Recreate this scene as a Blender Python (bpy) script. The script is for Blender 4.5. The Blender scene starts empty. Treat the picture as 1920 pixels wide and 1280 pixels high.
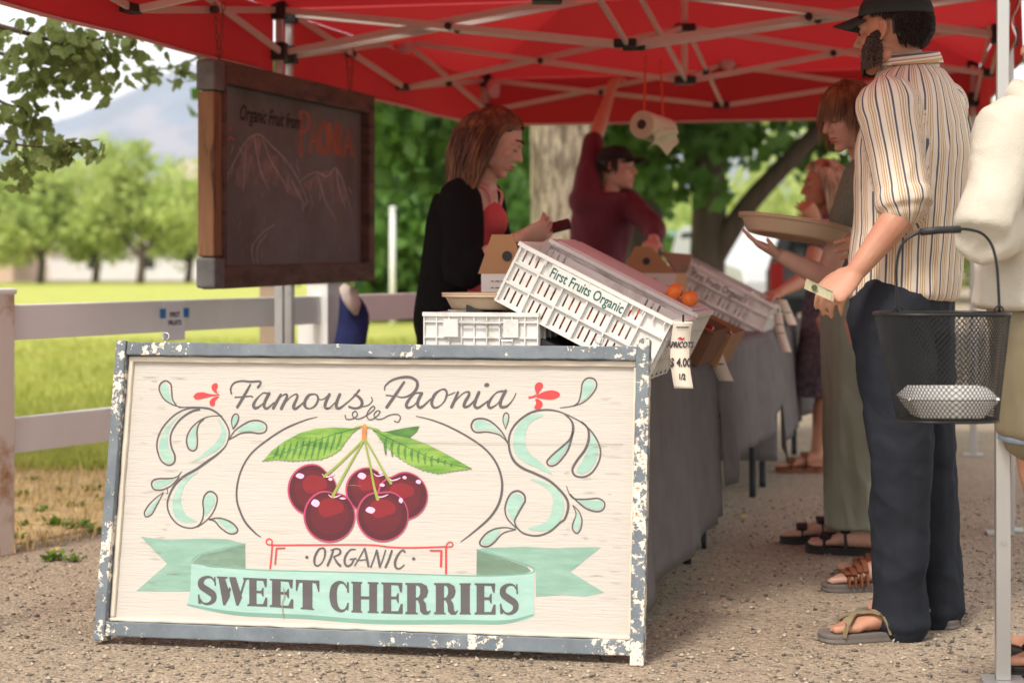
import bpy, bmesh, math, random
import numpy as np
from mathutils import Vector, Matrix
from mathutils.geometry import tessellate_polygon
V = Vector
random.seed(7); RNG = np.random.default_rng(7)
sc = bpy.context.scene
COL = sc.collection

# ---------------------------------------------------------------- camera, sky, sun, exposure
FPX, CAMH = 3400.0, 1.045            # focal length in photo pixels, eye height in metres
cd = bpy.data.cameras.new('camera'); cam = bpy.data.objects.new('camera', cd); COL.objects.link(cam)
cam.location = (0, 0, CAMH); cam.rotation_euler = (math.radians(90), 0, 0)
cd.sensor_width = 36; cd.lens = FPX / 1920 * 36
cd.shift_y = -150 / 1920
cd.clip_end = 9000
cd.dof.use_dof = True; cd.dof.focus_distance = 4.9; cd.dof.aperture_fstop = 3.0
sc.camera = cam
SUN_EL, SUN_AZ = math.radians(53), math.radians(210)      # azimuth clockwise from +Y: behind the camera, to its left
world = bpy.data.worlds.new('World'); sc.world = world; world.use_nodes = True
wn = world.node_tree; wn.nodes.clear()
sky = wn.nodes.new('ShaderNodeTexSky'); sky.sky_type = 'NISHITA'; sky.sun_disc = False
sky.sun_elevation = SUN_EL; sky.sun_rotation = SUN_AZ
sky.air_density = 1.0; sky.dust_density = 6.0; sky.ozone_density = 0.6
mixw = wn.nodes.new('ShaderNodeMix'); mixw.data_type = 'RGBA'; mixw.inputs[0].default_value = 0.72
mixw.inputs[7].default_value = (11.6, 11.7, 11.8, 1)         # thin bright overcast laid over the clear sky
bg = wn.nodes.new('ShaderNodeBackground'); bg.inputs[1].default_value = 0.1
wo = wn.nodes.new('ShaderNodeOutputWorld')
wn.links.new(sky.outputs[0], mixw.inputs[6]); wn.links.new(mixw.outputs[2], bg.inputs[0]); wn.links.new(bg.outputs[0], wo.inputs[0])
sd = bpy.data.lights.new('sun', 'SUN'); sd.energy = 2.1; sd.angle = math.radians(11); sd.color = (1, .94, .85)
sun = bpy.data.objects.new('sun', sd); COL.objects.link(sun)
sun.rotation_euler = (math.pi / 2 - SUN_EL, 0, math.pi - SUN_AZ)
sun.location = (-6, -6, 9)
sc.view_settings.view_transform = 'Standard'; sc.view_settings.look = 'None'
sc.view_settings.gamma = 1; sc.view_settings.exposure = 0.6
sc.cycles.use_denoising = True
try: sc.cycles.denoiser = 'OPENIMAGEDENOISE'
except Exception: pass
sc.cycles.max_bounces = 8; sc.cycles.volume_bounces = 3; sc.cycles.transparent_max_bounces = 12

# ---------------------------------------------------------------- helpers
def P(px, py, d):
    return V(((px - 960) * d / FPX, d, CAMH - (py - 490) * d / FPX))
def lin(r, g, b):
    f = lambda c: c / 12.92 if c <= .04045 else ((c + .055) / 1.055) ** 2.4
    return (f(r / 255), f(g / 255), f(b / 255))

class MB:
    def __init__(s): s.v = []; s.f = []
    def add(s, vs, fs):
        o = len(s.v); s.v += [tuple(p) for p in vs]; s.f += [tuple(i + o for i in f) for f in fs]
    def box(s, c, sz, M=None):
        M = M or Matrix.Identity(3); c = V(c)
        vs = [c + M @ V((x * sz[0] / 2, y * sz[1] / 2, z * sz[2] / 2)) for x in (-1, 1) for y in (-1, 1) for z in (-1, 1)]
        s.add(vs, [(0, 1, 3, 2), (4, 6, 7, 5), (0, 4, 5, 1), (2, 3, 7, 6), (0, 2, 6, 4), (1, 5, 7, 3)])
    def bar(s, a, b, w, h, up=(0, 0, 1)):
        a, b = V(a), V(b); y = (b - a).normalized(); x = y.cross(V(up))
        if x.length < 1e-4: x = y.cross(V((1, 0, 0)))
        x.normalize(); z = x.cross(y)
        s.box((a + b) / 2, (w, (b - a).length, h), Matrix((x, y, z)).transposed())
    def loft(s, rings, cap=True):
        n = len(rings[0]); o = len(s.v)
        for r in rings: s.v += [tuple(p) for p in r]
        for i in range(len(rings) - 1):
            for k in range(n):
                a, b = o + i * n + k, o + i * n + (k + 1) % n
                s.f.append((a, b, b + n, a + n))
        if cap:
            s.f.append(tuple(o + k for k in reversed(range(n))))
            s.f.append(tuple(o + (len(rings) - 1) * n + k for k in range(n)))
    def tube(s, pts, rad, n=8, flat=1.0, up=None, cap=True, round_ends=False):
        pts = [V(p) for p in pts]
        if not hasattr(rad, '__len__'): rad = [rad] * len(pts)
        rad = list(rad)
        if len(rad) != len(pts): rad = list(np.interp(np.linspace(0, 1, len(pts)), np.linspace(0, 1, len(rad)), rad))
        if round_ends:
            d0 = (pts[0] - pts[1]).normalized(); d1 = (pts[-1] - pts[-2]).normalized()
            pts = [pts[0] + d0 * rad[0] * .95, pts[0] + d0 * rad[0] * .6] + pts + [pts[-1] + d1 * rad[-1] * .6, pts[-1] + d1 * rad[-1] * .95]
            rad = [rad[0] * .3, rad[0] * .8] + rad + [rad[-1] * .8, rad[-1] * .3]
        rings = []; x = None
        for i, p in enumerate(pts):
            t = (pts[min(i + 1, len(pts) - 1)] - pts[max(i - 1, 0)])
            t = t.normalized() if t.length > 1e-9 else V((0, 0, 1))
            if up is not None:
                x = t.cross(V(up)); x = x.normalized() if x.length > 1e-5 else t.orthogonal().normalized()
            elif x is None: x = t.orthogonal().normalized()
            else:
                x = x - t * x.dot(t); x = x.normalized() if x.length > 1e-6 else t.orthogonal().normalized()
            y = t.cross(x)
            rings.append([p + x * (rad[i] * math.cos(2 * math.pi * k / n)) + y * (rad[i] * flat * math.sin(2 * math.pi * k / n)) for k in range(n)])
        s.loft(rings, cap)
    def ell(s, c, r, M=None, nu=14, nv=9):
        M = M or Matrix.Identity(3); c = V(c); rings = []
        if not hasattr(r, '__len__'): r = (r, r, r)
        for j in range(nv):
            th = math.pi * (j + .35) / (nv - .3)
            rings.append([c + M @ V((r[0] * math.sin(th) * math.cos(2 * math.pi * k / nu), r[1] * math.sin(th) * math.sin(2 * math.pi * k / nu), -r[2] * math.cos(th))) for k in range(nu)])
        s.loft(rings)
    def sheet(s, grid):
        o = len(s.v); m = len(grid[0])
        for r in grid: s.v += [tuple(p) for p in r]
        for i in range(len(grid) - 1):
            for j in range(m - 1):
                a = o + i * m + j; s.f.append((a, a + 1, a + m + 1, a + m))
    def mesh(s, name, recalc=True):
        me = bpy.data.meshes.new(name); me.from_pydata(s.v, [], s.f)
        if recalc:
            bm = bmesh.new(); bm.from_mesh(me); bmesh.ops.recalc_face_normals(bm, faces=bm.faces); bm.to_mesh(me); bm.free()
        return me
    def build(s, name, mat, parent=None, smooth=False, bevel=0, recalc=True, solid=0, sub=0):
        return link(name, s.mesh(name, recalc), mat, parent, smooth, bevel, solid, sub)

def link(name, me, mat, parent=None, smooth=False, bevel=0, solid=0, sub=0):
    o = bpy.data.objects.new(name, me); COL.objects.link(o)
    if mat is not None and not me.materials: me.materials.append(mat)
    if smooth: me.polygons.foreach_set('use_smooth', [True] * len(me.polygons))
    if solid:
        m = o.modifiers.new('solid', 'SOLIDIFY'); m.thickness = solid; m.offset = 0
    if bevel:
        m = o.modifiers.new('bevel', 'BEVEL'); m.width = bevel; m.segments = 2; m.limit_method = 'ANGLE'; m.angle_limit = math.radians(50)
    if sub:
        m = o.modifiers.new('sub', 'SUBSURF'); m.levels = m.render_levels = sub
    if parent is not None: adopt(o, parent)
    return o
def adopt(o, parent):
    o.parent = parent; o.matrix_parent_inverse = wmat(parent).inverted()
def wmat(o):
    m = o.matrix_basis.copy()
    if o.parent is not None: m = wmat(o.parent) @ o.matrix_parent_inverse @ m
    return m
def tag(o, label=None, cat=None, group=None, kind=None):
    if label: o['label'] = label
    if cat: o['category'] = cat
    if group: o['group'] = group
    if kind: o['kind'] = kind
    return o
def thing(name, label, cat, loc=(0, 0, 0), group=None):
    o = bpy.data.objects.new(name, None); COL.objects.link(o); o.location = loc; o.empty_display_size = .1
    return tag(o, label, cat, group)
def fastmesh(name, co, faces):
    me = bpy.data.meshes.new(name); co = np.asarray(co, np.float32); faces = np.asarray(faces, np.int32); m, k = faces.shape
    me.vertices.add(len(co)); me.vertices.foreach_set('co', co.ravel())
    me.loops.add(m * k); me.loops.foreach_set('vertex_index', faces.ravel())
    me.polygons.add(m); me.polygons.foreach_set('loop_start', np.arange(0, m * k, k, dtype=np.int32))
    me.update(calc_edges=True); me.validate(); return me
def remesh(mb, voxel, smooth=2, name='body'):
    me0 = mb.mesh('tmp'); o = bpy.data.objects.new('tmp', me0); COL.objects.link(o)
    m = o.modifiers.new('r', 'REMESH'); m.mode = 'VOXEL'; m.voxel_size = voxel
    dg = bpy.context.evaluated_depsgraph_get(); dg.update()
    me = bpy.data.meshes.new_from_object(o.evaluated_get(dg)); me.name = name
    bpy.data.objects.remove(o); bpy.data.meshes.remove(me0)
    co = getco(me); n = len(co); e = np.empty(len(me.edges) * 2, np.int32); me.edges.foreach_get('vertices', e); e = e.reshape(-1, 2)
    deg = np.bincount(e.ravel(), minlength=n).clip(1)[:, None]
    for _ in range(smooth):
        acc = np.zeros_like(co)
        for k in range(3):
            acc[:, k] = np.bincount(e[:, 0], co[e[:, 1], k], n) + np.bincount(e[:, 1], co[e[:, 0], k], n)
        co = co * .45 + acc / deg * .55
    setco(me, co); me.materials.clear(); return me
def getco(me):
    a = np.empty(len(me.vertices) * 3, np.float32); me.vertices.foreach_get('co', a); return a.reshape(-1, 3)
def getno(me):
    a = np.empty(len(me.vertices) * 3, np.float32); me.vertices.foreach_get('normal', a); return a.reshape(-1, 3)
def setco(me, co):
    me.vertices.foreach_set('co', np.asarray(co, np.float32).ravel()); me.update()
def snoise(co, freq, seed, n=7, stretch=(1, 1, 1)):
    r = np.random.default_rng(seed); co = co * np.array(stretch); out = np.zeros(len(co)); w = np.zeros(len(co))
    for i in range(n):
        k = r.normal(size=3); k /= np.linalg.norm(k); f = freq * (1 + .5 * i)
        w = np.sin(co @ k * f + r.uniform(0, 6.28) + 1.3 * w); out += w / (1 + .35 * i)
    return out / 3
def wrinkle(me, amp, freq, seed, stretch=(1, 1, 1), sharp=False):
    co, no = getco(me), getno(me); s = snoise(co, freq, seed, stretch=stretch)
    if sharp: s = 1 - np.abs(s) * 1.6
    setco(me, co + no * (s * amp)[:, None])
def catmull(pts, k=6, closed=False):
    pts = [V(p) for p in pts]; n = len(pts); out = []
    if n < 3 and not closed: return pts
    for i in range(n if closed else n - 1):
        if closed: p0, p1, p2, p3 = pts[i - 1], pts[i], pts[(i + 1) % n], pts[(i + 2) % n]
        else: p0, p1, p2, p3 = pts[max(i - 1, 0)], pts[i], pts[i + 1], pts[min(i + 2, n - 1)]
        for j in range(k):
            t = j / k
            out.append(.5 * ((2 * p1) + (p2 - p0) * t + (2 * p0 - 5 * p1 + 4 * p2 - p3) * t * t + (3 * p1 - p0 - 3 * p2 + p3) * t ** 3))
    if not closed: out.append(pts[-1])
    return out

# ---------------------------------------------------------------- materials
MATS = {}
def mat(name, c, rough=.65, var=.12, vs=6., bump=0., bs=80., metal=0., stretch=(1, 1, 1), c2=None, cs=None, th=(.45, .6), trans=0., spec=.4, sheen=0.):
    """Principled surface; c is linear rgb; var = brightness variation; c2 = second colour mixed in by a noise mask"""
    m = bpy.data.materials.new(name); m.use_nodes = True; nt = m.node_tree; N, L = nt.nodes, nt.links
    b = N['Principled BSDF']; b.inputs['Roughness'].default_value = rough; b.inputs['Metallic'].default_value = metal
    b.inputs['Specular IOR Level'].default_value = spec
    if sheen: b.inputs['Sheen Weight'].default_value = sheen
    tc = N.new('ShaderNodeTexCoord'); mp = N.new('ShaderNodeMapping'); mp.inputs['Scale'].default_value = stretch
    L.new(tc.outputs['Object'], mp.inputs[0])
    def noise(s, det=5, r=.6):
        n = N.new('ShaderNodeTexNoise'); n.inputs['Scale'].default_value = s; n.inputs['Detail'].default_value = det
        n.inputs['Roughness'].default_value = r; L.new(mp.outputs[0], n.inputs['Vector']); return n
    n1 = noise(vs); rp = N.new('ShaderNodeMapRange'); rp.inputs[1].default_value = .25; rp.inputs[2].default_value = .75
    rp.inputs[3].default_value = 1 - var; rp.inputs[4].default_value = 1 + var; L.new(n1.outputs[0], rp.inputs[0])
    mul = N.new('ShaderNodeMix'); mul.data_type = 'RGBA'; mul.blend_type = 'MULTIPLY'; mul.inputs[0].default_value = 1
    mul.inputs[6].default_value = (*c, 1); L.new(rp.outputs[0], mul.inputs[7]); out = mul.outputs[2]
    if c2 is not None:
        n2 = noise(cs or vs * 2, 8, .65); r2 = N.new('ShaderNodeMapRange'); r2.inputs[1].default_value, r2.inputs[2].default_value = th
        L.new(n2.outputs[0], r2.inputs[0]); mx = N.new('ShaderNodeMix'); mx.data_type = 'RGBA'
        L.new(r2.outputs[0], mx.inputs[0]); L.new(out, mx.inputs[6]); mx.inputs[7].default_value = (*c2, 1); out = mx.outputs[2]
    L.new(out, b.inputs['Base Color'])
    if bump:
        nb = noise(bs, 6); bp = N.new('ShaderNodeBump'); bp.inputs['Strength'].default_value = min(1, bump); bp.inputs['Distance'].default_value = .004 * max(1, bump)
        L.new(nb.outputs[0], bp.inputs['Height']); L.new(bp.outputs[0], b.inputs['Normal'])
    if trans:
        t = N.new('ShaderNodeBsdfTranslucent'); L.new(out, t.inputs[0]); ms = N.new('ShaderNodeMixShader'); ms.inputs[0].default_value = trans
        o = N['Material Output']; L.new(b.outputs[0], ms.inputs[1]); L.new(t.outputs[0], ms.inputs[2]); L.new(ms.outputs[0], o.inputs[0])
    MATS[name] = m; return m
def paint_chip():
    """blue-grey paint worn through to white primer and bare wood, grain along the rail"""
    m = bpy.data.materials.new('chipped_blue_paint'); m.use_nodes = True; nt = m.node_tree; N, L = nt.nodes, nt.links
    b = N['Principled BSDF']; b.inputs['Roughness'].default_value = .6
    tc = N.new('ShaderNodeTexCoord'); geo = N.new('ShaderNodeNewGeometry')
    def noise(s, det, st):
        mp = N.new('ShaderNodeMapping'); mp.inputs['Scale'].default_value = st; L.new(tc.outputs['Object'], mp.inputs[0])
        n = N.new('ShaderNodeTexNoise'); n.inputs['Scale'].default_value = s; n.inputs['Detail'].default_value = det; n.inputs['Roughness'].default_value = .74
        L.new(mp.outputs[0], n.inputs['Vector']); return n
    big = noise(6, 3, (1, 1, 1)); fine = noise(46, 10, (1, 1, 1))
    add = N.new('ShaderNodeMath'); add.operation = 'MULTIPLY_ADD'; add.inputs[1].default_value = .75; L.new(big.outputs[0], add.inputs[0]); L.new(fine.outputs[0], add.inputs[2])
    # the right hand end of the sign is worn most
    sx = N.new('ShaderNodeSeparateXYZ'); L.new(tc.outputs['Object'], sx.inputs[0])
    wr = N.new('ShaderNodeMapRange'); wr.inputs[1].default_value = .12; wr.inputs[2].default_value = .36; wr.inputs[3].default_value = 0; wr.inputs[4].default_value = .105
    L.new(sx.outputs[0], wr.inputs[0]); ad2 = N.new('ShaderNodeMath'); L.new(add.outputs[0], ad2.inputs[0]); L.new(wr.outputs[0], ad2.inputs[1])
    wl = N.new('ShaderNodeMapRange'); wl.inputs[1].default_value = -1.06; wl.inputs[2].default_value = -1.1; wl.inputs[3].default_value = 0; wl.inputs[4].default_value = .075
    L.new(sx.outputs[0], wl.inputs[0]); ad3 = N.new('ShaderNodeMath'); L.new(ad2.outputs[0], ad3.inputs[0]); L.new(wl.outputs[0], ad3.inputs[1]); ad2 = ad3
    def ramp(lo, hi, src):
        r = N.new('ShaderNodeMapRange'); r.inputs[1].default_value = lo; r.inputs[2].default_value = hi; L.new(src, r.inputs[0]); return r
    r1 = ramp(.985, .996, ad2.outputs[0]); r2 = ramp(1.12, 1.13, ad2.outputs[0])
    tone = noise(9, 4, (1, 1, 1)); tr = ramp(.3, .7, tone.outputs[0])
    base = N.new('ShaderNodeMix'); base.data_type = 'RGBA'; base.inputs[6].default_value = (*lin(92, 100, 107), 1); base.inputs[7].default_value = (*lin(120, 128, 133), 1); L.new(tr.outputs[0], base.inputs[0])
    a = N.new('ShaderNodeMix'); a.data_type = 'RGBA'; a.inputs[7].default_value = (*lin(222, 212, 196), 1); L.new(base.outputs[2], a.inputs[6]); L.new(r1.outputs[0], a.inputs[0])
    c = N.new('ShaderNodeMix'); c.data_type = 'RGBA'; c.inputs[7].default_value = (*lin(176, 124, 78), 1); L.new(a.outputs[2], c.inputs[6]); L.new(r2.outputs[0], c.inputs[0])
    L.new(c.outputs[2], b.inputs['Base Color'])
    bp = N.new('ShaderNodeBump'); bp.inputs['Strength'].default_value = .7; bp.inputs['Distance'].default_value = .0025; bp.invert = True
    L.new(r1.outputs[0], bp.inputs['Height']); L.new(bp.outputs[0], b.inputs['Normal']); return m
# ================================================================ SETTING
def gravel_mat():
    m = bpy.data.materials.new('gravel'); m.use_nodes = True; nt = m.node_tree; N, L = nt.nodes, nt.links
    b = N['Principled BSDF']; b.inputs['Roughness'].default_value = .9; b.inputs['Specular IOR Level'].default_value = .25
    tc = N.new('ShaderNodeTexCoord')
    def vor(s):
        v = N.new('ShaderNodeTexVoronoi'); v.inputs['Scale'].default_value = s; L.new(tc.outputs['Object'], v.inputs['Vector']); return v
    v1, v2 = vor(90), vor(190)
    n = N.new('ShaderNodeTexNoise'); n.inputs['Scale'].default_value = .9; n.inputs['Detail'].default_value = 6; L.new(tc.outputs['Object'], n.inputs['Vector'])
    def ramp(src, stops):
        r = N.new('ShaderNodeValToRGB'); L.new(src, r.inputs[0]); e = r.color_ramp.elements
        while len(e) < len(stops): e.new(.5)
        for k, (p, c) in enumerate(stops): e[k].position = p; e[k].color = (*lin(*c), 1)
        return r
    sp = N.new('ShaderNodeSeparateColor'); L.new(v1.outputs['Color'], sp.inputs[0])
    sp2 = N.new('ShaderNodeSeparateColor'); L.new(v2.outputs['Color'], sp2.inputs[0])
    st = [(0, (108, 96, 84)), (.25, (144, 128, 110)), (.6, (168, 150, 128)), (.85, (192, 173, 149)), (1, (126, 114, 103))]
    r1 = ramp(sp.outputs[0], st); r2 = ramp(sp2.outputs[0], st)
    mx = N.new('ShaderNodeMix'); mx.data_type = 'RGBA'; mx.inputs[0].default_value = .5; L.new(r1.outputs[0], mx.inputs[6]); L.new(r2.outputs[0], mx.inputs[7])
    rr = N.new('ShaderNodeMapRange'); rr.inputs[1].default_value = .3; rr.inputs[2].default_value = .7; rr.inputs[3].default_value = .82; rr.inputs[4].default_value = 1.12; L.new(n.outputs[0], rr.inputs[0])
    mu = N.new('ShaderNodeMix'); mu.data_type = 'RGBA'; mu.blend_type = 'MULTIPLY'; mu.inputs[0].default_value = 1; L.new(mx.outputs[2], mu.inputs[6]); L.new(rr.outputs[0], mu.inputs[7])
    L.new(mu.outputs[2], b.inputs['Base Color'])
    bp = N.new('ShaderNodeBump'); bp.inputs['Strength'].default_value = .9; bp.inputs['Distance'].default_value = .006; bp.invert = True
    L.new(v1.outputs['Distance'], bp.inputs['Height']); L.new(bp.outputs[0], b.inputs['Normal']); return m
GRAVEL = gravel_mat()
def quad_sheet(name, pts, m, z, kind='structure'):
    mb = MB(); mb.add([(x, y, z) for x, y in pts], [tuple(range(len(pts)))]); o = mb.build(name, m, recalc=False); tag(o, kind=kind); return o
quad_sheet('ground', [(-5000, -60), (5000, -60), (5000, 6500), (-5000, 6500)], GRAVEL, 0)
DIRT = mat('dry_verge', lin(150, 122, 92), .95, .25, 3, .8, 60, c2=lin(188, 160, 112), cs=14, th=(.42, .62))
LAWN = mat('lawn', lin(152, 162, 74), .95, .3, 1.2, .6, 40, c2=lin(188, 180, 104), cs=4, th=(.4, .7), spec=.1)
# the verge follows the fence; the lawn lies beyond it
quad_sheet('verge', [(-9, 3.0), (-1.95, 6.45), (-.85, 8.55), (.2, 10.4), (.6, 12.5), (-6, 13.0), (-14, 9)], DIRT, .004)
quad_sheet('lawn', [(-60, 6), (-7.5, 7.4), (-2.3, 9.3), (-.9, 10.6), (.3, 12.6), (1.4, 16), (3.0, 30), (6, 60), (8, 92), (-70, 92)], LAWN, .009)
# loose stones of the gravel yard, near the camera
def stones(n):
    cs = np.empty((n, 3)); d = 4.0 + 4.0 * RNG.random(n) ** 1.6; cs[:, 1] = d; cs[:, 0] = RNG.uniform(-.33, .33, n) * d; cs[:, 2] = 0
    keep = ~((cs[:, 0] < -1.0 + .55 * (d - 8.0)) & (d > 6.5)); cs = cs[keep]; n = len(cs)
    r = .0028 + .0065 * RNG.random(n) ** 3.0
    base = np.array([(1, 0, 0), (0, 1, 0), (-1, 0, 0), (0, -1, 0), (.25, .2, .75), (.1, -.1, -.7)])
    fs = np.array([(0, 1, 4), (1, 2, 4), (2, 3, 4), (3, 0, 4), (1, 0, 5), (2, 1, 5), (3, 2, 5), (0, 3, 5)])
    jit = 1 + .35 * RNG.normal(size=(n, 6, 1)); co = base[None] * jit * r[:, None, None] * np.array([1, 1, .8])
    a = RNG.uniform(0, 6.28, n); x = co[..., 0] * np.cos(a)[:, None] - co[..., 1] * np.sin(a)[:, None]; y = co[..., 0] * np.sin(a)[:, None] + co[..., 1] * np.cos(a)[:, None]
    co = np.stack([x, y, co[..., 2]], -1) + cs[:, None] + np.array([0, 0, 1.0]) * (r * .35)[:, None, None]
    f = (fs[None] + 6 * np.arange(n)[:, None, None]).reshape(-1, 3)
    return fastmesh('loose_stones', co.reshape(-1, 3), f)
STONE = mat('stone_bits', lin(140, 126, 112), .9, .35, 130, spec=.2)
_n, _l = STONE.node_tree.nodes, STONE.node_tree.links; _g = _n.new('ShaderNodeNewGeometry'); _r = _n.new('ShaderNodeValToRGB'); _l.new(_g.outputs['Random Per Island'], _r.inputs[0]); _e = _r.color_ramp.elements
for _k in range(4): _e.new(.5)
for _k, (_p, _c) in enumerate([(0, (84, 78, 74)), (.15, (120, 110, 100)), (.45, (150, 136, 120)), (.7, (172, 156, 136)), (.88, (196, 182, 164)), (1, (104, 98, 94))]): _e[_k].position = _p; _e[_k].color = (*lin(*_c), 1)
_l.new(_r.outputs[0], _n['Principled BSDF'].inputs['Base Color'])
tag(link('loose_stones', stones(16000), STONE), 'small grey and tan stones lying loose on the gravel yard', 'gravel', kind='stuff')

# grass and weeds
def blades(n, poly_fn, hmin, hmax, w, name, m, lab, cat):
    pts = poly_fn(n); n = len(pts); h = RNG.uniform(hmin, hmax, n); a = RNG.uniform(0, 6.28, n); ln = RNG.normal(0, .35, (n, 2)) * h[:, None]
    ww = w * RNG.uniform(.6, 1.4, n); dx = np.stack([np.cos(a), np.sin(a), 0 * a], -1) * ww[:, None]
    b = pts; mid = b + np.concatenate([ln * .35, (h * .6)[:, None]], 1); t = b + np.concatenate([ln, h[:, None]], 1)
    co = np.stack([b - dx, b + dx, mid + dx * .7, mid - dx * .7, t], 1).reshape(-1, 3)
    k = 5 * np.arange(n)[:, None]
    f = np.concatenate([k + np.array([[0, 1, 2]]), k + np.array([[0, 2, 3]]), k + np.array([[3, 2, 4]])])
    tag(link(name, fastmesh(name, co, f), m), lab, cat, kind='stuff')
GRASS = mat('grass_blades', lin(156, 168, 70), .8, .35, 1.5, trans=.35, c2=lin(192, 182, 104), cs=3, th=(.4, .7))
STRAW = mat('straw', lin(190, 164, 112), .9, .3, 6)
WEED = mat('weed_leaves', lin(96, 122, 44), .8, .3, 5, trans=.3)
def lawn_pts(n):
    d = 9.0 + 15 * RNG.random(n) ** 1.5; x = RNG.uniform(-.34, .02, n) * d
    keep = (x < -.9 + .62 * (d - 10.6)) & (d > 8.9 - .15 * (x + 2.5)); return np.stack([x, d, 0 * d + .009], 1)[keep]
blades(36000, lawn_pts, .03, .085, .005, 'lawn_grass', GRASS, 'bright green mown lawn grass beyond the white fence', 'grass')
def verge_pts(n):
    d = RNG.uniform(6.2, 9.8, n); x = RNG.uniform(-.34, -.08, n) * d
    keep = (x < -1.9 + .53 * (d - 6.2)) & (snoise(np.stack([x, d, 0 * x], 1), 3.0, 5) > -.25); return np.stack([x, d, 0 * d + .004], 1)[keep]
blades(9000, verge_pts, .015, .06, .0025, 'dry_straw', STRAW, 'dry straw coloured grass under the white fence', 'dry grass')
def weed(px, py, r, n):
    d = FPX * CAMH / (py - 490); c = P(px, py, d); c.z = .004; mb = MB()
    for i in range(n):
        a = random.uniform(0, 6.28); l = r * random.uniform(.5, 1.1); e = random.uniform(.15, .9); o = c + V((random.gauss(0, r * .35), random.gauss(0, r * .35), 0))
        dr = V((math.cos(a) * math.cos(e), math.sin(a) * math.cos(e), math.sin(e))); sd_ = V((-math.sin(a), math.cos(a), 0)) * l * .22
        m1 = o + dr * l * .55; t = o + dr * l - V((0, 0, l * .12))
        mb.add([o, m1 + sd_, t, m1 - sd_], [(0, 1, 2), (0, 2, 3)])
    tag(mb.build('weed', WEED, recalc=False), 'low leafy green weed growing in the dry ground by the fence', 'weed', 'weeds by the fence')
for a in [(105, 985, .06, 38), (65, 850, .06, 30), (150, 860, .05, 24), (100, 1050, .05, 40), (135, 1052, .04, 26), (40, 930, .05, 26), (150, 990, .06, 34), (170, 920, .05, 24), (30, 1010, .05, 22), (120, 920, .045, 20), (185, 880, .05, 26), (60, 900, .04, 20), (20, 870, .05, 26), (95, 880, .045, 22), (140, 950, .05, 26), (75, 960, .045, 22), (175, 1000, .05, 28), (45, 985, .04, 20), (110, 845, .05, 24), (190, 940, .05, 22), (25, 960, .04, 18)]:
    weed(*a)

# mountain far behind
def mountain():
    nx, ny = 130, 40; xs = np.linspace(-1500, 900, nx); ys = np.linspace(0, 1, ny); co = []
    X, T = np.meshgrid(xs, ys); D = 2500 + 900 * T
    px = 960 + X * FPX / 3100
    ridge = np.interp(px, [-700, -200, 60, 150, 230, 300, 350, 450, 600, 900, 1900], [330, 262, 208, 172, 134, 108, 97, 100, 130, 200, 330])
    top = (490 - ridge) / FPX * 3330 + 3
    z = top * (T ** .85); P3 = np.stack([X / 300, T * 4, 0 * X], -1).reshape(-1, 3)
    z = z + (snoise(P3, 2.2, 3) * 26 + snoise(P3, 7, 4) * 9).reshape(X.shape) * T * (1.15 - T)
    z[T > .985] -= 80
    co = np.stack([X, D, z - 3], -1).reshape(-1, 3); i = np.arange(nx * ny).reshape(ny, nx)
    f = np.stack([i[:-1, :-1], i[:-1, 1:], i[1:, 1:], i[1:, :-1]], -1).reshape(-1, 4)
    m = mat('mountain_haze_blue', lin(70, 90, 116), .95, .3, .01, c2=lin(118, 116, 130), cs=.006, th=(.5, .6))  # blue of the distant haze is put into the mountain's own colour
    o = link('mountain', fastmesh('mountain', co, f), m, smooth=True); tag(o, kind='structure')
mountain()
# pale sunlit foothill below it
def foothill():
    xs = np.linspace(-420, 60, 50); mb = MB(); g = []
    for t in np.linspace(0, 1, 10):
        g.append([(x, 1400 + 300 * t, -2 + t ** .7 * (1 - .55 * abs(x + 250) / 400) * (100 + 12 * math.sin(x * .021) + 8 * math.sin(x * .057))) for x in xs])
    mb.sheet(g); tag(mb.build('foothill', mat('pink_soil', lin(172, 146, 130), .95, .2, .02, c2=lin(140, 140, 100), cs=.03, th=(.55, .7)), smooth=True), kind='structure')
foothill()
# air between here and the mountain
hz = MB(); hz.box((0, 1800, 248), (5200, 4000, 500))
hm = bpy.data.materials.new('haze_air'); hm.use_nodes = True; hn = hm.node_tree; hn.nodes.clear()
pv = hn.nodes.new('ShaderNodeVolumePrincipled'); pv.inputs['Color'].default_value = (.88, .94, 1, 1); pv.inputs['Density'].default_value = .00018; pv.inputs['Anisotropy'].default_value = .2
ho = hn.nodes.new('ShaderNodeOutputMaterial'); hn.links.new(pv.outputs[0], ho.inputs['Volume'])
HAZE = True
if HAZE:
    hzo = hz.build('haze', hm); tag(hzo, 'pale blue summer haze in front of the mountain', 'haze', kind='stuff')

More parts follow.
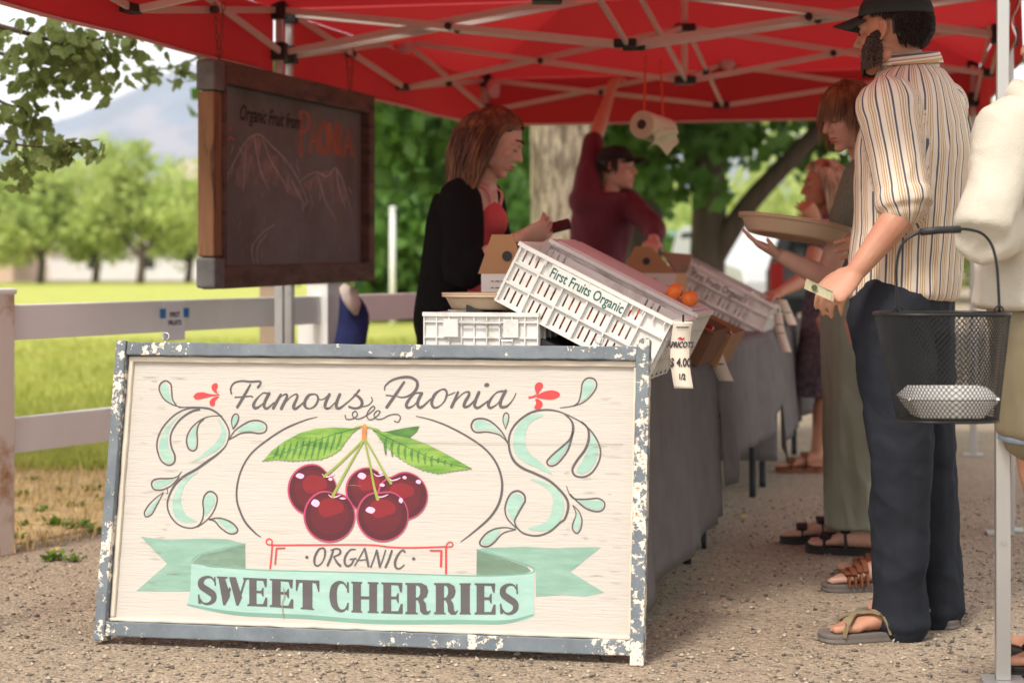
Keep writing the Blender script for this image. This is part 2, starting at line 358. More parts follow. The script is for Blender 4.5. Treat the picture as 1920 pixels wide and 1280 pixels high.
# ---------------------------------------------------------------- trees
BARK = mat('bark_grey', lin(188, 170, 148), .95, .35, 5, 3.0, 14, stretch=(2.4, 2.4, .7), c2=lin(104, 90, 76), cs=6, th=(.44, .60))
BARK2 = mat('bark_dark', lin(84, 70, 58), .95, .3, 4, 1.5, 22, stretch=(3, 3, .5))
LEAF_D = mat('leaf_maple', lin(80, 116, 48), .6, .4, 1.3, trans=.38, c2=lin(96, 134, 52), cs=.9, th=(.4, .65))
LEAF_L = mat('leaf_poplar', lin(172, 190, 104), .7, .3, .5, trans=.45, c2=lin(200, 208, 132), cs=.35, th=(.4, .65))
LEAF_N = mat('leaf_near', lin(112, 128, 70), .55, .35, 5, trans=.55, c2=lin(150, 152, 90), cs=4, th=(.45, .7))
def leaf_cloud(n, blobs, size, clump=.35, nclump=60, shell=.55):
    w = np.array([b[1][0] * b[1][1] * b[1][2] for b in blobs]) ** .67; w /= w.sum(); out = []
    for (c, r), k in zip(blobs, np.maximum(1, (w * n)).astype(int)):
        nc = max(4, int(nclump * k / n * len(blobs) ** .3)); u = RNG.normal(size=(nc, 3)); u /= np.linalg.norm(u, axis=1)[:, None]
        cc = u * (shell + (1 - shell) * RNG.random((nc, 1)) ** .5) * (1 + .18 * RNG.normal(size=(nc, 1)))
        p = cc[RNG.integers(0, nc, k)] + RNG.normal(size=(k, 3)) * clump * np.array([1, 1, .7])
        out.append(p * np.array(r) + np.array(c))
    p = np.concatenate(out); n = len(p); a = RNG.normal(size=(n, 3)); a[:, 2] -= .5; a /= np.linalg.norm(a, axis=1)[:, None]
    b = np.cross(a, RNG.normal(size=(n, 3))); b /= np.linalg.norm(b, axis=1)[:, None]; s = size * RNG.uniform(.6, 1.3, (n, 1))
    nrm = np.cross(a, b) * s * .15
    co = np.stack([p - a * s * .55, p - a * s * .05 + b * s * .38 + nrm, p + a * s * .55, p - a * s * .05 - b * s * .38 + nrm], 1).reshape(-1, 3)
    k = 4 * np.arange(n)[:, None]; return fastmesh('crown', co, np.concatenate([k + np.array([[0, 1, 2]]), k + np.array([[0, 2, 3]])]))
def tree(name, label, base, trunk, limbs, blobs, n, size, lm, bm_, group=None, **kw):
    base = V(base); t = thing(name, label, 'tree', base, group); mb = MB()
    pts = catmull([p for p, r in trunk], 5); rr = np.interp(np.linspace(0, 1, len(pts)), np.linspace(0, 1, len(trunk)), [r for p, r in trunk])
    rings = []
    for p, r in zip(pts, rr):
        rings.append([p + V((math.cos(a), math.sin(a), 0)) * r * (1 + .10 * math.sin(3 * a + p.z * 1.1) + .05 * math.sin(7 * a + p.z * 2)) for a in [2 * math.pi * k / 20 for k in range(20)]])
    mb.loft(rings); mb.build('trunk', bm_, t, smooth=True)
    for l in limbs:
        m2 = MB(); q = catmull([p for p, r in l], 5); m2.tube(q, np.interp(np.linspace(0, 1, len(q)), np.linspace(0, 1, len(l)), [r for p, r in l]), 9); m2.build('limb', bm_, t, smooth=True)
    link('crown', leaf_cloud(n, blobs, size, **kw), lm, t); return t
# big old tree behind the stall: pale furrowed trunk, crown high overhead
b = P(1048, 700, 14.5); b.z = 0
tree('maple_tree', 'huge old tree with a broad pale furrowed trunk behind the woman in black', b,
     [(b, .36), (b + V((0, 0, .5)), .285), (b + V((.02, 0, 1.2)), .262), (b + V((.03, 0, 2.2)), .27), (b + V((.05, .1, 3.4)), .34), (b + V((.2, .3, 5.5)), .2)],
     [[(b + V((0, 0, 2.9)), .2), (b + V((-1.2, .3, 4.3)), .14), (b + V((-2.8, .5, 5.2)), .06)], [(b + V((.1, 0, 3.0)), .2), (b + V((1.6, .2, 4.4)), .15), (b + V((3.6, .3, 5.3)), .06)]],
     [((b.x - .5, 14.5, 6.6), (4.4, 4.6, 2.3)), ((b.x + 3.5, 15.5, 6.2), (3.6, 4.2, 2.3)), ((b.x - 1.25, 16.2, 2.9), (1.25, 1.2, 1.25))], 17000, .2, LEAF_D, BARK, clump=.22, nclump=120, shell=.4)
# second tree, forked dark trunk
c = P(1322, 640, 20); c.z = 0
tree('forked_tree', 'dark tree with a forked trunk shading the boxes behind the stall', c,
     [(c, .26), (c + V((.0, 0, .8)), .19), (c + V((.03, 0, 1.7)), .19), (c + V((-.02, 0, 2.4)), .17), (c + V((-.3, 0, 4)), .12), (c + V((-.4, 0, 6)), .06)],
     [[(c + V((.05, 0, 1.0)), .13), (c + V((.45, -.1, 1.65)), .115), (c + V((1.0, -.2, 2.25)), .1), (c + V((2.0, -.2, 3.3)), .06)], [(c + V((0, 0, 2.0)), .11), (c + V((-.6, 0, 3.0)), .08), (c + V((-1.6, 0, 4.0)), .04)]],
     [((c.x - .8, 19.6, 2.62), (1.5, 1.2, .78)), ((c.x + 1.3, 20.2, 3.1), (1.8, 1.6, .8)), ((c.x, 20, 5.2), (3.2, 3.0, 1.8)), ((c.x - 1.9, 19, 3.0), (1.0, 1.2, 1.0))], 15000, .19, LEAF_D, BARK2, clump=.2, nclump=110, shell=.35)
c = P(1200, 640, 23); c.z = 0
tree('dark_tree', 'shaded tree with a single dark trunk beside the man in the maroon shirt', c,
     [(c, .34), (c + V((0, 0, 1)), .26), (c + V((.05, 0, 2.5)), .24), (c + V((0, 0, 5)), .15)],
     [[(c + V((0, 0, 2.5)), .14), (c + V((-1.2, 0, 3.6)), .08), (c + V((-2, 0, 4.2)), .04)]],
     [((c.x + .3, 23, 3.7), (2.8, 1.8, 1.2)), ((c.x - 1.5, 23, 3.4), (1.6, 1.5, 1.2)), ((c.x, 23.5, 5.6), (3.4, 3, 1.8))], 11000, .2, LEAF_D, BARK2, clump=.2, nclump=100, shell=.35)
# lit shrubs far behind the stall
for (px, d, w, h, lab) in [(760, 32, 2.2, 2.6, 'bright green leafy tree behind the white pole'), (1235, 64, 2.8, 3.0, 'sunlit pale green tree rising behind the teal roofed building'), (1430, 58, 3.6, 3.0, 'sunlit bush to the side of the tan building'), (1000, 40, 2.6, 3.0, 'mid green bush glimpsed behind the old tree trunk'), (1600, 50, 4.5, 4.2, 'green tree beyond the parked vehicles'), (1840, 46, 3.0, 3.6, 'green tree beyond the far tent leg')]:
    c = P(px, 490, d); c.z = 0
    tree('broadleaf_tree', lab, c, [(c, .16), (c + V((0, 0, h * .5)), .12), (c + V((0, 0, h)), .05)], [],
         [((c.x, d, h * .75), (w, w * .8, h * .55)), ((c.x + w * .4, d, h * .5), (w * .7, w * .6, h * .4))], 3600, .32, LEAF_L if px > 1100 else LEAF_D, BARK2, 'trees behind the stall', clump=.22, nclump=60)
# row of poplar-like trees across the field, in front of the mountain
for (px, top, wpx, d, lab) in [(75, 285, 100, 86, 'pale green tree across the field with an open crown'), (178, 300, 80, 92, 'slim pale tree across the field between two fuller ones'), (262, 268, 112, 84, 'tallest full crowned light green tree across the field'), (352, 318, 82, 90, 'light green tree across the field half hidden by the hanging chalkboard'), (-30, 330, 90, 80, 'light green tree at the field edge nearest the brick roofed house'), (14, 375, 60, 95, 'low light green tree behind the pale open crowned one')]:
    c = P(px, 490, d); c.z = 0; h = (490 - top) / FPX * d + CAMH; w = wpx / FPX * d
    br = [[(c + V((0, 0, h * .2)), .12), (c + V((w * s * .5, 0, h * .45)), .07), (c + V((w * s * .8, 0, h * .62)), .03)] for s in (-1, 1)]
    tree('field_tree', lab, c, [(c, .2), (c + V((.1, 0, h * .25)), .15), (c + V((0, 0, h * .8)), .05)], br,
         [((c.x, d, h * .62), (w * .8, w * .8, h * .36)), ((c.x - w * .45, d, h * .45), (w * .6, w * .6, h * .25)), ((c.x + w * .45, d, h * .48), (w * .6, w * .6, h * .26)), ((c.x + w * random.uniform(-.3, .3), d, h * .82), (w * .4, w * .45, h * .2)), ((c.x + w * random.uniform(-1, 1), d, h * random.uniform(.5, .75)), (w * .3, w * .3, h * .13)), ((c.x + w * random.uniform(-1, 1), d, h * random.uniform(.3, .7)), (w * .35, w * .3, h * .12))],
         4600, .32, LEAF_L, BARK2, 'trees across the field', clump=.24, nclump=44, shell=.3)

# overhanging near tree at the left: trunk outside the view, branches of lobed leaves hang into it
def lobed_leaf():
    pts = [(0, 0), (.28, .05), (.45, .25), (.36, .32), (.5, .55), (.28, .55), (.22, .75), (0, 1.0), (-.22, .75), (-.28, .55), (-.5, .55), (-.36, .32), (-.45, .25), (-.28, .05)]
    me = MB(); me.add([(x, y - .0, .10 * abs(x) - .12 * y * y) for x, y in pts] + [(0, .4, -.03)], [(14, i, (i + 1) % 14) for i in range(14)])
    m = me.mesh('leaf', False); m.materials.append(LEAF_N); return m
LEAFM = lobed_leaf()
nb = V((-4.6, 7.2, 0))
nt_ = thing('shade_tree', 'near tree whose lobed leafy branches hang in front of the mountain', 'tree', nb)
mb = MB(); mb.tube([nb, nb + V((.05, 0, 1.5)), nb + V((.2, .1, 3)), nb + V((.3, .2, 5))], [.24, .19, .17, .12], 14); mb.build('trunk', BARK2, nt_, smooth=True)
link('crown', leaf_cloud(5000, [((nb.x + .2, 7.6, 5.0), (2.6, 2.6, 1.5)), ((nb.x - .6, 7.2, 3.4), (1.5, 2.0, 1.2))], .16, clump=.2, nclump=70), LEAF_N, nt_)
def branch(pts, twigs, leaves, r0, size, d, fr=(0, 1)):
    q = catmull([P(x, y, d + k * .12) for k, (x, y) in enumerate(pts)], 6); m = MB(); m.tube(q, np.linspace(r0, r0 * .25, len(q)), 6); m.build('branch', BARK2, nt_, smooth=True)
    for i in range(leaves):
        t = fr[0] + (fr[1] - fr[0]) * random.random() ** .85; k = min(int(t * (len(q) - 1)), len(q) - 2); p = q[k].lerp(q[k + 1], random.random())
        off = V((random.gauss(0, 1), random.gauss(0, 1.2), random.gauss(-.35, .8))) * twigs
        o = bpy.data.objects.new('leaf', LEAFM); COL.objects.link(o); o.location = p + off; s = size * random.uniform(.65, 1.25); o.scale = (s, s, s)
        o.rotation_euler = (random.gauss(-1.9, .55), random.gauss(0, .5), random.uniform(0, 6.28)); adopt(o, nt_)
branch([(-420, -60), (-150, 10), (40, 60), (130, 80), (225, 66)], .07, 200, .016, .06, 6.6, (.45, 1))
branch([(-420, -60), (-160, 40), (0, 100), (90, 120), (175, 118)], .075, 170, .014, .06, 6.9, (.45, 1))
branch([(-420, -20), (-150, 140), (-20, 250), (70, 275), (185, 262)], .035, 62, .010, .058, 6.4, (.55, 1))
branch([(-420, -20), (-130, 110), (0, 190), (45, 205), (50, 240)], .05, 70, .010, .058, 6.7, (.55, 1))
branch([(-420, -60), (-100, -30), (120, -40), (300, 20), (380, 90), (330, 125), (265, 130)], .05, 54, .014, .062, 8.4, (.74, 1))
branch([(-420, -20), (-150, 210), (-30, 300), (20, 330), (60, 300)], .03, 16, .008, .06, 6.5, (.65, 1))

# ---------------------------------------------------------------- fence
VINYL = mat('white_vinyl', lin(240, 239, 237), .45, .05, 3, c2=lin(232, 228, 221), cs=2.2, th=(.55, .8))
VINYL_D = mat('white_vinyl_stained', lin(222, 212, 200), .5, .06, 4, c2=lin(168, 118, 70), cs=3.2, th=(.53, .66))
fl, fr_ = V((-1.855, 6.46, 0)), V((-.862, 8.32, 0)); fdir = (fr_ - fl).normalized(); fe = fr_ + fdir * 2.3; f0 = fl - fdir * 2.1
Rf = Matrix.Rotation(math.atan2(fdir.y, fdir.x), 3, 'Z')
fen = thing('vinyl_fence', 'white two rail vinyl fence running from the yard edge behind the stall', 'fence', fl)
for p, h, m in [(f0, .93, VINYL), (fl, .93, VINYL_D), (fr_, .945, VINYL), (fe, .94, VINYL)]:
    mb = MB(); mb.box(p + V((0, 0, h / 2)), (.115, .115, h), Rf); o = mb.build('post', m, fen, bevel=.004)
    mb = MB(); mb.box(p + V((0, 0, h + .008)), (.128, .128, .022), Rf); mb.build('post_cap', VINYL, o, bevel=.006)
for a_, b_ in [(f0, fl), (fl, fr_), (fr_, fe)]:
    for z in (.825, .417):
        mb = MB(); mb.bar(a_ + fdir * .058 + V((0, 0, z)), b_ - fdir * .058 + V((0, 0, z)), .042, .127); mb.build('rail', VINYL, fen, bevel=.004)
# short second run of the fence meeting the post at the gate
g2 = P(512, 600, 9.2); g2.z = 0; g3 = P(585, 600, 8.7); g3.z = 0
gp = thing('gate_post', 'gate post coloured tan for its shadow behind the grey tent leg', 'post', g2)
mb = MB(); mb.box(g2 + V((0, 0, .46)), (.1, .1, .92), Rf); mb.build('post_body', mat('post_shadow_tan', lin(186, 164, 142), .8, .15, 5), gp, bevel=.005)  # tan body colour carries the shadow the post stands in
mb = MB(); mb.box(g2 + V((0, 0, .93)), (.112, .112, .02), Rf); mb.build('post_cap', VINYL, gp, bevel=.004)
gp2 = thing('gate_stub', 'short white vinyl post standing close behind the fence post', 'post', g3)
mb = MB(); mb.box(g3 + V((0, 0, .4)), (.1, .1, .8), Rf); mb.build('post_body', VINYL, gp2, bevel=.005)
mb = MB(); mb.box(g3 + V((0, 0, .808)), (.112, .112, .02), Rf); mb.build('post_cap', VINYL, gp2, bevel=.004)
# jacket hung over the fence post
def jacket():
    c0 = P(655, 560, 8.25); t = thing('hung_jacket', 'dark blue jacket with a pale lining hung over the fence post', 'jacket', c0); mb = MB(); rings = []
    for k, (x, y, w) in enumerate([(648, 545, .03), (655, 565, .055), (662, 590, .07), (662, 615, .065), (658, 645, .07), (656, 700, .075), (655, 760, .07)]):
        c = P(x, y, 8.22); rings.append([c + V((math.cos(a) * w * (1 + .25 * math.sin(3 * a + k)), math.sin(a) * .05 * (1 + .2 * math.sin(5 * a + 2 * k)), .012 * math.sin(4 * a))) for a in [2 * math.pi * i / 18 for i in range(18)]])
    mb.loft(rings); mb.build('body', mat('navy_cloth', lin(36, 44, 92), .9, .4, 14), t, smooth=True, sub=1)
    mb = MB(); mb.tube([P(642, 538, 8.16), P(655, 552, 8.12), P(664, 572, 8.12), P(668, 590, 8.14)], [.02, .04, .034, .01], 9, flat=.6); mb.build('lining', mat('pale_lining', lin(206, 188, 178), .9, .2, 12), t, smooth=True)
jacket()

# ---------------------------------------------------------------- far buildings, poles, vehicles
GLASS = mat('dark_window', (.02, .022, .025), .15, .05, 2, spec=.6)
def house(name, label, cx, d, w, dep, h, rh, wm, rm, wins, rot=0):
    t = thing(name, label, 'building', (cx, d, 0)); R = Matrix.Rotation(rot, 3, 'Z'); c = V((cx, d, 0))
    mb = MB(); mb.box(c + V((0, 0, h / 2)), (w, dep, h), R); mb.build('wall', wm, t)
    mb = MB(); e = .35; q = [c + R @ V((x, y, z)) for x, y, z in [(-w / 2 - e, -dep / 2 - e, h - .05), (w / 2 + e, -dep / 2 - e, h - .05), (w / 2 + e, dep / 2 + e, h - .05), (-w / 2 - e, dep / 2 + e, h - .05), (-w / 2 - e, 0, h + rh), (w / 2 + e, 0, h + rh)]]
    mb.add(q, [(0, 1, 5, 4), (2, 3, 4, 5), (0, 4, 3), (1, 2, 5), (0, 3, 2, 1)]); rf = mb.build('roof', rm, t)
    n = int(w / .8)
    for k in range(n):
        x = -w / 2 + (k + .5) * w / n; mb = MB(); mb.bar(c + R @ V((x, -dep / 2 - e, h - .03)), c + R @ V((x, 0, h + rh + .02)), .06, .05); mb.build('roof_seam', rm, rf)
    for (x, z, ww, wh) in wins:
        mb = MB(); mb.box(c + R @ V((x, -dep / 2 - .01, z)), (ww + .16, .06, wh + .16), R); o = mb.build('window', WHITE_P, t)
        mb = MB(); mb.box(c + R @ V((x, -dep / 2 - .03, z)), (ww, .05, wh), R); mb.build('pane', GLASS, o)
WHITE_P = mat('white_paint', (.74, .73, .7), .6, .06, 2)
house('park_building', 'tan park building with a teal metal roof behind the trees', 5.9, 52, 9.0, 5, 1.45, .5, mat('tan_stucco', lin(206, 178, 142), .9, .08, .6), mat('teal_metal', lin(98, 150, 144), .45, .1, .7), [(-3, .8, .5, .6), (2.6, .8, .5, .6)])
house('white_shed', 'long low white shed behind the field trees', -20.5, 104, 11, 4, 1.7, .5, WHITE_P, mat('grey_roof', lin(176, 172, 168), .8, .1, .4), [(-3, 1, .8, .7), (0, 1, .8, .7), (3.4, 1, .8, .7)])
house('brick_house', 'house with an orange red roof at the far edge of the field', -28.6, 96, 6, 6, 1.6, 1.3, mat('pale_brick', lin(206, 178, 160), .9, .1, 1), mat('red_roof', lin(196, 110, 84), .8, .1, 1), [(1.4, 1, .7, .7)])
house('pink_house', 'far low pinkish house with a slanting red roof behind the white pole', -4.6, 62, 3.2, 3, 1.3, .9, mat('pink_brick', lin(208, 168, 150), .9, .1, 1), mat('dull_red_roof', lin(150, 92, 78), .8, .1, 1), [(.2, .7, .5, .5)], .3)
def pole(px, ytop, ybot, w, m, name, label):
    d = FPX * CAMH / (ybot - 490); a = P(px, ybot, d); b_ = P(px, ytop, d); t = thing(name, label, 'pole', a); mb = MB(); mb.tube([a, a.lerp(b_, .5), b_], [w, w, w * .9], 10); mb.build('shaft', m, t, smooth=True)
    mb = MB(); mb.ell(b_, (w * 1.15, w * 1.15, w)); mb.build('cap', m, t, smooth=True); return t
pole(736, 392, 612, .048, VINYL, 'white_pole', 'plain white pole standing on the lawn beside the hanging chalkboard')
tp = pole(788, 425, 570, .09, mat('orange_wood', lin(196, 150, 104), .9, .15, 3), 'timber_post', 'tan timber post with a cross arm beyond the lawn')
mb = MB(); mb.bar(P(768, 428, 44.4), P(792, 424, 44.4), .12, .14); mb.build('cross_arm', MATS['orange_wood'], tp)
for px in (752, 758, 764): pole(px, 405, 562, .05, mat('grey_pole', lin(196, 194, 190), .6, .05, 2), 'thin_pole', 'thin grey utility pole in a close row of three beyond the lawn')['group'] = 'row of thin poles'
c = P(712, 525, 50); t = thing('blue_tarp', 'bright blue tarp heaped at the far edge of the lawn', 'tarp', (c.x, 50, 0)); mb = MB()
mb.ell((c.x, 50, .2), (.75, .5, .5), None, 12, 7); wr = mb.build('heap', mat('blue_tarp', lin(112, 168, 222), .5, .1, 3), t, smooth=True)
def car(name, label, loc, rot, body, L=4.6, W=1.85, Hh=1.7, suv=True):
    t = thing(name, label, 'vehicle', loc); R = Matrix.Rotation(rot, 3, 'Z'); c = V(loc); T = lambda x, y, z: c + R @ V((x, y, z))
    prof = [(-L / 2, .45), (-L / 2, .95), (-L / 2 + .15, 1.0), (-L / 2 + (.35 if suv else .9), Hh - .05), (-L / 2 + (.6 if suv else 1.4), Hh), (.5, Hh), (1.15, 1.05), (L / 2 - .15, .92), (L / 2, .7), (L / 2, .4)]
    mb = MB(); mb.loft([[T(x, s * W / 2 * (.86 if z > 1.1 else 1), z) for x, z in prof] for s in (-1, -.7, .7, 1)]); mb.build('body', body, t, bevel=.04)
    for s in (-1, 1):
        mb = MB(); y = s * (W / 2 * .875); mb.add([T(-L / 2 + .55, y + s * .045, 1.08), T(.95, y + s * .045, 1.08), T(.42, y + s * .006, Hh - .12), T(-L / 2 + .72, y + s * .006, Hh - .12)], [(0, 1, 2, 3)]); mb.build('side_window', GLASS, t, solid=.02)
        mb = MB(); mb.box(T(-L / 2 - .01, s * (W / 2 - .14), .86), (.05, .17, .34), R); mb.build('tail_light', RED_L, t, bevel=.015)
        mb = MB(); mb.box(T(.75, s * (W / 2 + .1), 1.1), (.1, .2, .17), R); mb.build('mirror', BLACK, t, bevel=.03)
        for x in (-L / 2 + .85, L / 2 - .85):
            mb = MB(); mb.tube([T(x, s * (W / 2 - .22), .34), T(x, s * (W / 2 + .01), .34)], .34, 20); w = mb.build('wheel', BLACK, t)
            mb = MB(); mb.tube([T(x, s * (W / 2 + .005), .34), T(x, s * (W / 2 + .03), .34)], .2, 14); mb.build('rim', STEEL, w)
    x0, x1 = -L / 2 + .15, -L / 2 + (.34 if suv else .9)
    mb = MB(); mb.add([T(x0 - .02, -W * .38, 1.04), T(x0 - .02, W * .38, 1.04), T(x1 - .03, W * .34, Hh - .1), T(x1 - .03, -W * .34, Hh - .1)], [(0, 1, 2, 3)]); mb.build('rear_window', GLASS, t, solid=.02)
    mb = MB(); mb.box(T(-L / 2 - .05, 0, .5), (.14, W * .96, .2), R); mb.build('bumper', BLACK, t, bevel=.03)
BLACK = mat('black_plastic', (.018, .018, .018), .5, .1, 8); RED_L = mat('red_lens', (.5, .01, .01), .2, .05, 4); STEEL = mat('steel', (.55, .54, .52), .35, .08, 6, metal=.9)
car('grey_suv', 'dark grey car with a red tail light parked behind the stall customers', (4.75, 24.5, 0), math.radians(72), mat('grey_car_paint', lin(104, 106, 108), .3, .05, 2), Hh=1.5)
car('white_pickup', 'white car with a black mirror parked beyond the dark grey one', (4.35, 33, 0), math.radians(-78), mat('white_car_paint', (.55, .55, .55), .3, .04, 2))
car('silver_car', 'silver car parked far beyond the lawn near the timber post', (-2.35, 53, 0), math.radians(160), mat('silver_car_paint', lin(176, 180, 184), .3, .05, 2), Hh=1.45, suv=False)
def text_mesh(txt, size, bold=.0, shear=0, sp=1.0):
    cu = bpy.data.curves.new('txt', 'FONT'); cu.body = txt; cu.size = size; cu.align_x = 'CENTER'; cu.align_y = 'CENTER'; cu.offset = bold; cu.shear = shear; cu.space_character = sp; cu.resolution_u = 3
    o = bpy.data.objects.new('txt', cu); COL.objects.link(o); dg = bpy.context.evaluated_depsgraph_get(); dg.update(); me = bpy.data.meshes.new_from_object(o.evaluated_get(dg)); bpy.data.objects.remove(o); me.materials.clear(); return me
def put_text(txt, size, c, ax, ay, m, parent, bold=0., shear=0, name='lettering', sp=1.0, sx=1.0):
    me = text_mesh(txt, size, bold, shear, sp); o = link(name, me, m); n = ax.cross(ay).normalized(); M4 = Matrix((ax * sx, ay, n)).transposed().to_4x4(); M4.translation = c; me.transform(M4)
    if parent is not None: adopt(o, parent)
    return o
# ================================================================ PAINTED SIGN
BL, BR = V((-1.141, 4.948, 0.012)), V((.3405, 4.687, 0.012))
eS = (BR - BL).normalized(); SW = (BR - BL).length; nb_ = V((-eS.y, eS.x, 0)); 
eT = (nb_ * .16 + V((0, 0, .803))).normalized(); SH = .822
eN = eS.cross(eT).normalized()          # towards the viewer
if eN.y > 0: eN = -eN
def S(s, t, n=0): return BL + eS * s + eT * t + eN * n
camo = V((0, 0, CAMH))
def plane_st(px, py, o, a, b, n):
    dr = V(((px - 960) / FPX, 1, -(py - 490) / FPX)); k = (o - camo).dot(n) / dr.dot(n); q = camo + dr * k - o
    return q.dot(a), q.dot(b)
PANEL_N = -.030
def ART(px, py): return plane_st(px, py, BL + eN * PANEL_N, eS, eT, eN)
sign = thing('painted_sign', 'large cream sign board painted with dark cherries in a worn blue grey frame', 'sign', BL)
FRAMEM = paint_chip()
MS = Matrix((eS, eT, eN)).transposed()
def sbox(s0, s1, t0, t1, n0, n1, name, m, bevel=.003, par=None):
    mb = MB(); k = max(1, int(max(s1 - s0, t1 - t0) / .03)); rings = []
    long_s = (s1 - s0) > (t1 - t0)
    if name == 'panel': k = 1
    for i in range(k + 1):
        f = i / k; j = (lambda: 0.) if name == 'panel' else (lambda: random.uniform(-.0011, .0011))
        if long_s:
            s_ = s0 + (s1 - s0) * f; rings.append([S(s_, t0 + j(), n0), S(s_, t1 + j(), n0), S(s_, t1 + j(), n1 + j()), S(s_, t0 + j(), n1 + j())])
        else:
            t_ = t0 + (t1 - t0) * f; rings.append([S(s0 + j(), t_, n0), S(s1 + j(), t_, n0), S(s1 + j(), t_, n1 + j()), S(s0 + j(), t_, n1 + j())])
    mb.loft(rings); return mb.build(name, m, par or sign, bevel=bevel)
CREAM = mat('cream_board', lin(193, 186, 176), .7, .05, 2.2, .5, 26, stretch=(.5, .5, 7), c2=lin(176, 164, 146), cs=4, th=(.62, .80))
BEADM = mat('cream_bead', lin(214, 202, 184), .7, .10, 12, .3, 40, c2=lin(150, 138, 120), cs=14, th=(.60, .74))
sbox(.02, SW - .02, .02, SH - .02, -.045, PANEL_N, 'panel', CREAM, 0)
lw, rw, tw, bw = .030, .036, .036, .052
sbox(0, lw, 0, SH + .004, -.05, 0.006, 'frame_stile', FRAMEM)
sbox(SW - rw, SW, -.012, SH + .022, -.05, 0.006, 'frame_stile', FRAMEM)
sbox(lw, SW - rw, SH - tw, SH, -.05, 0, 'frame_rail', FRAMEM)
sbox(lw, SW - rw, .013, bw, -.05, 0, 'frame_rail', FRAMEM)
sbox(lw + .001, lw + .015, bw + .012, SH - tw - .001, PANEL_N - .002, PANEL_N + .012, 'bead', BEADM, .004)
sbox(SW - rw - .008, SW - rw - .001, bw + .012, SH - tw - .018, PANEL_N - .002, PANEL_N + .010, 'bead', BEADM, .003)
sbox(lw + .001, SW - rw - .001, SH - tw - .017, SH - tw - .001, PANEL_N - .002, PANEL_N + .013, 'bead', BEADM, .004)
sbox(lw + .001, SW - rw - .001, bw + .001, bw + .012, PANEL_N - .002, PANEL_N + .013, 'bead', BEADM, .004)
for s in (.135, SW - .14):         # eye screws on the top rail
    o = S(s, SH + .002, -.022); mb = MB(); mb.tube([o - eT * .01, o + eT * .008], .0022, 6)
    mb.tube([o + eT * .018 + (eS * math.cos(a) + eT * math.sin(a)) * .0105 for a in np.linspace(-1.3, 4.4, 18)], .0022, 6); mb.build('eye_screw', STEEL, sign, smooth=True)

# ---- painted art: every brush stroke is a thin layer of paint on the board
class Paint:
    lay = 0
    def __init__(s, to, base, a, b, n): s.to = to; s.o = base; s.a = a; s.b = b; s.n = n; s.mbs = []
    def pt(s, u, v): return s.o + s.a * u + s.b * v + s.n * (.0006 + Paint.lay * .000012)
    def stroke(s, pts, w, k=6, taper=(1, 1), raw=False):
        """pts in photo pixels, w = brush width(s) in photo pixels"""
        Paint.lay += 1
        q = [V((x, y, 0)) for x, y in pts]; q = q if raw else catmull(q, k); n = len(q)
        if not hasattr(w, '__len__'): w = [w * taper[0], w, w, w * taper[1]]
        ww = np.interp(np.linspace(0, 1, n), np.linspace(0, 1, len(w)), w); L_, R_ = [], []
        for i in range(n):
            t = q[min(i + 1, n - 1)] - q[max(i - 1, 0)]; t = t.normalized() if t.length > 1e-6 else V((1, 0, 0)); nn = V((-t.y, t.x, 0)) * ww[i] / 2
            L_.append(q[i] + nn); R_.append(q[i] - nn)
        # rounded ends
        t0 = (q[0] - q[1]).normalized() * ww[0] * .4; t1 = (q[-1] - q[-2]).normalized() * ww[-1] * .4
        vs = [s.pt(*s.to(p.x, p.y)) for p in L_ + R_ + [q[0] + t0, q[-1] + t1]]
        s.mb = MB(); s.mbs.append(s.mb); s.mb.add(vs, [(i, i + 1, n + i + 1, n + i) for i in range(n - 1)] + [(2 * n, 0, n), (2 * n + 1, 2 * n - 1, n - 1)])
    def fill(s, pts, k=5, smooth=True):
        Paint.lay += 1
        q = catmull([V((x, y, 0)) for x, y in pts], k, True) if smooth else [V((x, y, 0)) for x, y in pts]
        vs = [s.pt(*s.to(p.x, p.y)) for p in q]; s.mb = MB(); s.mbs.append(s.mb); s.mb.add(vs, [tuple(range(len(vs)))])
    def done(s, name, m, parent, split=True):
        """link the strokes: one object for each separate brush mark, or (split=False) one for the whole"""
        if not split:
            mb = MB(); [mb.add(b.v, b.f) for b in s.mbs]; s.mbs = [mb]
        for mb in s.mbs:
            bm = bmesh.new(); me = mb.mesh(name, False); bm.from_mesh(me)
            for f in bm.faces:
                f.normal_update()
                if f.normal.dot(s.n) < 0: f.normal_flip()
            bm.to_mesh(me); bm.free(); o = link(name, me, m, parent)
        return o
def pm(name, rgb, var=.10, c2=None, th=(.55, .72), vs=5):
    return mat(name, lin(*rgb), .6, var, vs, stretch=(1, 1, 5), c2=lin(*c2) if c2 else None, cs=9, th=th)
INK = pm('paint_charcoal', (88, 82, 82), .14); MINT = pm('paint_mint', (146, 180, 164), .06, (166, 194, 178), (.45, .7)); REDP = pm('paint_red', (206, 62, 62), .1)
RIBL = pm('paint_ribbon', (152, 186, 173), .06, (166, 196, 184), (.45, .7)); RIBM = pm('paint_ribbon_tail', (126, 160, 142), .10, (144, 176, 160), (.42, .7)); RIBD = pm('paint_ribbon_fold', (104, 128, 108), .14, (124, 150, 130), (.45, .7)); RIBE = pm('paint_ribbon_edge', (116, 154, 138), .1)
LF = pm('paint_leaf', (92, 138, 52), .3, (134, 164, 72), (.42, .6), 12); LFD = pm('paint_leaf_dark', (60, 104, 48), .3, (88, 130, 60), (.45, .6), 14)
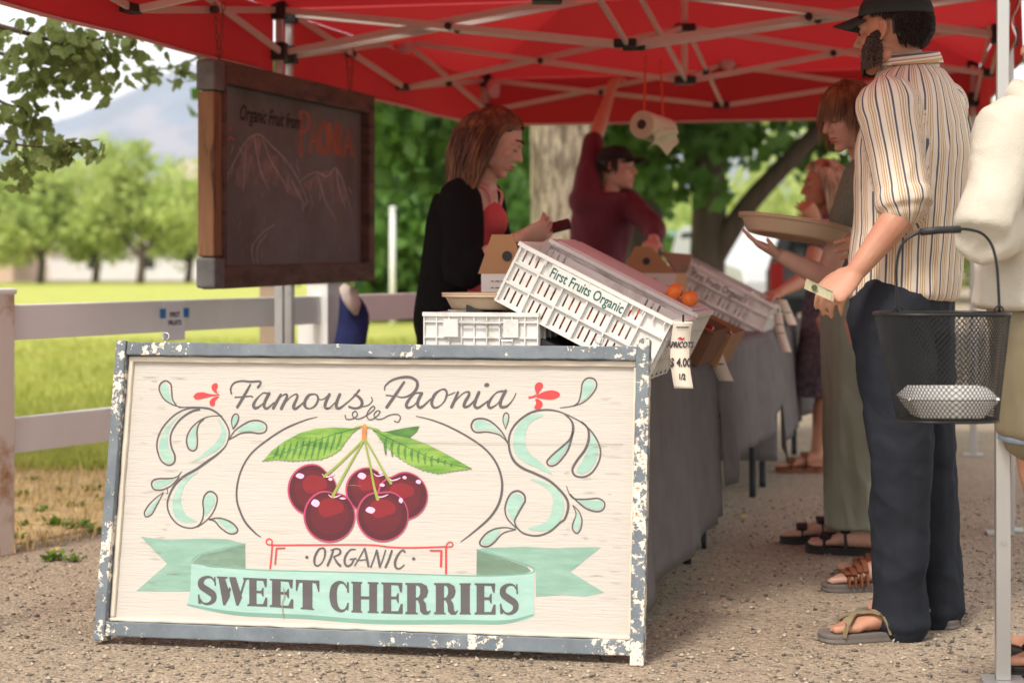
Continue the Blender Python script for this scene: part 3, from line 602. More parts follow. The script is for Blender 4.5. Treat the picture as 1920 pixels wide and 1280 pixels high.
CH1 = pm('paint_cherry_rim', (176, 62, 96), .08); CH2 = pm('paint_cherry_body', (80, 24, 33), .16); CH3 = pm('paint_cherry_glow', (128, 26, 34), .12); CH4 = pm('paint_cherry_light', (228, 178, 204), .05); STEM = pm('paint_stem', (142, 156, 66), .15); WRAP = pm('paint_twine', (196, 128, 66), .2)
CH5 = pm('paint_cherry_flush', (94, 24, 34), .14)
r1 = lambda L_: [(200 + x / 3.556, 640 + y / 3.556) for x, y in L_]
r2_ = lambda L_: [(700 + x / 3.556, 640 + y / 3.556) for x, y in L_]
r3 = lambda L_: [(170 + x / 3.692, 940 + y / 3.692) for x, y in L_]
r4 = lambda L_: [(690 + x / 3.556, 940 + y / 3.556) for x, y in L_]
newp = lambda: Paint(ART, S(0, 0, PANEL_N), eS, eT, eN)
# ribbon
p = newp(); p.fill(r3([(345, 240), (500, 262), (800, 255), (950, 260), (1070, 292), (1000, 322), (800, 362), (700, 408), (697, 620), (480, 620), (315, 618), (530, 430)]), smooth=False)
p.fill(r4([(725, 320), (770, 308), (1050, 300), (1250, 310), (1400, 303), (1555, 303), (1350, 468), (1575, 605), (1450, 630), (1300, 620), (1120, 632), (1116, 450), (1085, 425), (900, 365), (780, 335)]), smooth=False); rib = p.done('ribbon_tail', RIBM, sign)
p = newp(); p.fill(r3([(1070, 296), (1072, 462), (960, 464), (830, 454), (705, 417), (770, 368), (920, 334)]), smooth=False); p.fill(r4([(726, 322), (723, 494), (900, 494), (1040, 492), (1087, 464), (1060, 432), (900, 378), (780, 340)]), smooth=False); p.done('ribbon_fold', RIBD, rib)
p = newp(); p.fill([(359, 1054), (394.8, 1063), (468, 1066), (549, 1068.7), (690, 1072), (788, 1077.8), (892, 1078), (957, 1077.8), (988, 1073.6), (1002, 1068), (1001, 1120), (1002.7, 1152), (988, 1160.8), (948.7, 1167.8), (858.7, 1168), (704, 1168), (576, 1158), (441, 1151), (386.7, 1144.5), (350, 1133), (357, 1108)], smooth=False); rb = p.done('ribbon_band', RIBL, sign)
p = newp(); p.stroke([(352, 1133), (441, 1149), (576, 1156), (704, 1165), (858, 1165), (948, 1165), (1000, 1152)], [3, 7, 8, 8, 8, 7, 3]); p.stroke([(359, 1055), (468, 1067), (690, 1073), (892, 1079), (988, 1075), (1002, 1068)], 2.5)
p.stroke(r3([(700, 408), (760, 366), (900, 330), (1070, 292)]), 3); p.stroke(r4([(726, 320), (900, 370), (1080, 430), (1110, 455)]), 3); p.done('ribbon_edge', RIBE, rb)
# scrolls: mint first, then outlines
p = newp()
for q in ([(362, 300), (375, 280), (395, 280), (410, 310), (420, 360), (435, 410), (415, 405), (385, 370), (365, 330)],
          [(500, 480), (430, 540), (380, 600), (352, 680), (355, 740), (380, 790), (415, 810), (440, 790), (435, 750), (413, 700), (408, 640), (420, 580), (460, 520)],
          [(600, 560), (560, 610), (545, 660), (555, 705), (575, 715), (592, 700), (592, 640)],
          [(740, 515), (780, 560), (797, 620), (780, 680), (730, 730), (650, 770), (570, 805), (640, 750), (710, 690), (750, 640), (765, 580)],
          [(610, 870), (540, 900), (480, 960), (445, 1040), (440, 1110), (460, 1170), (520, 1205), (605, 1200), (545, 1170), (505, 1110), (495, 1040), (520, 960), (560, 910)],
          [(845, 560), (840, 520), (860, 494), (872, 510), (866, 540)], [(870, 600), (920, 560), (980, 540), (1030, 545), (1052, 570), (1035, 592), (980, 595), (910, 598)],
          [(318, 940), (380, 924), (450, 918), (400, 955), (350, 975), (318, 968)], [(350, 1040), (300, 1090), (264, 1140), (275, 1152), (310, 1120)],
          [(690, 1010), (720, 1040), (715, 1090), (680, 1140), (655, 1160), (655, 1110), (650, 1050)]): p.fill(r1(q))
p.fill(r3([(880, 128), (930, 126), (980, 160), (1005, 195), (975, 210), (920, 170)]))
for q in ([(1400, 290), (1420, 265), (1450, 260), (1474, 290), (1450, 340), (1410, 385), (1385, 400), (1397, 340)], [(1300, 670), (1240, 720), (1180, 780), (1180, 810), (1210, 808), (1250, 770), (1290, 710)],
          [(1455, 610), (1492, 690), (1490, 780), (1450, 850), (1395, 882), (1353, 865), (1390, 800), (1430, 720), (1450, 650)],
          [(1135, 490), (1050, 490), (980, 540), (938, 610), (933, 690), (955, 760), (1020, 810), (1100, 845), (1195, 887), (1110, 800), (1040, 740), (1015, 680), (1015, 610), (1050, 540)],
          [(1045, 915), (1130, 960), (1190, 1020), (1195, 1100), (1170, 1180), (1110, 1220), (1030, 1245), (1100, 1262), (1190, 1250), (1245, 1190), (1272, 1110), (1257, 1030), (1200, 970), (1120, 930)],
          [(870, 640), (820, 600), (750, 585), (690, 588), (672, 560), (690, 530), (740, 530), (800, 562), (850, 615)], [(882, 560), (872, 525), (885, 490), (894, 525)],
          [(1370, 1060), (1440, 1062), (1510, 1060), (1530, 1085), (1515, 1115), (1470, 1117), (1410, 1095)], [(1350, 1130), (1375, 1170), (1380, 1220), (1360, 1262), (1340, 1245), (1345, 1190)],
          [(950, 1012), (990, 1030), (997, 1070), (960, 1140), (940, 1200), (905, 1150), (890, 1090), (910, 1040)]): p.fill(r2_(q))
p.fill(r4([(880, 185), (820, 200), (765, 255), (770, 284), (810, 278), (855, 240)])); sc_ = p.done('scroll_leaf', MINT, sign)
p = newp(); W1 = lambda L_, w, **k: p.stroke(r1(L_), w, **k); W2 = lambda L_, w, **k: p.stroke(r2_(L_), w, **k)
W1([(560, 440), (500, 437), (440, 420), (385, 385), (355, 335), (353, 295), (372, 270), (400, 263), (428, 285), (434, 330), (440, 385), (465, 425)], [1.5, 2.5, 3, 2.8, 2.5])
W1([(480, 440), (560, 438), (620, 440), (690, 450), (750, 487), (795, 545), (817, 600), (812, 650), (790, 700), (740, 750), (670, 800), (600, 850), (520, 895), (460, 950), (420, 1020), (405, 1090), (425, 1160), (480, 1220), (550, 1242), (605, 1230), (637, 1190), (647, 1130), (642, 1070), (657, 1020), (690, 998), (725, 1015), (738, 1050), (725, 1105), (695, 1160), (650, 1205), (605, 1235)], [1.5, 4, 3, 2, 5, 4.5, 3, 2.5, 2.5, 2.8, 3, 2.5, 2])
W1([(640, 442), (540, 448), (460, 485), (392, 550), (350, 620), (335, 690), (345, 750), (370, 800), (415, 824), (450, 805), (455, 760), (435, 710), (425, 650), (440, 590), (490, 520), (560, 470), (620, 452)], [2.5, 3, 2.8, 3.4, 3, 4.6])
W1([(770, 495), (700, 497), (640, 515), (580, 560), (545, 610), (533, 660), (545, 710), (575, 728), (600, 710), (605, 660), (603, 600), (615, 550), (650, 515)], [1.5, 2.4, 3, 2.6, 2.6])
W1([(843, 582), (833, 540), (840, 500), (862, 482), (880, 500), (873, 540), (843, 582)], [1.5, 2.4, 2.4, 3]); W1([(815, 655), (850, 600), (900, 560), (960, 530), (1020, 528), (1064, 555), (1060, 597), (1020, 612), (960, 605), (900, 610), (850, 635), (815, 655)], [2, 3, 2.6, 3.2, 2])
W1([(500, 868), (470, 900), (420, 912), (350, 913), (310, 925), (300, 955), (320, 985), (370, 987), (430, 960), (485, 900)], [1.5, 2.8, 2.6, 3, 2]); W1([(380, 1005), (330, 1040), (280, 1090), (252, 1140), (265, 1167), (300, 1150), (330, 1100), (380, 1005)], [1.4, 2.4, 2.6, 1.8]); W1([(402, 970), (407, 1008), (395, 1012)], 1.6)
p.stroke(r3([(820, 122), (890, 113), (970, 140), (1015, 185), (1007, 215), (960, 220), (900, 180), (860, 135), (820, 122)]), [2, 3.2, 2.8, 2.6, 3])
p.stroke(r1([(1405, 503), (1330, 522), (1200, 575), (1080, 650), (970, 740), (905, 840), (872, 950), (868, 1050), (890, 1130), (930, 1210), (1000, 1283)]) + [(489.6, 1006)], [1.2, 3.4, 3.2, 3.2, 3.6, 4, 1.2])
W2([(1245, 442), (1330, 430), (1400, 405), (1460, 350), (1489, 295), (1477, 255), (1440, 242), (1410, 255), (1392, 285), (1385, 340), (1370, 400), (1340, 428)], [1.5, 2.6, 2.8, 2.4, 2.8])
p.stroke(r2_([(1310, 495), (1230, 465), (1150, 455), (1060, 470), (985, 515), (930, 575), (905, 640), (908, 720), (935, 790), (990, 840), (1080, 880), (1170, 925), (1240, 985), (1290, 1050), (1299, 1110), (1277, 1180)]) + r4([(1280, 140), (1210, 200), (1130, 226), (1050, 215), (1000, 180), (978, 130), (1000, 80), (1035, 20)]) + r2_([(1012, 1060), (1005, 1020), (965, 995), (920, 1010), (890, 1060), (878, 1120), (895, 1180), (952, 1242)]), [2, 4, 3.5, 5, 4.5, 4.5, 3.5, 3, 3, 3.6, 3, 2.4])
W2([(1270, 480), (1322, 530), (1332, 590), (1312, 650), (1260, 700), (1190, 760), (1158, 800), (1175, 827), (1217, 820), (1262, 775), (1303, 710), (1332, 600)], [2, 5, 4, 3, 3, 3, 4]); W2([(1285, 485), (1390, 540), (1470, 620), (1512, 710), (1507, 790), (1460, 870), (1400, 902), (1345, 892), (1328, 850), (1360, 790), (1412, 720), (1436, 650), (1430, 580), (1390, 535)], [2, 3, 3.2, 3.4, 4.4, 5, 2.4])
W2([(897, 672), (840, 622), (760, 602), (690, 605), (660, 585), (655, 550), (680, 518), (740, 515), (800, 545), (862, 610), (902, 690)], [2, 2.8, 3.4, 3.2, 2.4]); W2([(882, 582), (865, 530), (870, 490), (885, 475), (902, 490), (900, 530), (882, 582)], [1.4, 2.2, 2.4, 1.6])
W2([(1288, 962), (1310, 1020), (1345, 1047), (1420, 1050), (1500, 1045), (1542, 1075), (1532, 1117), (1490, 1132), (1420, 1112), (1360, 1065), (1310, 1015)], [1.4, 2.8, 2.6, 3, 2.4]); W2([(1330, 1090), (1370, 1130), (1391, 1190), (1381, 1250), (1356, 1277), (1330, 1252), (1331, 1210), (1352, 1150), (1330, 1090)], [1.4, 2.6, 2.6, 2.6, 1.6])
p.stroke(r4([(985, 185), (920, 172), (850, 180), (790, 210), (748, 262), (755, 292), (800, 297), (842, 270), (900, 210), (985, 185)]), [2, 2.8, 3, 3, 2])
p.stroke(r2_([(285, 497), (380, 520), (500, 565), (640, 640), (750, 720), (820, 810), (855, 910), (857, 1000), (832, 1090), (770, 1180), (655, 1280)]) + [(864, 1015)], [1.4, 3, 3.6, 4, 4.6, 4.2, 1.2]); p.done('scroll_outline', INK, sign)
# lettering "Famous Paonia" in brush script
p = newp(); T, t_ = 5.6, 2.0
W1([(832, 350), (828, 312), (850, 277), (900, 263), (960, 268), (1022, 266), (1024, 285), (1008, 306)], [3, 3, 3.4, 4, 3.5, 5]); W1([(960, 285), (912, 370), (870, 440)], [3, T, T * .9]); W1([(855, 371), (905, 369), (960, 364), (975, 372)], 2.6)
W1([(1082, 352), (1045, 343), (1003, 380), (980, 420), (988, 442), (1015, 436), (1055, 398), (1084, 345)], [4, t_, T, T, t_, t_]); W1([(1086, 343), (1058, 395), (1050, 432), (1072, 445), (1118, 405)], [T, T, T * .9, t_])
W1([(1163, 350), (1135, 400), (1110, 447)], [4, T, T]); W1([(1122, 420), (1162, 368), (1196, 350), (1202, 368), (1182, 412), (1163, 450)], [t_, t_, 4, T, T]); W1([(1180, 420), (1226, 370), (1264, 350), (1272, 370), (1252, 415), (1247, 440), (1266, 445), (1320, 400)], [t_, t_, 4, T, T, t_])
W1([(1388, 350), (1350, 357), (1322, 400), (1325, 435), (1352, 447), (1388, 430), (1410, 388), (1402, 358), (1385, 350)], [t_, T, T, t_, 4, 4, t_]); W1([(1408, 382), (1440, 386), (1475, 360)], t_)
W1([(1487, 350), (1462, 402), (1457, 436), (1480, 445), (1522, 408), (1548, 365)], [T, T, 5, t_, t_]); W1([(1556, 350), (1534, 405), (1534, 440), (1560, 441), (1610, 400)], [T, T, 5, t_]); W1([(1686, 322), (1645, 370), (1600, 412)], [4, 3, t_]); W1([(1652, 352), (1684, 372), (1703, 402), (1694, 434), (1655, 445), (1615, 434)], [3, T, T, 4, 4]); W1([(1690, 437), (1742, 425), (1771, 396), (1765, 370)], t_)
W2([(75, 325), (82, 293), (125, 258), (190, 239), (250, 240), (291, 267), (289, 312), (255, 352), (200, 372), (158, 365)], [2, 3, 4, 5, 5, T, 5, 3, t_]); W2([(207, 268), (150, 352), (88, 440)], [4, T, T]); W2([(85, 358), (135, 363)], 2.4)
W2([(322, 343), (282, 345), (242, 382), (220, 422), (236, 441), (280, 416), (320, 352)], [4, t_, T, T, t_, t_]); W2([(325, 342), (297, 400), (302, 436), (330, 432), (385, 380)], [T, T, 5, t_]); W2([(452, 320), (412, 350), (390, 400), (400, 436), (432, 436), (472, 400), (491, 350), (478, 320), (450, 321)], [t_, T, T, 4, t_, 4, 4, t_]); W2([(482, 362), (520, 350), (545, 338)], t_)
W2([(566, 335), (543, 390), (520, 440)], [4, T, T]); W2([(535, 412), (592, 350), (634, 335), (638, 357), (612, 402), (606, 434), (640, 427), (690, 375)], [t_, t_, 4, T, T, 4, t_]); W2([(706, 335), (682, 392), (676, 430), (702, 440), (765, 395)], [T, T, 5, t_]); W2([(748, 292), (765, 287)], [7, 7])
W2([(866, 330), (822, 340), (782, 385), (766, 422), (784, 441), (832, 410), (876, 338)], [4, t_, T, T, t_, t_]); W2([(884, 326), (852, 390), (850, 434), (892, 430), (932, 385), (952, 343)], [T, T, 5, t_, 1.4])
p.stroke(r1([(1590, 490), (1600, 517), (1640, 515), (1672, 490), (1660, 464), (1640, 478), (1647, 506), (1685, 515), (1740, 488), (1785, 450), (1780, 430), (1755, 450), (1735, 490), (1750, 520), (1778, 516)]) + r2_([(5, 512), (32, 490), (45, 466), (25, 462), (5, 488), (20, 515), (60, 515), (110, 490), (160, 485), (181, 505), (166, 536), (140, 530)]), 2.1); p.done('letter_stroke', INK, sign)
# red sprigs and red bracket
p = newp()
for q in ([(580, 368), (600, 345), (640, 338), (690, 350), (748, 356), (690, 367), (640, 380), (600, 386)], [(742, 347), (712, 332), (700, 305), (712, 283), (735, 278), (741, 300), (732, 325)], [(750, 366), (716, 372), (690, 395), (689, 420), (705, 432), (722, 420), (724, 395)]): p.fill(r1(q))
for q in ([(1085, 368), (1130, 338), (1190, 325), (1237, 340), (1240, 365), (1200, 384), (1140, 383)], [(1092, 352), (1078, 320), (1080, 290), (1100, 273), (1125, 278), (1131, 300), (1110, 332)], [(1080, 384), (1105, 386), (1128, 410), (1120, 440), (1095, 453), (1074, 442), (1086, 412)]): p.fill(r2_(q))
W2([(1037, 378), (1062, 372), (1085, 366)], 2); W2([(1035, 368), (1062, 366), (1090, 352)], 1.6); W1([(738, 352), (752, 354)], 2)
p.stroke(r3([(1262, 300), (1500, 299), (1920, 298)]) + r4([(150, 302), (300, 306), (520, 299)]), 2.6)
p.stroke(r3([(1256, 300), (1222, 292), (1218, 268), (1238, 256), (1256, 270), (1254, 300)]), 2.4); p.stroke(r4([(522, 300), (558, 298), (566, 280), (548, 268), (528, 280), (521, 300)]), 2.4)
p.stroke(r3([(1258, 302), (1252, 380), (1243, 464)]), 3); p.stroke(r3([(1345, 320), (1286, 323)]), 3, raw=True); p.stroke(r3([(1287, 322), (1278, 433)]), 3.2, raw=True); p.stroke(r4([(521, 302), (521, 480)]), 3.6, raw=True); p.stroke(r4([(415, 325), (492, 326)]), 3, raw=True); p.stroke(r4([(490, 325), (487, 433)]), 4, raw=True); p.done('red_ornament', REDP, sign)
# ORGANIC
p = newp(); O3 = lambda L_, w, **k: p.stroke(r3(L_), w, **k); O4 = lambda L_, w, **k: p.stroke(r4(L_), w, **k)
O3([(1612, 318), (1580, 330), (1553, 380), (1550, 425), (1568, 443), (1598, 425), (1620, 380), (1622, 335), (1608, 318)], [2, 4, 4, 3, 2, 4, 3]); O3([(1682, 328), (1662, 390), (1640, 442)], [3, 4, 4]); O3([(1662, 335), (1700, 324), (1728, 335), (1722, 362), (1680, 380)], [2, 3, 4, 2]); O3([(1684, 380), (1705, 418), (1730, 444)], [2.5, 4, 4.4])
O3([(1835, 330), (1800, 332), (1768, 370), (1758, 415), (1775, 444), (1805, 432), (1822, 398)], [2, 3, 4, 4, 3, 3]); O3([(1795, 398), (1840, 392)], 2.6)
p.stroke([(684, 1027), (674, 1045), (665, 1060)], [2.6, 2.2, 2.2]); p.stroke([(684, 1027), (688, 1045), (691, 1061)], [3, 4.4, 4.2]); p.stroke([(669, 1050), (690, 1048)], 2.2, raw=True)
O4([(58, 322), (40, 380), (18, 437)], [2.4, 2.6, 2.4]); O4([(58, 322), (70, 380), (80, 436)], [4, 4.4, 4]); O4([(118, 322), (100, 380), (80, 436)], [2.4, 2.4, 2.2]); O4([(160, 324), (140, 385), (116, 438)], [3.4, 4, 3.6]); O4([(246, 335), (232, 322), (206, 345), (182, 395), (185, 435), (210, 445), (243, 420)], [4, 2.4, 3.4, 4.4, 4, 2.6, 2])
p.stroke(r3([(1493, 383), (1502, 383)]), 5.5, raw=True); p.stroke(r4([(300, 380), (310, 379)]), 5.5, raw=True); p.done('letter_stroke', INK, sign)
# SWEET CHERRIES in heavy roman capitals
p = newp()
top = lambda x: np.interp(x, [370, 500, 640, 760, 973], [1078, 1084, 1089, 1092, 1093]); bot = lambda x: np.interp(x, [370, 500, 640, 760, 973], [1132, 1136, 1146, 1150, 1151])
def L(x0, x1, polys, strokes=()):
    to = lambda u, v: (x0 + u * (x1 - x0), top(x0 + u * (x1 - x0)) + v * (bot(x0 + u * (x1 - x0)) - top(x0 + u * (x1 - x0))))
    for q in polys: p.fill([to(*a) for a in q], smooth=False)
    for q, w in strokes: p.stroke([to(*a) for a in q], w)
sw = 11.5
def gS(x0, x1): L(x0, x1, [[(.84, .02), (.90, .02), (.93, .33), (.86, .33)], [(.04, .66), (.11, .66), (.2, .97), (.06, .98)]], [([(.88, .2), (.7, .05), (.42, .05), (.2, .18), (.22, .36), (.5, .5), (.78, .64), (.8, .83), (.58, .96), (.3, .95), (.1, .78)], [2.5, 3, 5, 10, 12, 12.5, 12, 9, 5, 3, 3])])
def gE(x0, x1): L(x0, x1, [[(.0, 0), (.45, 0), (.45, 1), (.0, 1), (.0, .96), (.1, .92), (.1, .07), (.0, .04)], [(.40, .0), (.97, .0), (.94, .3), (.87, .3), (.78, .08), (.40, .07)], [(.40, .45), (.68, .45), (.76, .33), (.80, .33), (.80, .65), (.76, .65), (.68, .53), (.40, .53)], [(.40, .93), (.78, .92), (.90, .68), (.98, .68), (.98, 1), (.40, 1)]])
def gR(x0, x1): L(x0, x1, [[(0, 0), (.42, 0), (.42, .94), (.5, .97), (.5, 1), (0, 1), (0, .96), (.08, .92), (.08, .07), (0, .04)], [(.38, 0), (.65, .0), (.86, .09), (.92, .26), (.85, .44), (.68, .54), (.38, .55), (.38, .48), (.53, .46), (.6, .35), (.6, .18), (.53, .08), (.38, .07)], [(.45, .52), (.70, .52), (.82, .66), (.85, .88), (.92, .93), (1.0, .87), (1.02, .9), (.92, 1.01), (.72, 1.01), (.6, .92), (.58, .7), (.5, .56)]])
gS(370, 408)
L(407, 466, [[(0, 0), (.34, 0), (.34, .04), (.26, .07), (.42, .62), (.40, .72), (.26, 1), (.2, 1), (.05, .07), (0, .04)], [(.40, 0), (.60, 0), (.80, .70), (.68, 1.0), (.62, 1.0), (.40, .08)], [(.40, .35), (.45, .42), (.26, 1), (.22, .9)], [(.84, .0), (1.0, .0), (.99, .05), (.92, .09), (.68, 1.0), (.64, .9), (.86, .1), (.83, .05)]])
gE(464, 502); gE(506, 551)
L(555, 599, [[(0, .0), (1, .0), (1.0, .38), (.95, .38), (.86, .1), (.7, .08), (.7, .94), (.78, .97), (.78, 1), (.2, 1), (.2, .97), (.29, .94), (.29, .08), (.14, .1), (.05, .38), (0, .38)]])
L(617, 656, [[(.86, .02), (.95, .02), (.96, .36), (.88, .36)], [(.88, .7), (.96, .7), (.92, .96), (.84, .9)]], [([(.88, .22), (.72, .06), (.48, .04), (.26, .2), (.2, .5), (.28, .8), (.52, .96), (.78, .92), (.93, .72)], [2.5, 3, 6, 12, 14, 12, 6, 3, 2.5])])
L(659, 710, [[(0, 0), (.40, 0), (.40, .04), (.35, .07), (.35, .94), (.40, .97), (.40, 1), (0, 1), (0, .96), (.06, .93), (.06, .07), (0, .04)], [(.60, 0), (1, 0), (1, .04), (.94, .07), (.94, .94), (1, .97), (1, 1), (.60, 1), (.60, .97), (.66, .94), (.66, .07), (.60, .04)], [(.33, .47), (.68, .47), (.68, .56), (.33, .56)]])
gE(715, 756); gR(760, 807); gR(814, 858); L(862, 883, [[(0, 0), (1, 0), (1, .04), (.9, .07), (.9, .94), (1, .97), (1, 1), (0, 1), (0, .96), (.1, .93), (.1, .07), (0, .04)]]); gE(890, 930); gS(936, 974)
p.done('letter_stroke', INK, sign)
# leaves
p = newp(); p.fill(r2_([(60, 605), (130, 592), (220, 575), (308, 563), (290, 600), (240, 642), (160, 625)]), smooth=False); p.done('painted_leaf', LFD, sign)
def serr(L_):     # saw-tooth edge along a polyline
    out = []
    for (x0, y0), (x1, y1) in zip(L_, L_[1:]):
        n = max(1, int(math.hypot(x1 - x0, y1 - y0) / 26))
        for k in range(n): f = k / n; out += [(x0 + (x1 - x0) * f, y0 + (y1 - y0) * f + 5), (x0 + (x1 - x0) * (f + .6 / n), y0 + (y1 - y0) * (f + .6 / n) - 4)]
    return out
p = newp(); p.fill(r1([(1690, 572), (1650, 578), (1520, 573), (1400, 580), (1290, 610), (1180, 670), (1100, 730)] + serr([(1040, 797), (1130, 787), (1240, 797), (1340, 791), (1430, 785), (1500, 760), (1560, 720), (1600, 660), (1640, 612)])), smooth=False); l1 = p.done('painted_leaf', LF, sign)
p = newp()
for k in range(11):
    x = 1150 + k * 42; p.stroke(r1([(x, 690 - k * 9), (x - 14, 740 - k * 8), (x - 38, 783 - (k > 7) * (k - 7) * 22)]), [1, 6, 2])
p.stroke(r1([(1690, 574), (1500, 625), (1300, 700), (1040, 797)]), [2, 2, 1.4]); p.done('leaf_vein', LFD, l1)
p = newp(); p.fill(r2_([(0, 590), (60, 600), (150, 625), (250, 645), (350, 680), (450, 730), (560, 790), (655, 845)] + serr([(655, 848), (560, 860), (430, 880), (330, 857), (230, 812), (150, 760), (80, 690), (30, 630)])), smooth=False); l2 = p.done('painted_leaf', LF, sign)
p = newp()
for k in range(11):
    x = 80 + k * 44; p.stroke(r2_([(x + 10, 640 + k * 17), (x, 690 + k * 13), (x + 4, 735 + k * 11 + (20 if k < 8 else -10))]), [1, 6, 2])
p.stroke(r2_([(0, 592), (200, 690), (420, 790), (655, 846)]), [2, 2, 1.4]); p.done('leaf_vein', LFD, l2)
# cherries, back to front
def cherry(cx, cy, rx, ry, notch, hl, glow=(0, 0)):
    def ring(f, dx=0, dy=0):
        out = []
        for k in range(40):
            a = 2 * math.pi * k / 40; r = 1 - .10 * math.exp(-((a - notch) / .35) ** 2)
            out.append((cx + dx + rx * f * r * math.cos(a), cy + dy - ry * f * r * math.sin(a)))
        return out
    p = newp(); p.fill(ring(1), smooth=False); o = p.done('painted_cherry', CH1, sign)
    p = newp(); p.fill(ring(.945, .8, .3), smooth=False); p.done('cherry_flesh', CH2, o)
    p = newp(); p.fill(ring(.74, glow[0] * .4, -2 + glow[1] * .4), smooth=False); p.done('cherry_flush', CH5, o)
    p = newp(); p.fill([(cx + glow[0] + x * rx, cy + glow[1] + y * ry) for x, y in [(-.42, -.5), (-.05, -.66), (.42, -.5), (.5, -.2), (.2, -.05), (-.2, .05), (-.45, -.15)]]); p.done('cherry_glow', CH3, o)
    p = newp()
    for hx, hy, hw, hh in hl: p.fill([(hx - hw, hy), (hx - hw * .4, hy - hh), (hx + hw * .5, hy - hh * .8), (hx + hw, hy), (hx + hw * .4, hy + hh), (hx - hw * .5, hy + hh * .7)])
    tx, ty = cx + .9 * rx * math.cos(notch), cy - .83 * ry * math.sin(notch)
    p.stroke([(tx - 9, ty + 1), (tx - 2, ty + 6), (tx + 8, ty + 4), (tx + 14, ty + 1)], [1, 2.4, 2.4, 1]); p.done('cherry_highlight', CH4, o)
cherry(692, 918, 44, 43, 1.1, [(679, 892, 8, 6), (714, 886, 4, 3)])
cherry(586, 918, 46.5, 49, .85, [(563, 892, 8, 5), (620, 898, 4, 3)], (4, 4))
cherry(755, 929, 47.5, 46, 2.0, [(785, 903, 5, 4), (759, 895, 4, 3), (717, 909, 5, 3)], (-2, 6))
cherry(717.5, 966, 49, 49, 1.65, [(695, 956, 9, 6), (752, 938, 4, 5)], (0, 2)); cherry(618, 966.5, 48.5, 49.5, 1.4, [(592, 943, 8, 7), (643, 934, 6, 2)], (2, 0))
p = newp(); p.stroke([(682, 824), (650, 856), (622, 882), (608, 893)], [3, 3.6, 4, 5.5]); p.stroke([(682, 826), (652, 878), (632, 915), (624, 931)], [3, 3.8, 4.4, 6.5]); p.stroke([(684, 826), (694, 870), (702, 912), (709, 936)], [3, 3.6, 4.2, 6.5]); p.stroke([(686, 824), (704, 855), (722, 888), (734, 906)], [3, 3.4, 4, 5.5]); p.stroke([(660, 804), (676, 799), (690, 800), (712, 806)], [2, 2.4, 2.4, 2]); p.done('cherry_stem', STEM, sign)
p = newp(); p.stroke([(684, 798), (683, 823)], [9, 10, 10, 8]); 
p.done('stem_twine', WRAP, sign)
# scuffs and hairline cracks in the cream paint
p = newp(); 
for k in range(60):
    side = random.random()
    x = 262 + random.random() ** 2 * 110 if side < .5 else (1165 - random.random() ** 2 * 130 if side < .9 else random.uniform(300, 1100)); y = random.uniform(700, 1150); w = random.uniform(5, 36)
    x = min(x, 1165 - w); p.stroke([(x, y), (x + w * .5, y + random.uniform(-1, 1)), (x + w, y + random.uniform(-1.2, 1.2))], [.3, random.uniform(.5, 1.1), .3])
p.stroke([(700, 829), (900, 831), (1168, 832)], [.4, .8, .6, .9]); p.stroke([(532, 1100), (534, 1118), (530, 1130), (532, 1158)], [1, 2, 1.4, 2]); tag(p.done('paint_scuff', pm('old_scuff', (150, 138, 122), .2), sign, False), kind='stuff')
# ================================================================ TENTS
def canopy_mat():
    m = bpy.data.materials.new('red_canopy'); m.use_nodes = True; nt = m.node_tree; N, L_ = nt.nodes, nt.links; b = N['Principled BSDF']
    b.inputs['Roughness'].default_value = .7; tc = N.new('ShaderNodeTexCoord'); n = N.new('ShaderNodeTexNoise'); n.inputs['Scale'].default_value = 1.4; n.inputs['Detail'].default_value = 4
    L_.new(tc.outputs['Object'], n.inputs['Vector']); mx = N.new('ShaderNodeMix'); mx.data_type = 'RGBA'; mx.inputs[6].default_value = (.36, .014, .018, 1); mx.inputs[7].default_value = (.46, .02, .022, 1)
    L_.new(n.outputs[0], mx.inputs[0]); L_.new(mx.outputs[2], b.inputs['Base Color']); t = N.new('ShaderNodeBsdfTranslucent'); L_.new(mx.outputs[2], t.inputs[0])
    ms = N.new('ShaderNodeMixShader'); ms.inputs[0].default_value = .42; o = N['Material Output']; L_.new(b.outputs[0], ms.inputs[1]); L_.new(t.outputs[0], ms.inputs[2]); L_.new(ms.outputs[0], o.inputs[0]); return m
REDC = canopy_mat(); ALU = mat('truss_metal', lin(200, 190, 182), .45, .06, 5, metal=.25); LEGM = mat('leg_metal', lin(186, 184, 180), .4, .06, 5, metal=.6); HEM = mat('hem_tape', lin(214, 178, 172), .8, .05, 6)
BRK = mat('black_bracket', (.015, .015, .016), .5, .1, 9); PLAST = mat('torn_plastic', lin(226, 190, 196), .4, .1, 14, trans=.4)
ZT, ZB, ZV, ZE, ZP = 2.085, 1.915, 1.835, 2.10, 2.82
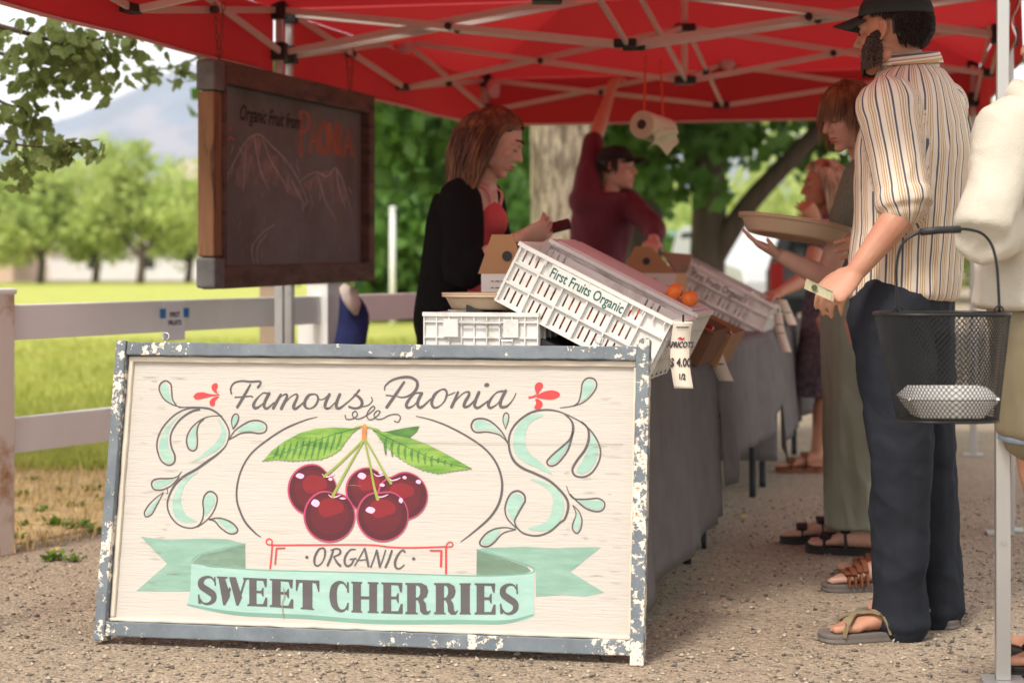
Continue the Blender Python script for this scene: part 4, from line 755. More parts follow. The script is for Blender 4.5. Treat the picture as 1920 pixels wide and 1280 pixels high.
def tent(name, label, A, B, C, D, legs, open_side=-1):
    """A front-left, B front-right, C back-right, D back-left ground points"""
    A, B, C, D = [V((*p, 0)) for p in (A, B, C, D)]; ctr = (A + B + C + D) / 4; t = thing(name, label, 'canopy tent', ctr); up = lambda p, z: V((p.x, p.y, z))
    cs = [A, B, C, D]
    for i, p in enumerate(cs):
        if not legs[i]: continue
        d = (ctr - p).normalized() * 0
        Rz = Matrix.Rotation(math.atan2((B - A).y, (B - A).x), 3, 'Z')
        mb = MB(); mb.box(up(p, .72), (.036, .036, 1.42), Rz); lg = mb.build('leg', LEGM, t, bevel=.003)
        mb = MB(); mb.box(up(p, 1.72), (.029, .029, .8), Rz); mb.build('inner_leg', LEGM, t, bevel=.003)
        mb = MB(); mb.box(up(p, .006), (.10, .10, .008), Rz); mb.build('foot_plate', LEGM, lg)
        for k in range(4): mb = MB(); q = up(p, .35 + k * .28) + Rz @ V((0, -.0185, 0)); mb.tube([q, q + Rz @ V((0, -.003, 0))], .006, 8); mb.build('pin', STEEL, lg)
        for z in (ZT, ZB): mb = MB(); mb.box(up(p, z), (.062, .062, .075), Rz); mb.build('bracket', BRK, t, bevel=.006)
    mids = [(cs[i] + cs[(i + 1) % 4]) / 2 for i in range(4)]
    def scissor(p, q, tz0, bz0, tz1, bz1):
        n = (q - p).cross(V((0, 0, 1))).normalized() * .011
        mb = MB(); mb.bar(up(p, tz0) + n, up(q, bz1) + n, .014, .026); mb.build('truss_bar', ALU, t, bevel=.002)
        mb = MB(); mb.bar(up(p, bz0) - n, up(q, tz1) - n, .014, .026); mb.build('truss_bar', ALU, t, bevel=.002)
        c = up((p + q) / 2, (tz0 + bz1) / 2); mb = MB(); mb.tube([c - n * 2.2, c + n * 2.2], .015, 10); mb.build('pivot', BRK, t)
    for i in range(4):
        p, q, m = cs[i], cs[(i + 1) % 4], mids[i]; dx = (q - p).normalized() * .028
        scissor(p + dx, m - dx, ZT, ZB, ZT + .05, ZB); scissor(q - dx, m + dx, ZT, ZB, ZT + .05, ZB)
        for z in (ZT + .05, ZB):
            mb = MB(); mb.bar(up(m - dx * 1.6, z), up(m + dx * 1.6, z), .045, .034); mb.build('bracket', BRK, t, bevel=.004)
        dc = (ctr - m).normalized() * .03; scissor(m + dc, ctr - dc, ZT + .05, ZB, ZT + .08, ZB)
    for z in (ZT + .08, ZB): mb = MB(); mb.box(up(ctr, z), (.1, .1, .036)); mb.build('hub', BRK, t, bevel=.006)
    mb = MB(); mb.tube([up(ctr, ZB), up(ctr, ZP - .02)], .016, 8); mb.build('centre_pole', ALU, t)
    # roof panels with a slight sag, then the valance strips with a pale hem
    for i in range(4):
        p, q = cs[i] + (cs[i] - ctr) * .025, cs[(i + 1) % 4] + (cs[(i + 1) % 4] - ctr) * .025; N_ = 12; g = []
        for a in range(N_ + 1):
            f = a / N_; row = []
            for b in range(N_ + 1):
                s = b / N_; e = up(p.lerp(q, s), ZE); z = e.lerp(up(ctr, ZP), f); z.z -= .10 * math.sin(math.pi * f) * (math.sin(math.pi * s) * .7 + .15) * (1 - f * .4); row.append(z)
            g.append(row)
        mb = MB(); mb.sheet(g); mb.build('roof_panel', REDC, t, smooth=True, recalc=False)
        if i == open_side: continue
        n = (q - p).cross(V((0, 0, 1))).normalized(); g = []
        for r in range(4): g.append([up(p.lerp(q, s), ZE - (ZE - ZV) * r / 3) + n * (.004 + .010 * (r / 3) * math.sin(s * 17 + i)) for s in np.linspace(0, 1, 26)])
        mb = MB(); mb.sheet(g); vl = mb.build('valance', REDC, t, smooth=True, recalc=False)
        mb = MB(); h = [[a + V((0, 0, dz)) - n * .0 for a in g[-1]] for dz in (.006, -.012)]; mb.sheet([[a + n * .003 for a in r] for r in h]); mb.build('hem', HEM, vl, solid=.003)
    return t
tn = V((1.13, 4.2)); LL = (-.965, 7.53); NN = (1.87, 6.95)
tent('canopy_tent', 'red canopy tent whose front legs stand beside the cherry sign and the basket carrier', (-1.66, 4.95), (1.218, 4.5), NN, LL, (1, 1, 1, 1), 2)
tent('canopy_tent', 'red canopy tent standing over the vendors at the back of the stall', (-.94, 7.66), (1.93, 7.03), (2.48, 9.75), (-.15, 10.45), (1, 1, 1, 1), 0)
# bits of torn plastic taped to the frame
for px, py, d, s, lab in [(1364, 112, 10.0, .05, 'crumpled clear plastic bag tied under the back of the canopy'), (757, 85, 9.0, .035, 'scrap of pale plastic wrapped round a side truss joint'), (925, 165, 10.3, .045, 'scrap of pale plastic wrapped round the rear tent leg')]:
    c = P(px, py, d); mb = MB(); mb.ell(c, (s, s * .8, s * 1.2), None, 14, 10); me = remesh(mb, .006, 1, 'plastic_scrap'); wrinkle(me, .012, 55, int(px)); tag(link('plastic_scrap', me, PLAST, smooth=True), lab, 'plastic scrap')

# ================================================================ HANGING CHALKBOARD
c0, c1 = P(405, 545, 6.7), P(692, 525, 8.3); zb = (c0.z + c1.z) / 2 + .003; cA = V((c0.x, c0.y, .943)); cB = V((c1.x, c1.y, .957))
aC = (cB - cA); CW = aC.length; aC.normalize(); CH = .845; bC = V((0, 0, 1)); nC = aC.cross(bC).normalized(); 
if nC.y > 0: nC = -nC
Cc = lambda s, t, n=0: cA + aC * s + bC * t + nC * n
board = thing('hanging_chalkboard', 'wooden framed chalkboard with a chalk mountain scene hanging from the tent frame', 'chalkboard', Cc(CW / 2, 0))
OLDW = mat('old_brown_wood', lin(98, 76, 63), .8, .3, 5, .5, 40, stretch=(1, 1, 4), c2=lin(58, 46, 40), cs=6, th=(.48, .66)); SIDEW = mat('bare_side_wood', lin(134, 96, 66), .8, .35, 4, .6, 30, stretch=(5, 5, .6), c2=lin(92, 62, 42), cs=5, th=(.55, .62))
SLATE = mat('slate', lin(112, 110, 108), .8, .12, 3, c2=lin(92, 86, 78), cs=2.5, th=(.4, .65))
def cbox(s0, s1, t0, t1, n0, n1, name, m, bevel=.004, par=board):
    mb = MB(); mb.loft([[Cc(s, t0, n0), Cc(s, t1, n0), Cc(s, t1, n1), Cc(s, t0, n1)] for s in (s0, s1)]); return mb.build(name, m, par, bevel=bevel)
fw = .085
cbox(.03, CW - .03, .03, CH - .03, -.03, -.012, 'slate_panel', SLATE, 0)
cbox(.0, CW, CH - fw, CH, -.03, .03, 'frame_rail', OLDW, .006); cbox(0, CW, 0, fw, -.03, .03, 'frame_rail', OLDW, .006)
cbox(0.004, .035, fw, CH - fw, -.03, .03, 'frame_stile', OLDW, .004); cbox(CW - .075, CW - .004, fw, CH - fw, -.03, .03, 'frame_stile', OLDW, .004)
cbox(-.075, -.001, .12, CH - .12, -.04, .026, 'side_board', SIDEW, .006)
GALV = mat('galvanised_plate', lin(112, 111, 108), .75, .3, 14, .4, 40, metal=.3)
for t0, t1 in ((0, .12), (CH - .12, CH)): cbox(-.078, .0, t0, t1, -.043, .029, 'corner_block', OLDW, .02); cbox(-.081, .012, t0 + .004, t1 - .004, -.045, .033, 'corner_plate', GALV, .01)
CHALK = lambda px, py: plane_st(px, py, cA + nC * -.012, aC, bC, nC)
newc = lambda: Paint(CHALK, Cc(0, 0, -.012), aC, bC, nC); Paint.lay = 0
zz = lambda L_: [(340 + x / 2.0, y / 2.0) for x, y in L_]
p = newc(); p.fill(zz([(240, 545), (270, 515), (300, 530), (340, 580), (420, 680), (450, 750), (380, 720), (320, 690), (260, 700), (200, 690)]), 4); p.fill(zz([(455, 700), (510, 662), (575, 650), (620, 760), (560, 770), (500, 740)]), 4); p.done('chalk_rock', mat('chalk_brown', lin(134, 120, 112), .95, .3, 9, c2=lin(112, 107, 104), cs=14, th=(.45, .55)), board)
p = newc()
for L_ in ([(150, 700), (190, 620), (235, 540), (270, 510), (300, 515), (345, 560), (375, 590), (420, 650), (455, 720), (475, 770)], [(270, 512), (285, 600), (300, 660), (330, 720)], [(240, 540), (235, 640), (230, 720)], [(300, 515), (330, 600), (365, 660), (400, 720)], [(440, 690), (480, 660), (510, 655), (545, 670), (575, 640), (600, 680), (625, 760), (635, 810)], [(510, 660), (530, 740), (550, 790)], [(580, 640), (590, 720), (615, 790)], [(180, 640), (160, 720)], [(410, 680), (440, 740), (465, 780)], [(260, 590), (250, 640)]):
    p.stroke(zz(L_), [1, 2.4, 2, 1])
p.stroke(zz([(270, 990), (265, 930), (300, 880), (350, 845)]), 1.6); p.stroke(zz([(285, 990), (285, 930), (320, 880)]), 1.4); p.done('chalk_mountain', mat('chalk_dusty', lin(166, 161, 157), .95, .3, 8), board)
p = newc()
for k in range(46): x = random.uniform(170, 640); y = random.uniform(800, 960); p.stroke(zz([(x, y), (x + random.uniform(-4, 4), y + random.uniform(12, 34))]), [1, 2, 1])
tag(p.done('chalk_trees', mat('chalk_olive', lin(140, 136, 84), .95, .35, 9), board, False), kind='stuff')
p = newc(); OR = mat('chalk_orange', lin(172, 104, 76), .95, .2, 10); xo = lambda L_: zz([(437 + (x) * .222, 0 + y) for x, y in L_])
G = {'P': [[(0, 0), (0, 1)], [(0, 0), (.7, .05), (.75, .35), (0, .5)]], 'A': [[(0, 1), (.45, 0), (.8, 1)], [(.15, .65), (.68, .65)]], 'O': [[(.4, 0), (.05, .3), (.05, .75), (.4, 1), (.75, .7), (.75, .3), (.4, 0)]], 'N': [[(0, 1), (0, 0)], [(0, 0), (.7, 1)], [(.7, 1), (.7, 0)]], 'I': [[(.3, 0), (.3, 1)]]}
for k, ch in enumerate('PAONIA'):
    x0 = 442 + k * 36 - (8 if k > 3 else 0) - (8 if k > 4 else 0); y0 = 425 + k * 7; hh = (168 if k == 0 else 128) - k * 3; y0 += 0 if k == 0 else 24
    for g in G[ch]:
        q = zz([(x0 + a * 38, y0 + b * hh) for a, b in g]); p.stroke(q, 3.4, raw=ch != 'O' and len(g) < 4); p.stroke([(x + 3.4, y + 1.5) for x, y in q], 1.3, raw=ch != 'O' and len(g) < 4)
for q in ([(178, 490), (186, 478)], [(172, 525), (182, 515), (192, 528)]): p.stroke(zz(q), 2.5)
p.done('chalk_lettering', OR, board)
ct = plane_st(506, 224, cA + nC * -.012, aC, bC, nC); put_text('Organic Fruit from', .085, Cc(ct[0], ct[1], -.0105), aC, bC, mat('chalk_dark', lin(40, 37, 37), .95), board, bold=.001, shear=.35, name='chalk_script', sx=.95)
p = newc()      # snow streaks and cloud smudges
for k in range(34):
    x = random.uniform(190, 620); y = random.uniform(540, 740) if x < 430 else random.uniform(670, 790); l_ = random.uniform(18, 60); s_ = random.uniform(-.35, .5); p.stroke(zz([(x, y), (x + s_ * l_ * .5 + 3, y + l_ * .5), (x + s_ * l_, y + l_)]), [.5, random.uniform(1.2, 3.2), .5])
tag(p.done('chalk_snow', mat('chalk_pale', lin(150, 144, 140), .95, .3, 8), board, False), kind='stuff')
# chains and hooks
def chain(px, d, ztop, zbot, lab):
    x = (px - 960) * d / FPX; t = thing('chain', lab, 'chain', (x, d, zbot), 'chains holding the chalkboard'); n = int((ztop - zbot) / .024)
    for s in (-1, 1):
        for k in range(n):
            f = k / (n - 1); c = V((x + s * .012 * (.3 + f), d, zbot + (ztop - zbot) * f)); a = V((1, 0, 0)) if k % 2 else V((0, 1, 0)); mb = MB()
            mb.tube([c + a * .006 * math.cos(q) + V((0, 0, .0165 * math.sin(q))) for q in np.linspace(0, 2 * math.pi, 11)], .0021, 5, cap=False); mb.build('link', RUST, t)
RUST = mat('rusty_steel', lin(112, 78, 66), .7, .25, 30, metal=.4)
chain(411, 6.73, 1.99, .943 + CH + .004, 'rusty chain holding the bare wood end of the chalkboard'); chain(656, 8.05, 1.98, .955 + CH, 'rusty chain holding the far end of the chalkboard')

# ================================================================ TABLES AND CLOTHS
uT = V((.2515, .968, 0)).normalized(); vT = V((uT.y, -uT.x, 0))
TF = lambda d, off=0, z=0: V((.656 + .26 * (d - 6.23), d, z)) - vT * off            # point on the tables' customer edge
CLOTH = mat('grey_cloth', lin(112, 108, 106), .95, .14, 9, .5, 500, spec=.1); LEGB = mat('black_steel_leg', (.02, .024, .028), .4, .1, 9)
TOPW = mat('table_plastic', lin(196, 192, 184), .6, .05, 5)
TZ = .728
def table(d0, d1, lab):
    a, b = TF(d0), TF(d1); t = thing('folding_table', lab, 'table', (a + b) / 2, 'folding tables'); mb = MB()
    q = [TF(d0, 0), TF(d1, 0), TF(d1, .76), TF(d0, .76)]; mb.add([p + V((0, 0, z)) for z in (TZ - .04, TZ - .004) for p in q], [(0, 1, 2, 3), (7, 6, 5, 4), (0, 4, 5, 1), (1, 5, 6, 2), (2, 6, 7, 3), (3, 7, 4, 0)]); mb.build('table_top', TOPW, t, bevel=.01)
    for d, s in ((d0 + .16, 1), (d1 - .14, -1)):
        for off in (.06, .70):
            p = TF(d, off); m2 = MB(); m2.tube(catmull([p + uT * s * .34 + V((0, 0, TZ - .05)), p + uT * s * .16 + V((0, 0, TZ - .1)), p + uT * s * .05 + V((0, 0, .42)), p + uT * s * .01 + V((0, 0, .2)), p + V((0, 0, 0))], 5), .0155, 8); m2.build('leg', LEGB, t, smooth=True)
        m2 = MB(); m2.tube([TF(d, .06, .36) + uT * s * .04, TF(d, .70, .36) + uT * s * .04], .012, 8); m2.build('leg_brace', LEGB, t, smooth=True)
table(4.98, 6.40, 'folding table under the grey cloth right behind the cherry sign'); table(6.44, 8.18, 'middle folding table under the grey cloth with arched black legs'); table(8.24, 9.95, 'farthest folding table under a grey cloth beside the woman in the purple dress')
def cloth(d0, d1, hem, lab, seed, near_drop=True, amp=.02):
    """drapes: customer side, near end and vendor side"""
    mb = MB(); n = 60; path = []                      # walk round: vendor edge near->..., simple three sheets joined
    ds = np.linspace(d0, d1, n); zt = TZ + .004
    r = random.Random(seed); ph = [r.uniform(0, 6.28) for _ in range(6)]
    def fold(s, k): return math.sin(s * 11 + ph[0] + 1.2 * math.sin(s * 5)) * .6 + math.sin(s * 27 + ph[1] + math.sin(s * 9)) * .22 + math.sin(s * 5 + ph[2]) * .6
    g = []
    rows = 14
    offs = [.80, .6, .4, .2, .05, 0.0]
    for off in offs: g.append([TF(d, off - .012, zt + .001 * math.sin(d * 9 + off * 11) - (.006 if off == 0 else 0)) for d in ds])
    for k in range(1, rows + 1):
        f = k / rows; row = []
        for d in ds:
            hz_ = hem(d); z = zt - .008 - (zt - hz_) * f; o = -.016 - f * .035 - amp * f ** .8 * fold((d - d0), k); row.append(TF(d, o, z))
        g.append(row)
    mb.sheet(g)
    if near_drop:
        g = []; os_ = np.linspace(-.03, .80, 40)
        for k in range(rows + 1):
            f = k / rows; g.append([TF(d0, o, zt - .004 - (zt - hem(d0) - .02) * f) - uT * (.004 + f * .03 + amp * f * fold(o * 1.3 + 2, k)) for o in os_])
        mb.sheet(g)
    tag(mb.build('tablecloth', CLOTH, None, smooth=True, recalc=False, solid=.002), lab, 'tablecloth', 'grey tablecloths')
cloth(4.955, 6.42, lambda d: .155 - .06 * max(0, 1 - (d - 4.955) / .3), 'grey cloth hanging nearly to the ground behind the cherry sign', 1)
cloth(6.425, 8.2, lambda d: np.interp(d, [6.42, 6.6, 7.0, 7.6, 8.0, 8.2], [.26, .27, .33, .30, .38, .5]), 'grey cloth with a slanting hem on the middle table', 2, True, .03)
cloth(8.22, 9.98, lambda d: np.interp(d, [8.2, 8.45, 9.0, 9.98], [.12, .2, .26, .3]), 'grey cloth on the farthest table beside the purple dress', 3, True, .03)

# ================================================================ CRATES AND BOXES
WPL = mat('white_crate_plastic', lin(226, 223, 216), .45, .05, 6, .15, 40, c2=lin(190, 182, 168), cs=11, th=(.56, .74)); SLOPE = math.radians(26.7)
GREEN_T = mat('green_print', lin(40, 96, 84), .6, .05, 9); CARD = mat('cardboard', lin(176, 132, 94), .9, .08, 5, .3, 90); CARDW = mat('white_card_print', lin(222, 214, 204), .8, .05, 5); CARDD = mat('cardboard_dark', lin(118, 80, 58), .9, .12, 5)
DARKINK = mat('dark_print', lin(52, 44, 44), .7, .05, 9); REDINK = mat('red_print', lin(186, 40, 44), .7, .05, 9)
def local(o, ax, ay, az): return lambda x, y, z: o + ax * x + ay * y + az * z
def crate(name, label, F0, L_, Hc, W, txt, group, slope=SLOPE, m=WPL, lab_color=GREEN_T):
    """F0 = top corner at the low front end of the face seen by the camera; long axis runs back and up"""
    ax = (-vT * math.cos(slope) + V((0, 0, math.sin(slope)))); az = V((0, 0, 1)) - ax * ax.z; az.normalize(); ay = uT.copy(); t = thing(name, label, 'crate', F0 - az * Hc, group)
    o = F0 - az * Hc; Q = local(o, ax, ay, az); M3 = Matrix((ax, ay, az)).transposed()
    mb = MB(); bx = lambda x0, x1, y0, y1, z0, z1: mb.box(Q((x0 + x1) / 2, (y0 + y1) / 2, (z0 + z1) / 2), (x1 - x0, y1 - y0, z1 - z0), M3)
    th = .004
    for y0, out in ((0, -1), (W - th, 1)):      # long sides: columns of slotted cells, ribs proud
        ncol, nrow = 6, 3; cw, chh = L_ / ncol, Hc / nrow; yr0, yr1 = (y0 - .010, y0) if out < 0 else (y0 + th, y0 + th + .010)
        for i in range(ncol):
            for j in range(nrow):
                x0, x1, z0, z1 = i * cw, (i + 1) * cw, j * chh, (j + 1) * chh
                solid = (i in (0, )) or (j == 2 and 1 < i < 5)
                if solid: bx(x0, x1, y0, y0 + th, z0, z1)
                else:
                    bx(x0, x1, y0, y0 + th, z0, z0 + chh * .2); bx(x0, x1, y0, y0 + th, z1 - chh * .16, z1); sx = [0, .2, .27, .46, .53, .72, .79, 1.0]
                    for a in range(0, 8, 2): bx(x0 + sx[a] * cw, x0 + sx[a + 1] * cw, y0, y0 + th, z0 + chh * .2, z1 - chh * .16)
        for i in range(ncol + 1): bx(max(0, i * cw - .0025), i * cw + .0025, yr0, yr1, 0, Hc - .012)
        for j in range(nrow): bx(.003, L_ - .003, yr0 + .001, yr1 - .001, j * chh, j * chh + .006)
        bx(-.004, L_ + .004, yr0 - .004, yr1 + .004, Hc - .012, Hc)
        for i in range(14): bx((i + .5) * L_ / 14 - .0015, (i + .5) * L_ / 14 + .0015, yr0 - .003, yr0 + .005, Hc - .028, Hc - .012)
    for x0, out in ((0, -1), (L_ - th, 1)):
        bx(x0, x0 + th, th, W - th, 0, Hc * .97); xr = (x0 - .010, x0) if out < 0 else (x0 + th, x0 + th + .010)
        for k in range(5): y = .012 + k * (W - .03) / 4; bx(xr[0], xr[1], y, y + .005, 0, Hc - .013)
        for j in range(3): bx(xr[0] + .001, xr[1] - .001, .006, W - .006, j * Hc / 3, j * Hc / 3 + .006)
        bx(xr[0] - .003, xr[1] + .003, -.008, W + .008, Hc - .0115, Hc + .0005)
    bx(.001, L_ - .001, .001, W - .001, 0, .005); body = mb.build('crate_body', m, t)
    if txt:
        c = Q(L_ * .53, -.0125, Hc * .80); mb = MB(); mb.box(c, (L_ * .50, .003, Hc * .25), M3); pl = mb.build('label_plate', m, t)
        put_text(txt, Hc * .225, c - ay * .0022, -ax, az, lab_color, pl, bold=.0006, sx=.72)
    return Q, M3, t
APR = mat('apricot_skin', lin(226, 122, 46), .5, .2, 20, c2=lin(206, 80, 40), cs=25, th=(.5, .75)); TOM = mat('cherry_skin', lin(150, 26, 28), .25, .25, 18, c2=lin(90, 14, 20), cs=22, th=(.45, .7))
def fruit_mesh(r, m, nm):
    mb = MB(); rings = []
    for j in range(9):
        th_ = math.pi * (j + .4) / 9.0; rings.append([V((r * math.sin(th_) * math.cos(a) * (1 - .08 * math.exp(-(a - math.pi) ** 2 / .06)), r * math.sin(th_) * math.sin(a), -r * .95 * math.cos(th_) - (.10 * r if j == 8 else 0))) for a in [2 * math.pi * k / 16 for k in range(16)]])
    mb.loft(rings); me = mb.mesh(nm); me.materials.append(m); me.polygons.foreach_set('use_smooth', [True] * len(me.polygons)); return me
APM, TOMM = fruit_mesh(.024, APR, 'apricot'), fruit_mesh(.021, TOM, 'plum')
def fill_fruit(Q, L_, Hc, W, me, name, label, group, step, top=.9, nx=None):
    for j, z in enumerate(np.arange(.03, Hc * top, step)):
        for i, x in enumerate(np.arange(.03, L_ - .02, step)):
            for k, y in enumerate(np.arange(.03, W - .02, step)):
                edge = k == 0; topl = z + step > Hc * top
                if not (edge or (topl and k < 4)): continue
                o = bpy.data.objects.new(name, me); COL.objects.link(o); o.location = Q(x + random.uniform(-.006, .006), y + random.uniform(-.003, .006), z + random.uniform(-.004, .005)); o.rotation_euler = (random.uniform(0, 6), random.uniform(0, 6), random.uniform(0, 6)); s = random.uniform(.88, 1.06); o.scale = (s, s, s)
                tag(o, label, 'fruit', group)
LINER = mat('liner_red_cast', lin(226, 204, 200), .8, .06, 6, trans=.2)  # red light from under the canopy put into the paper's colour as pink
F1 = P(1263, 601, 5.10)
Q, M3, t = crate('fruit_crate', 'white slotted crate lettered in green closest to the cherry sign, full of apricots', F1, .486, .185, .33, 'First Fruits Organic', 'fruit crates')
fill_fruit(Q, .486, .185, .33, APM, 'apricot', 'orange apricot inside the white crate behind the cherry sign', 'apricots in the crate', .05, .92)
F2 = F1 + uT * .385 + V((0, 0, .012)); Q2, M3b, t2 = crate('fruit_crate', 'white slotted crate tucked behind the apricot crate with a paper liner', F2, .486, .19, .33, None, 'fruit crates')
mb = MB(); mb.box(Q2(.243, .165, .185), (.47, .315, .022), M3b); mb.build('paper_liner', LINER, t2, bevel=.006)
for k in range(4):
    o = bpy.data.objects.new('apricot', APM); COL.objects.link(o); o.location = Q2(.03 + .045 * (k % 2) + random.uniform(0, .02), .03 + .05 * (k // 2), .212 + random.uniform(0, .006)); o.rotation_euler = (k, k * 2, k); tag(o, 'orange apricot lying on the paper liner of the lined crate', 'fruit', 'apricots on the paper liner')
F3 = P(1453, 572, 8.12); Q3, M3c, t3 = crate('fruit_crate', 'white slotted crate with small dark lettering beside the farthest price tags', F3, .50, .20, .34, 'First Fruits Organic', 'fruit crates', lab_color=DARKINK)
fill_fruit(Q3, .50, .20, .34, TOMM, 'plum', 'red plum inside the farthest white crate', 'plums in the crate', .052, .85)
# tilted cardboard trays between the crates
for k, dd in enumerate([.80, 1.20]):
    Fk = F1 + uT * dd + V((0, 0, -.062 - .026 * k)); ax = (-vT * math.cos(SLOPE) + V((0, 0, math.sin(SLOPE)))); az = V((0, 0, 1)) - ax * ax.z; az.normalize(); o = Fk - az * .125; Qk = local(o, ax, uT, az); Mk = Matrix((ax, uT, az)).transposed(); L_, Hc, W = .46, .125, .37
    tk = thing('fruit_box', ['open cardboard fruit box directly behind the lined crate', 'second open cardboard fruit box behind the lined crate'][k], 'box', o, 'cardboard fruit boxes'); bb = lambda nm, x0, x1, y0, y1, z0, z1: (lambda m_: (m_.box(Qk((x0 + x1) / 2, (y0 + y1) / 2, (z0 + z1) / 2), (x1 - x0, y1 - y0, z1 - z0), Mk), m_.build(nm, CARDD if k % 2 == 0 else CARD, tk)))(MB())
    bb('base', .004, L_ - .004, .004, W - .004, 0, .006); bb('side', 0, L_, 0, .005, 0, Hc); bb('side', 0, L_, W - .005, W, 0, Hc); bb('end', -.001, .004, .0055, W - .0055, 0, Hc); bb('end', L_ - .004, L_ + .001, .0055, W - .0055, 0, Hc)
    bb('rim_flap', .01, L_ - .01, -.03, -.001, Hc - .006, Hc)
    for i in range(26):
        oo = bpy.data.objects.new('plum', TOMM); COL.objects.link(oo); oo.location = Qk(.03 + (i % 9) * .05 + random.uniform(-.008, .008), .035 + (i // 9) * .055 + random.uniform(-.006, .006), Hc - .028 + random.uniform(0, .016)); oo.rotation_euler = (i, i * 2, i * 3); tag(oo, 'dark red plum in an open cardboard fruit box', 'fruit', 'plums in the cardboard boxes')
# wedge risers that hold the crates on a slope
RIS = mat('dark_riser', (.03, .028, .026), .8, .1, 5)
for d0, d1, lab in [(5.13, 6.35, 'dark sloping stand under the crates on the near table'), (6.5, 8.1, 'dark sloping stand under the boxes on the middle table'), (8.2, 8.55, 'dark sloping stand under the farthest white crate')]:
    mb = MB(); g = []
    for d in (d0, d1): a = TF(d, .10, TZ + .006); bq = TF(d, .52, TZ + .006); g.append([a, bq, bq + V((0, 0, .185)), a + V((0, 0, .004))])
    mb.loft(g); tag(mb.build('display_riser', RIS), lab, 'display stand', 'display stands')
# upright cardboard boxes with raised flaps
def flap_box(px0, px1, ytop, ymid, d, lab, flip=False):
    a, b_ = P(px0, ymid, d), P(px1, ymid, d - .06); t = thing('produce_box', lab, 'box', V((a.x, a.y, TZ)), 'flap boxes'); w = (b_ - a); w.z = 0; L_ = w.length; w.normalize(); dp = V((-w.y, w.x, 0)); zt = a.z; z0 = TZ + .004; M3 = Matrix((w, dp, V((0, 0, 1)))).transposed(); dd = .30
    o = V((a.x, a.y, z0)); h = zt - z0; Q = local(o, w, dp, V((0, 0, 1)))
    for nm, c, s in (('front', (L_ / 2, 0, h / 2), (L_, .006, h)), ('back', (L_ / 2, dd, h / 2), (L_, .006, h)), ('side', (.003, dd / 2, h / 2), (.006, dd - .008, h)), ('side', (L_ - .003, dd / 2, h / 2), (.006, dd - .008, h)), ('base', (L_ / 2, dd / 2, .003), (L_ - .014, dd - .008, .006))):
        mb = MB(); mb.box(Q(*c), s, M3); mb.build(nm, CARDW if nm == 'front' else CARD, t)
    hf = (ymid - ytop) * d / FPX; mb = MB(); x0 = L_ * .55 if not flip else L_ * .42
    mb.add([Q(-.01, -.002, h), Q(L_ * 1.02, -.002, h), Q(x0 + .03, -.012, h + hf), Q(x0 - .04, -.012, h + hf)], [(0, 1, 2, 3)]); fl_ = mb.build('flap', CARD, t, solid=.005, recalc=False)
    mb = MB(); mb.add([Q(L_ * 1.0, .02, h + .002), Q(L_ * 1.0, dd, h), Q(L_ * 1.12, dd, h + hf * .7), Q(L_ * .75, .0, h + hf * .8)], [(0, 1, 2, 3)]); mb.build('flap', CARDD, t, solid=.005, recalc=False)
    c = Q(x0 + .01, -.0085, h + hf * .45); mb = MB(); mb.tube([c, c - dp * .004], .016, 16); mb.build('vent_hole', BLACK, fl_)
    for r in range(2): put_text('-- --- -- -- ---', .016, Q(L_ * .5, -.0052, h - .022 - r * .02), w, V((0, 0, 1)), DARKINK, t, bold=.0006)
    mb = MB(); c = Q(L_ * .5, -.0045, h - .075); mb.tube([c, c - dp * .003], .014, 14); mb.build('vent_hole', BLACK, t); mb = MB(); mb.box(Q(L_ * .75, -.0042, h - .065), (L_ * .3, .002, .02), M3); mb.build('print_bar', REDINK, t)
flap_box(903, 985, 440, 513, 5.62, 'cardboard produce box with one raised flap and a round hole in front of the woman')
flap_box(1168, 1265, 462, 512, 7.9, 'cardboard produce box with raised flaps under the hand of the man in maroon', True)
# stacked shallow crate with a bail handle, and the fibre tray on it
cA2 = P(797, 640, 5.28); cA2.z = TZ + .005; ax_ = vT; Mh = Matrix((vT, uT, V((0, 0, 1)))).transposed(); t = thing('handled_crate', 'shallow white crate with a grey wire handle under the fibre tray', 'crate', cA2); Qh = local(cA2, vT, uT, V((0, 0, 1))); Lh, Wh, Hh_ = .34, .26, .165
mb = MB(); bx = lambda x0, x1, y0, y1, z0, z1: mb.box(Qh((x0 + x1) / 2, (y0 + y1) / 2, (z0 + z1) / 2), (x1 - x0, y1 - y0, z1 - z0), Mh)
for y0 in (0, Wh): bx(0, Lh, y0 - .003, y0 + .003, 0, Hh_); [bx(k * Lh / 9 - .002, k * Lh / 9 + .002, y0 - .011, y0 - .0035, 0, Hh_ - .012) for k in range(10)]; [bx(.001, Lh - .001, y0 - .010, y0 - .0035, z, z + .005) for z in (0, .045, .09, .135)]; bx(-.004, Lh + .004, y0 - .014, y0 + .006, Hh_ - .012, Hh_)
for x0 in (0, Lh): bx(x0 - .003, x0 + .003, .004, Wh - .004, 0, Hh_ * .98); [bx(x0 - .009, x0 + .009, y, y + .005, .001, Hh_ - .014) for y in (.05, .12, .19)]
bx(.002, Lh - .002, .002, Wh - .002, 0, .005); mb.build('crate_body', WPL, t)
mb = MB(); mb.box(Qh(.082, -.013, .12), (.044, .006, .052), Mh); mb.build('handle_clip', WPL, t); mb = MB(); mb.box(Qh(.262, -.013, .12), (.044, .006, .052), Mh); mb.build('handle_clip', WPL, t)
mb = MB(); mb.tube([Qh(x, -.018, z) for x, z in [(.075, .085), (.108, .085), (.108, .135), (.235, .135), (.235, .085), (.268, .085)]], .0028, 6); mb.build('wire_handle', STEEL, t)
PULP = mat('fibre_pulp', lin(206, 180, 150), .9, .06, 9, .4, 120)
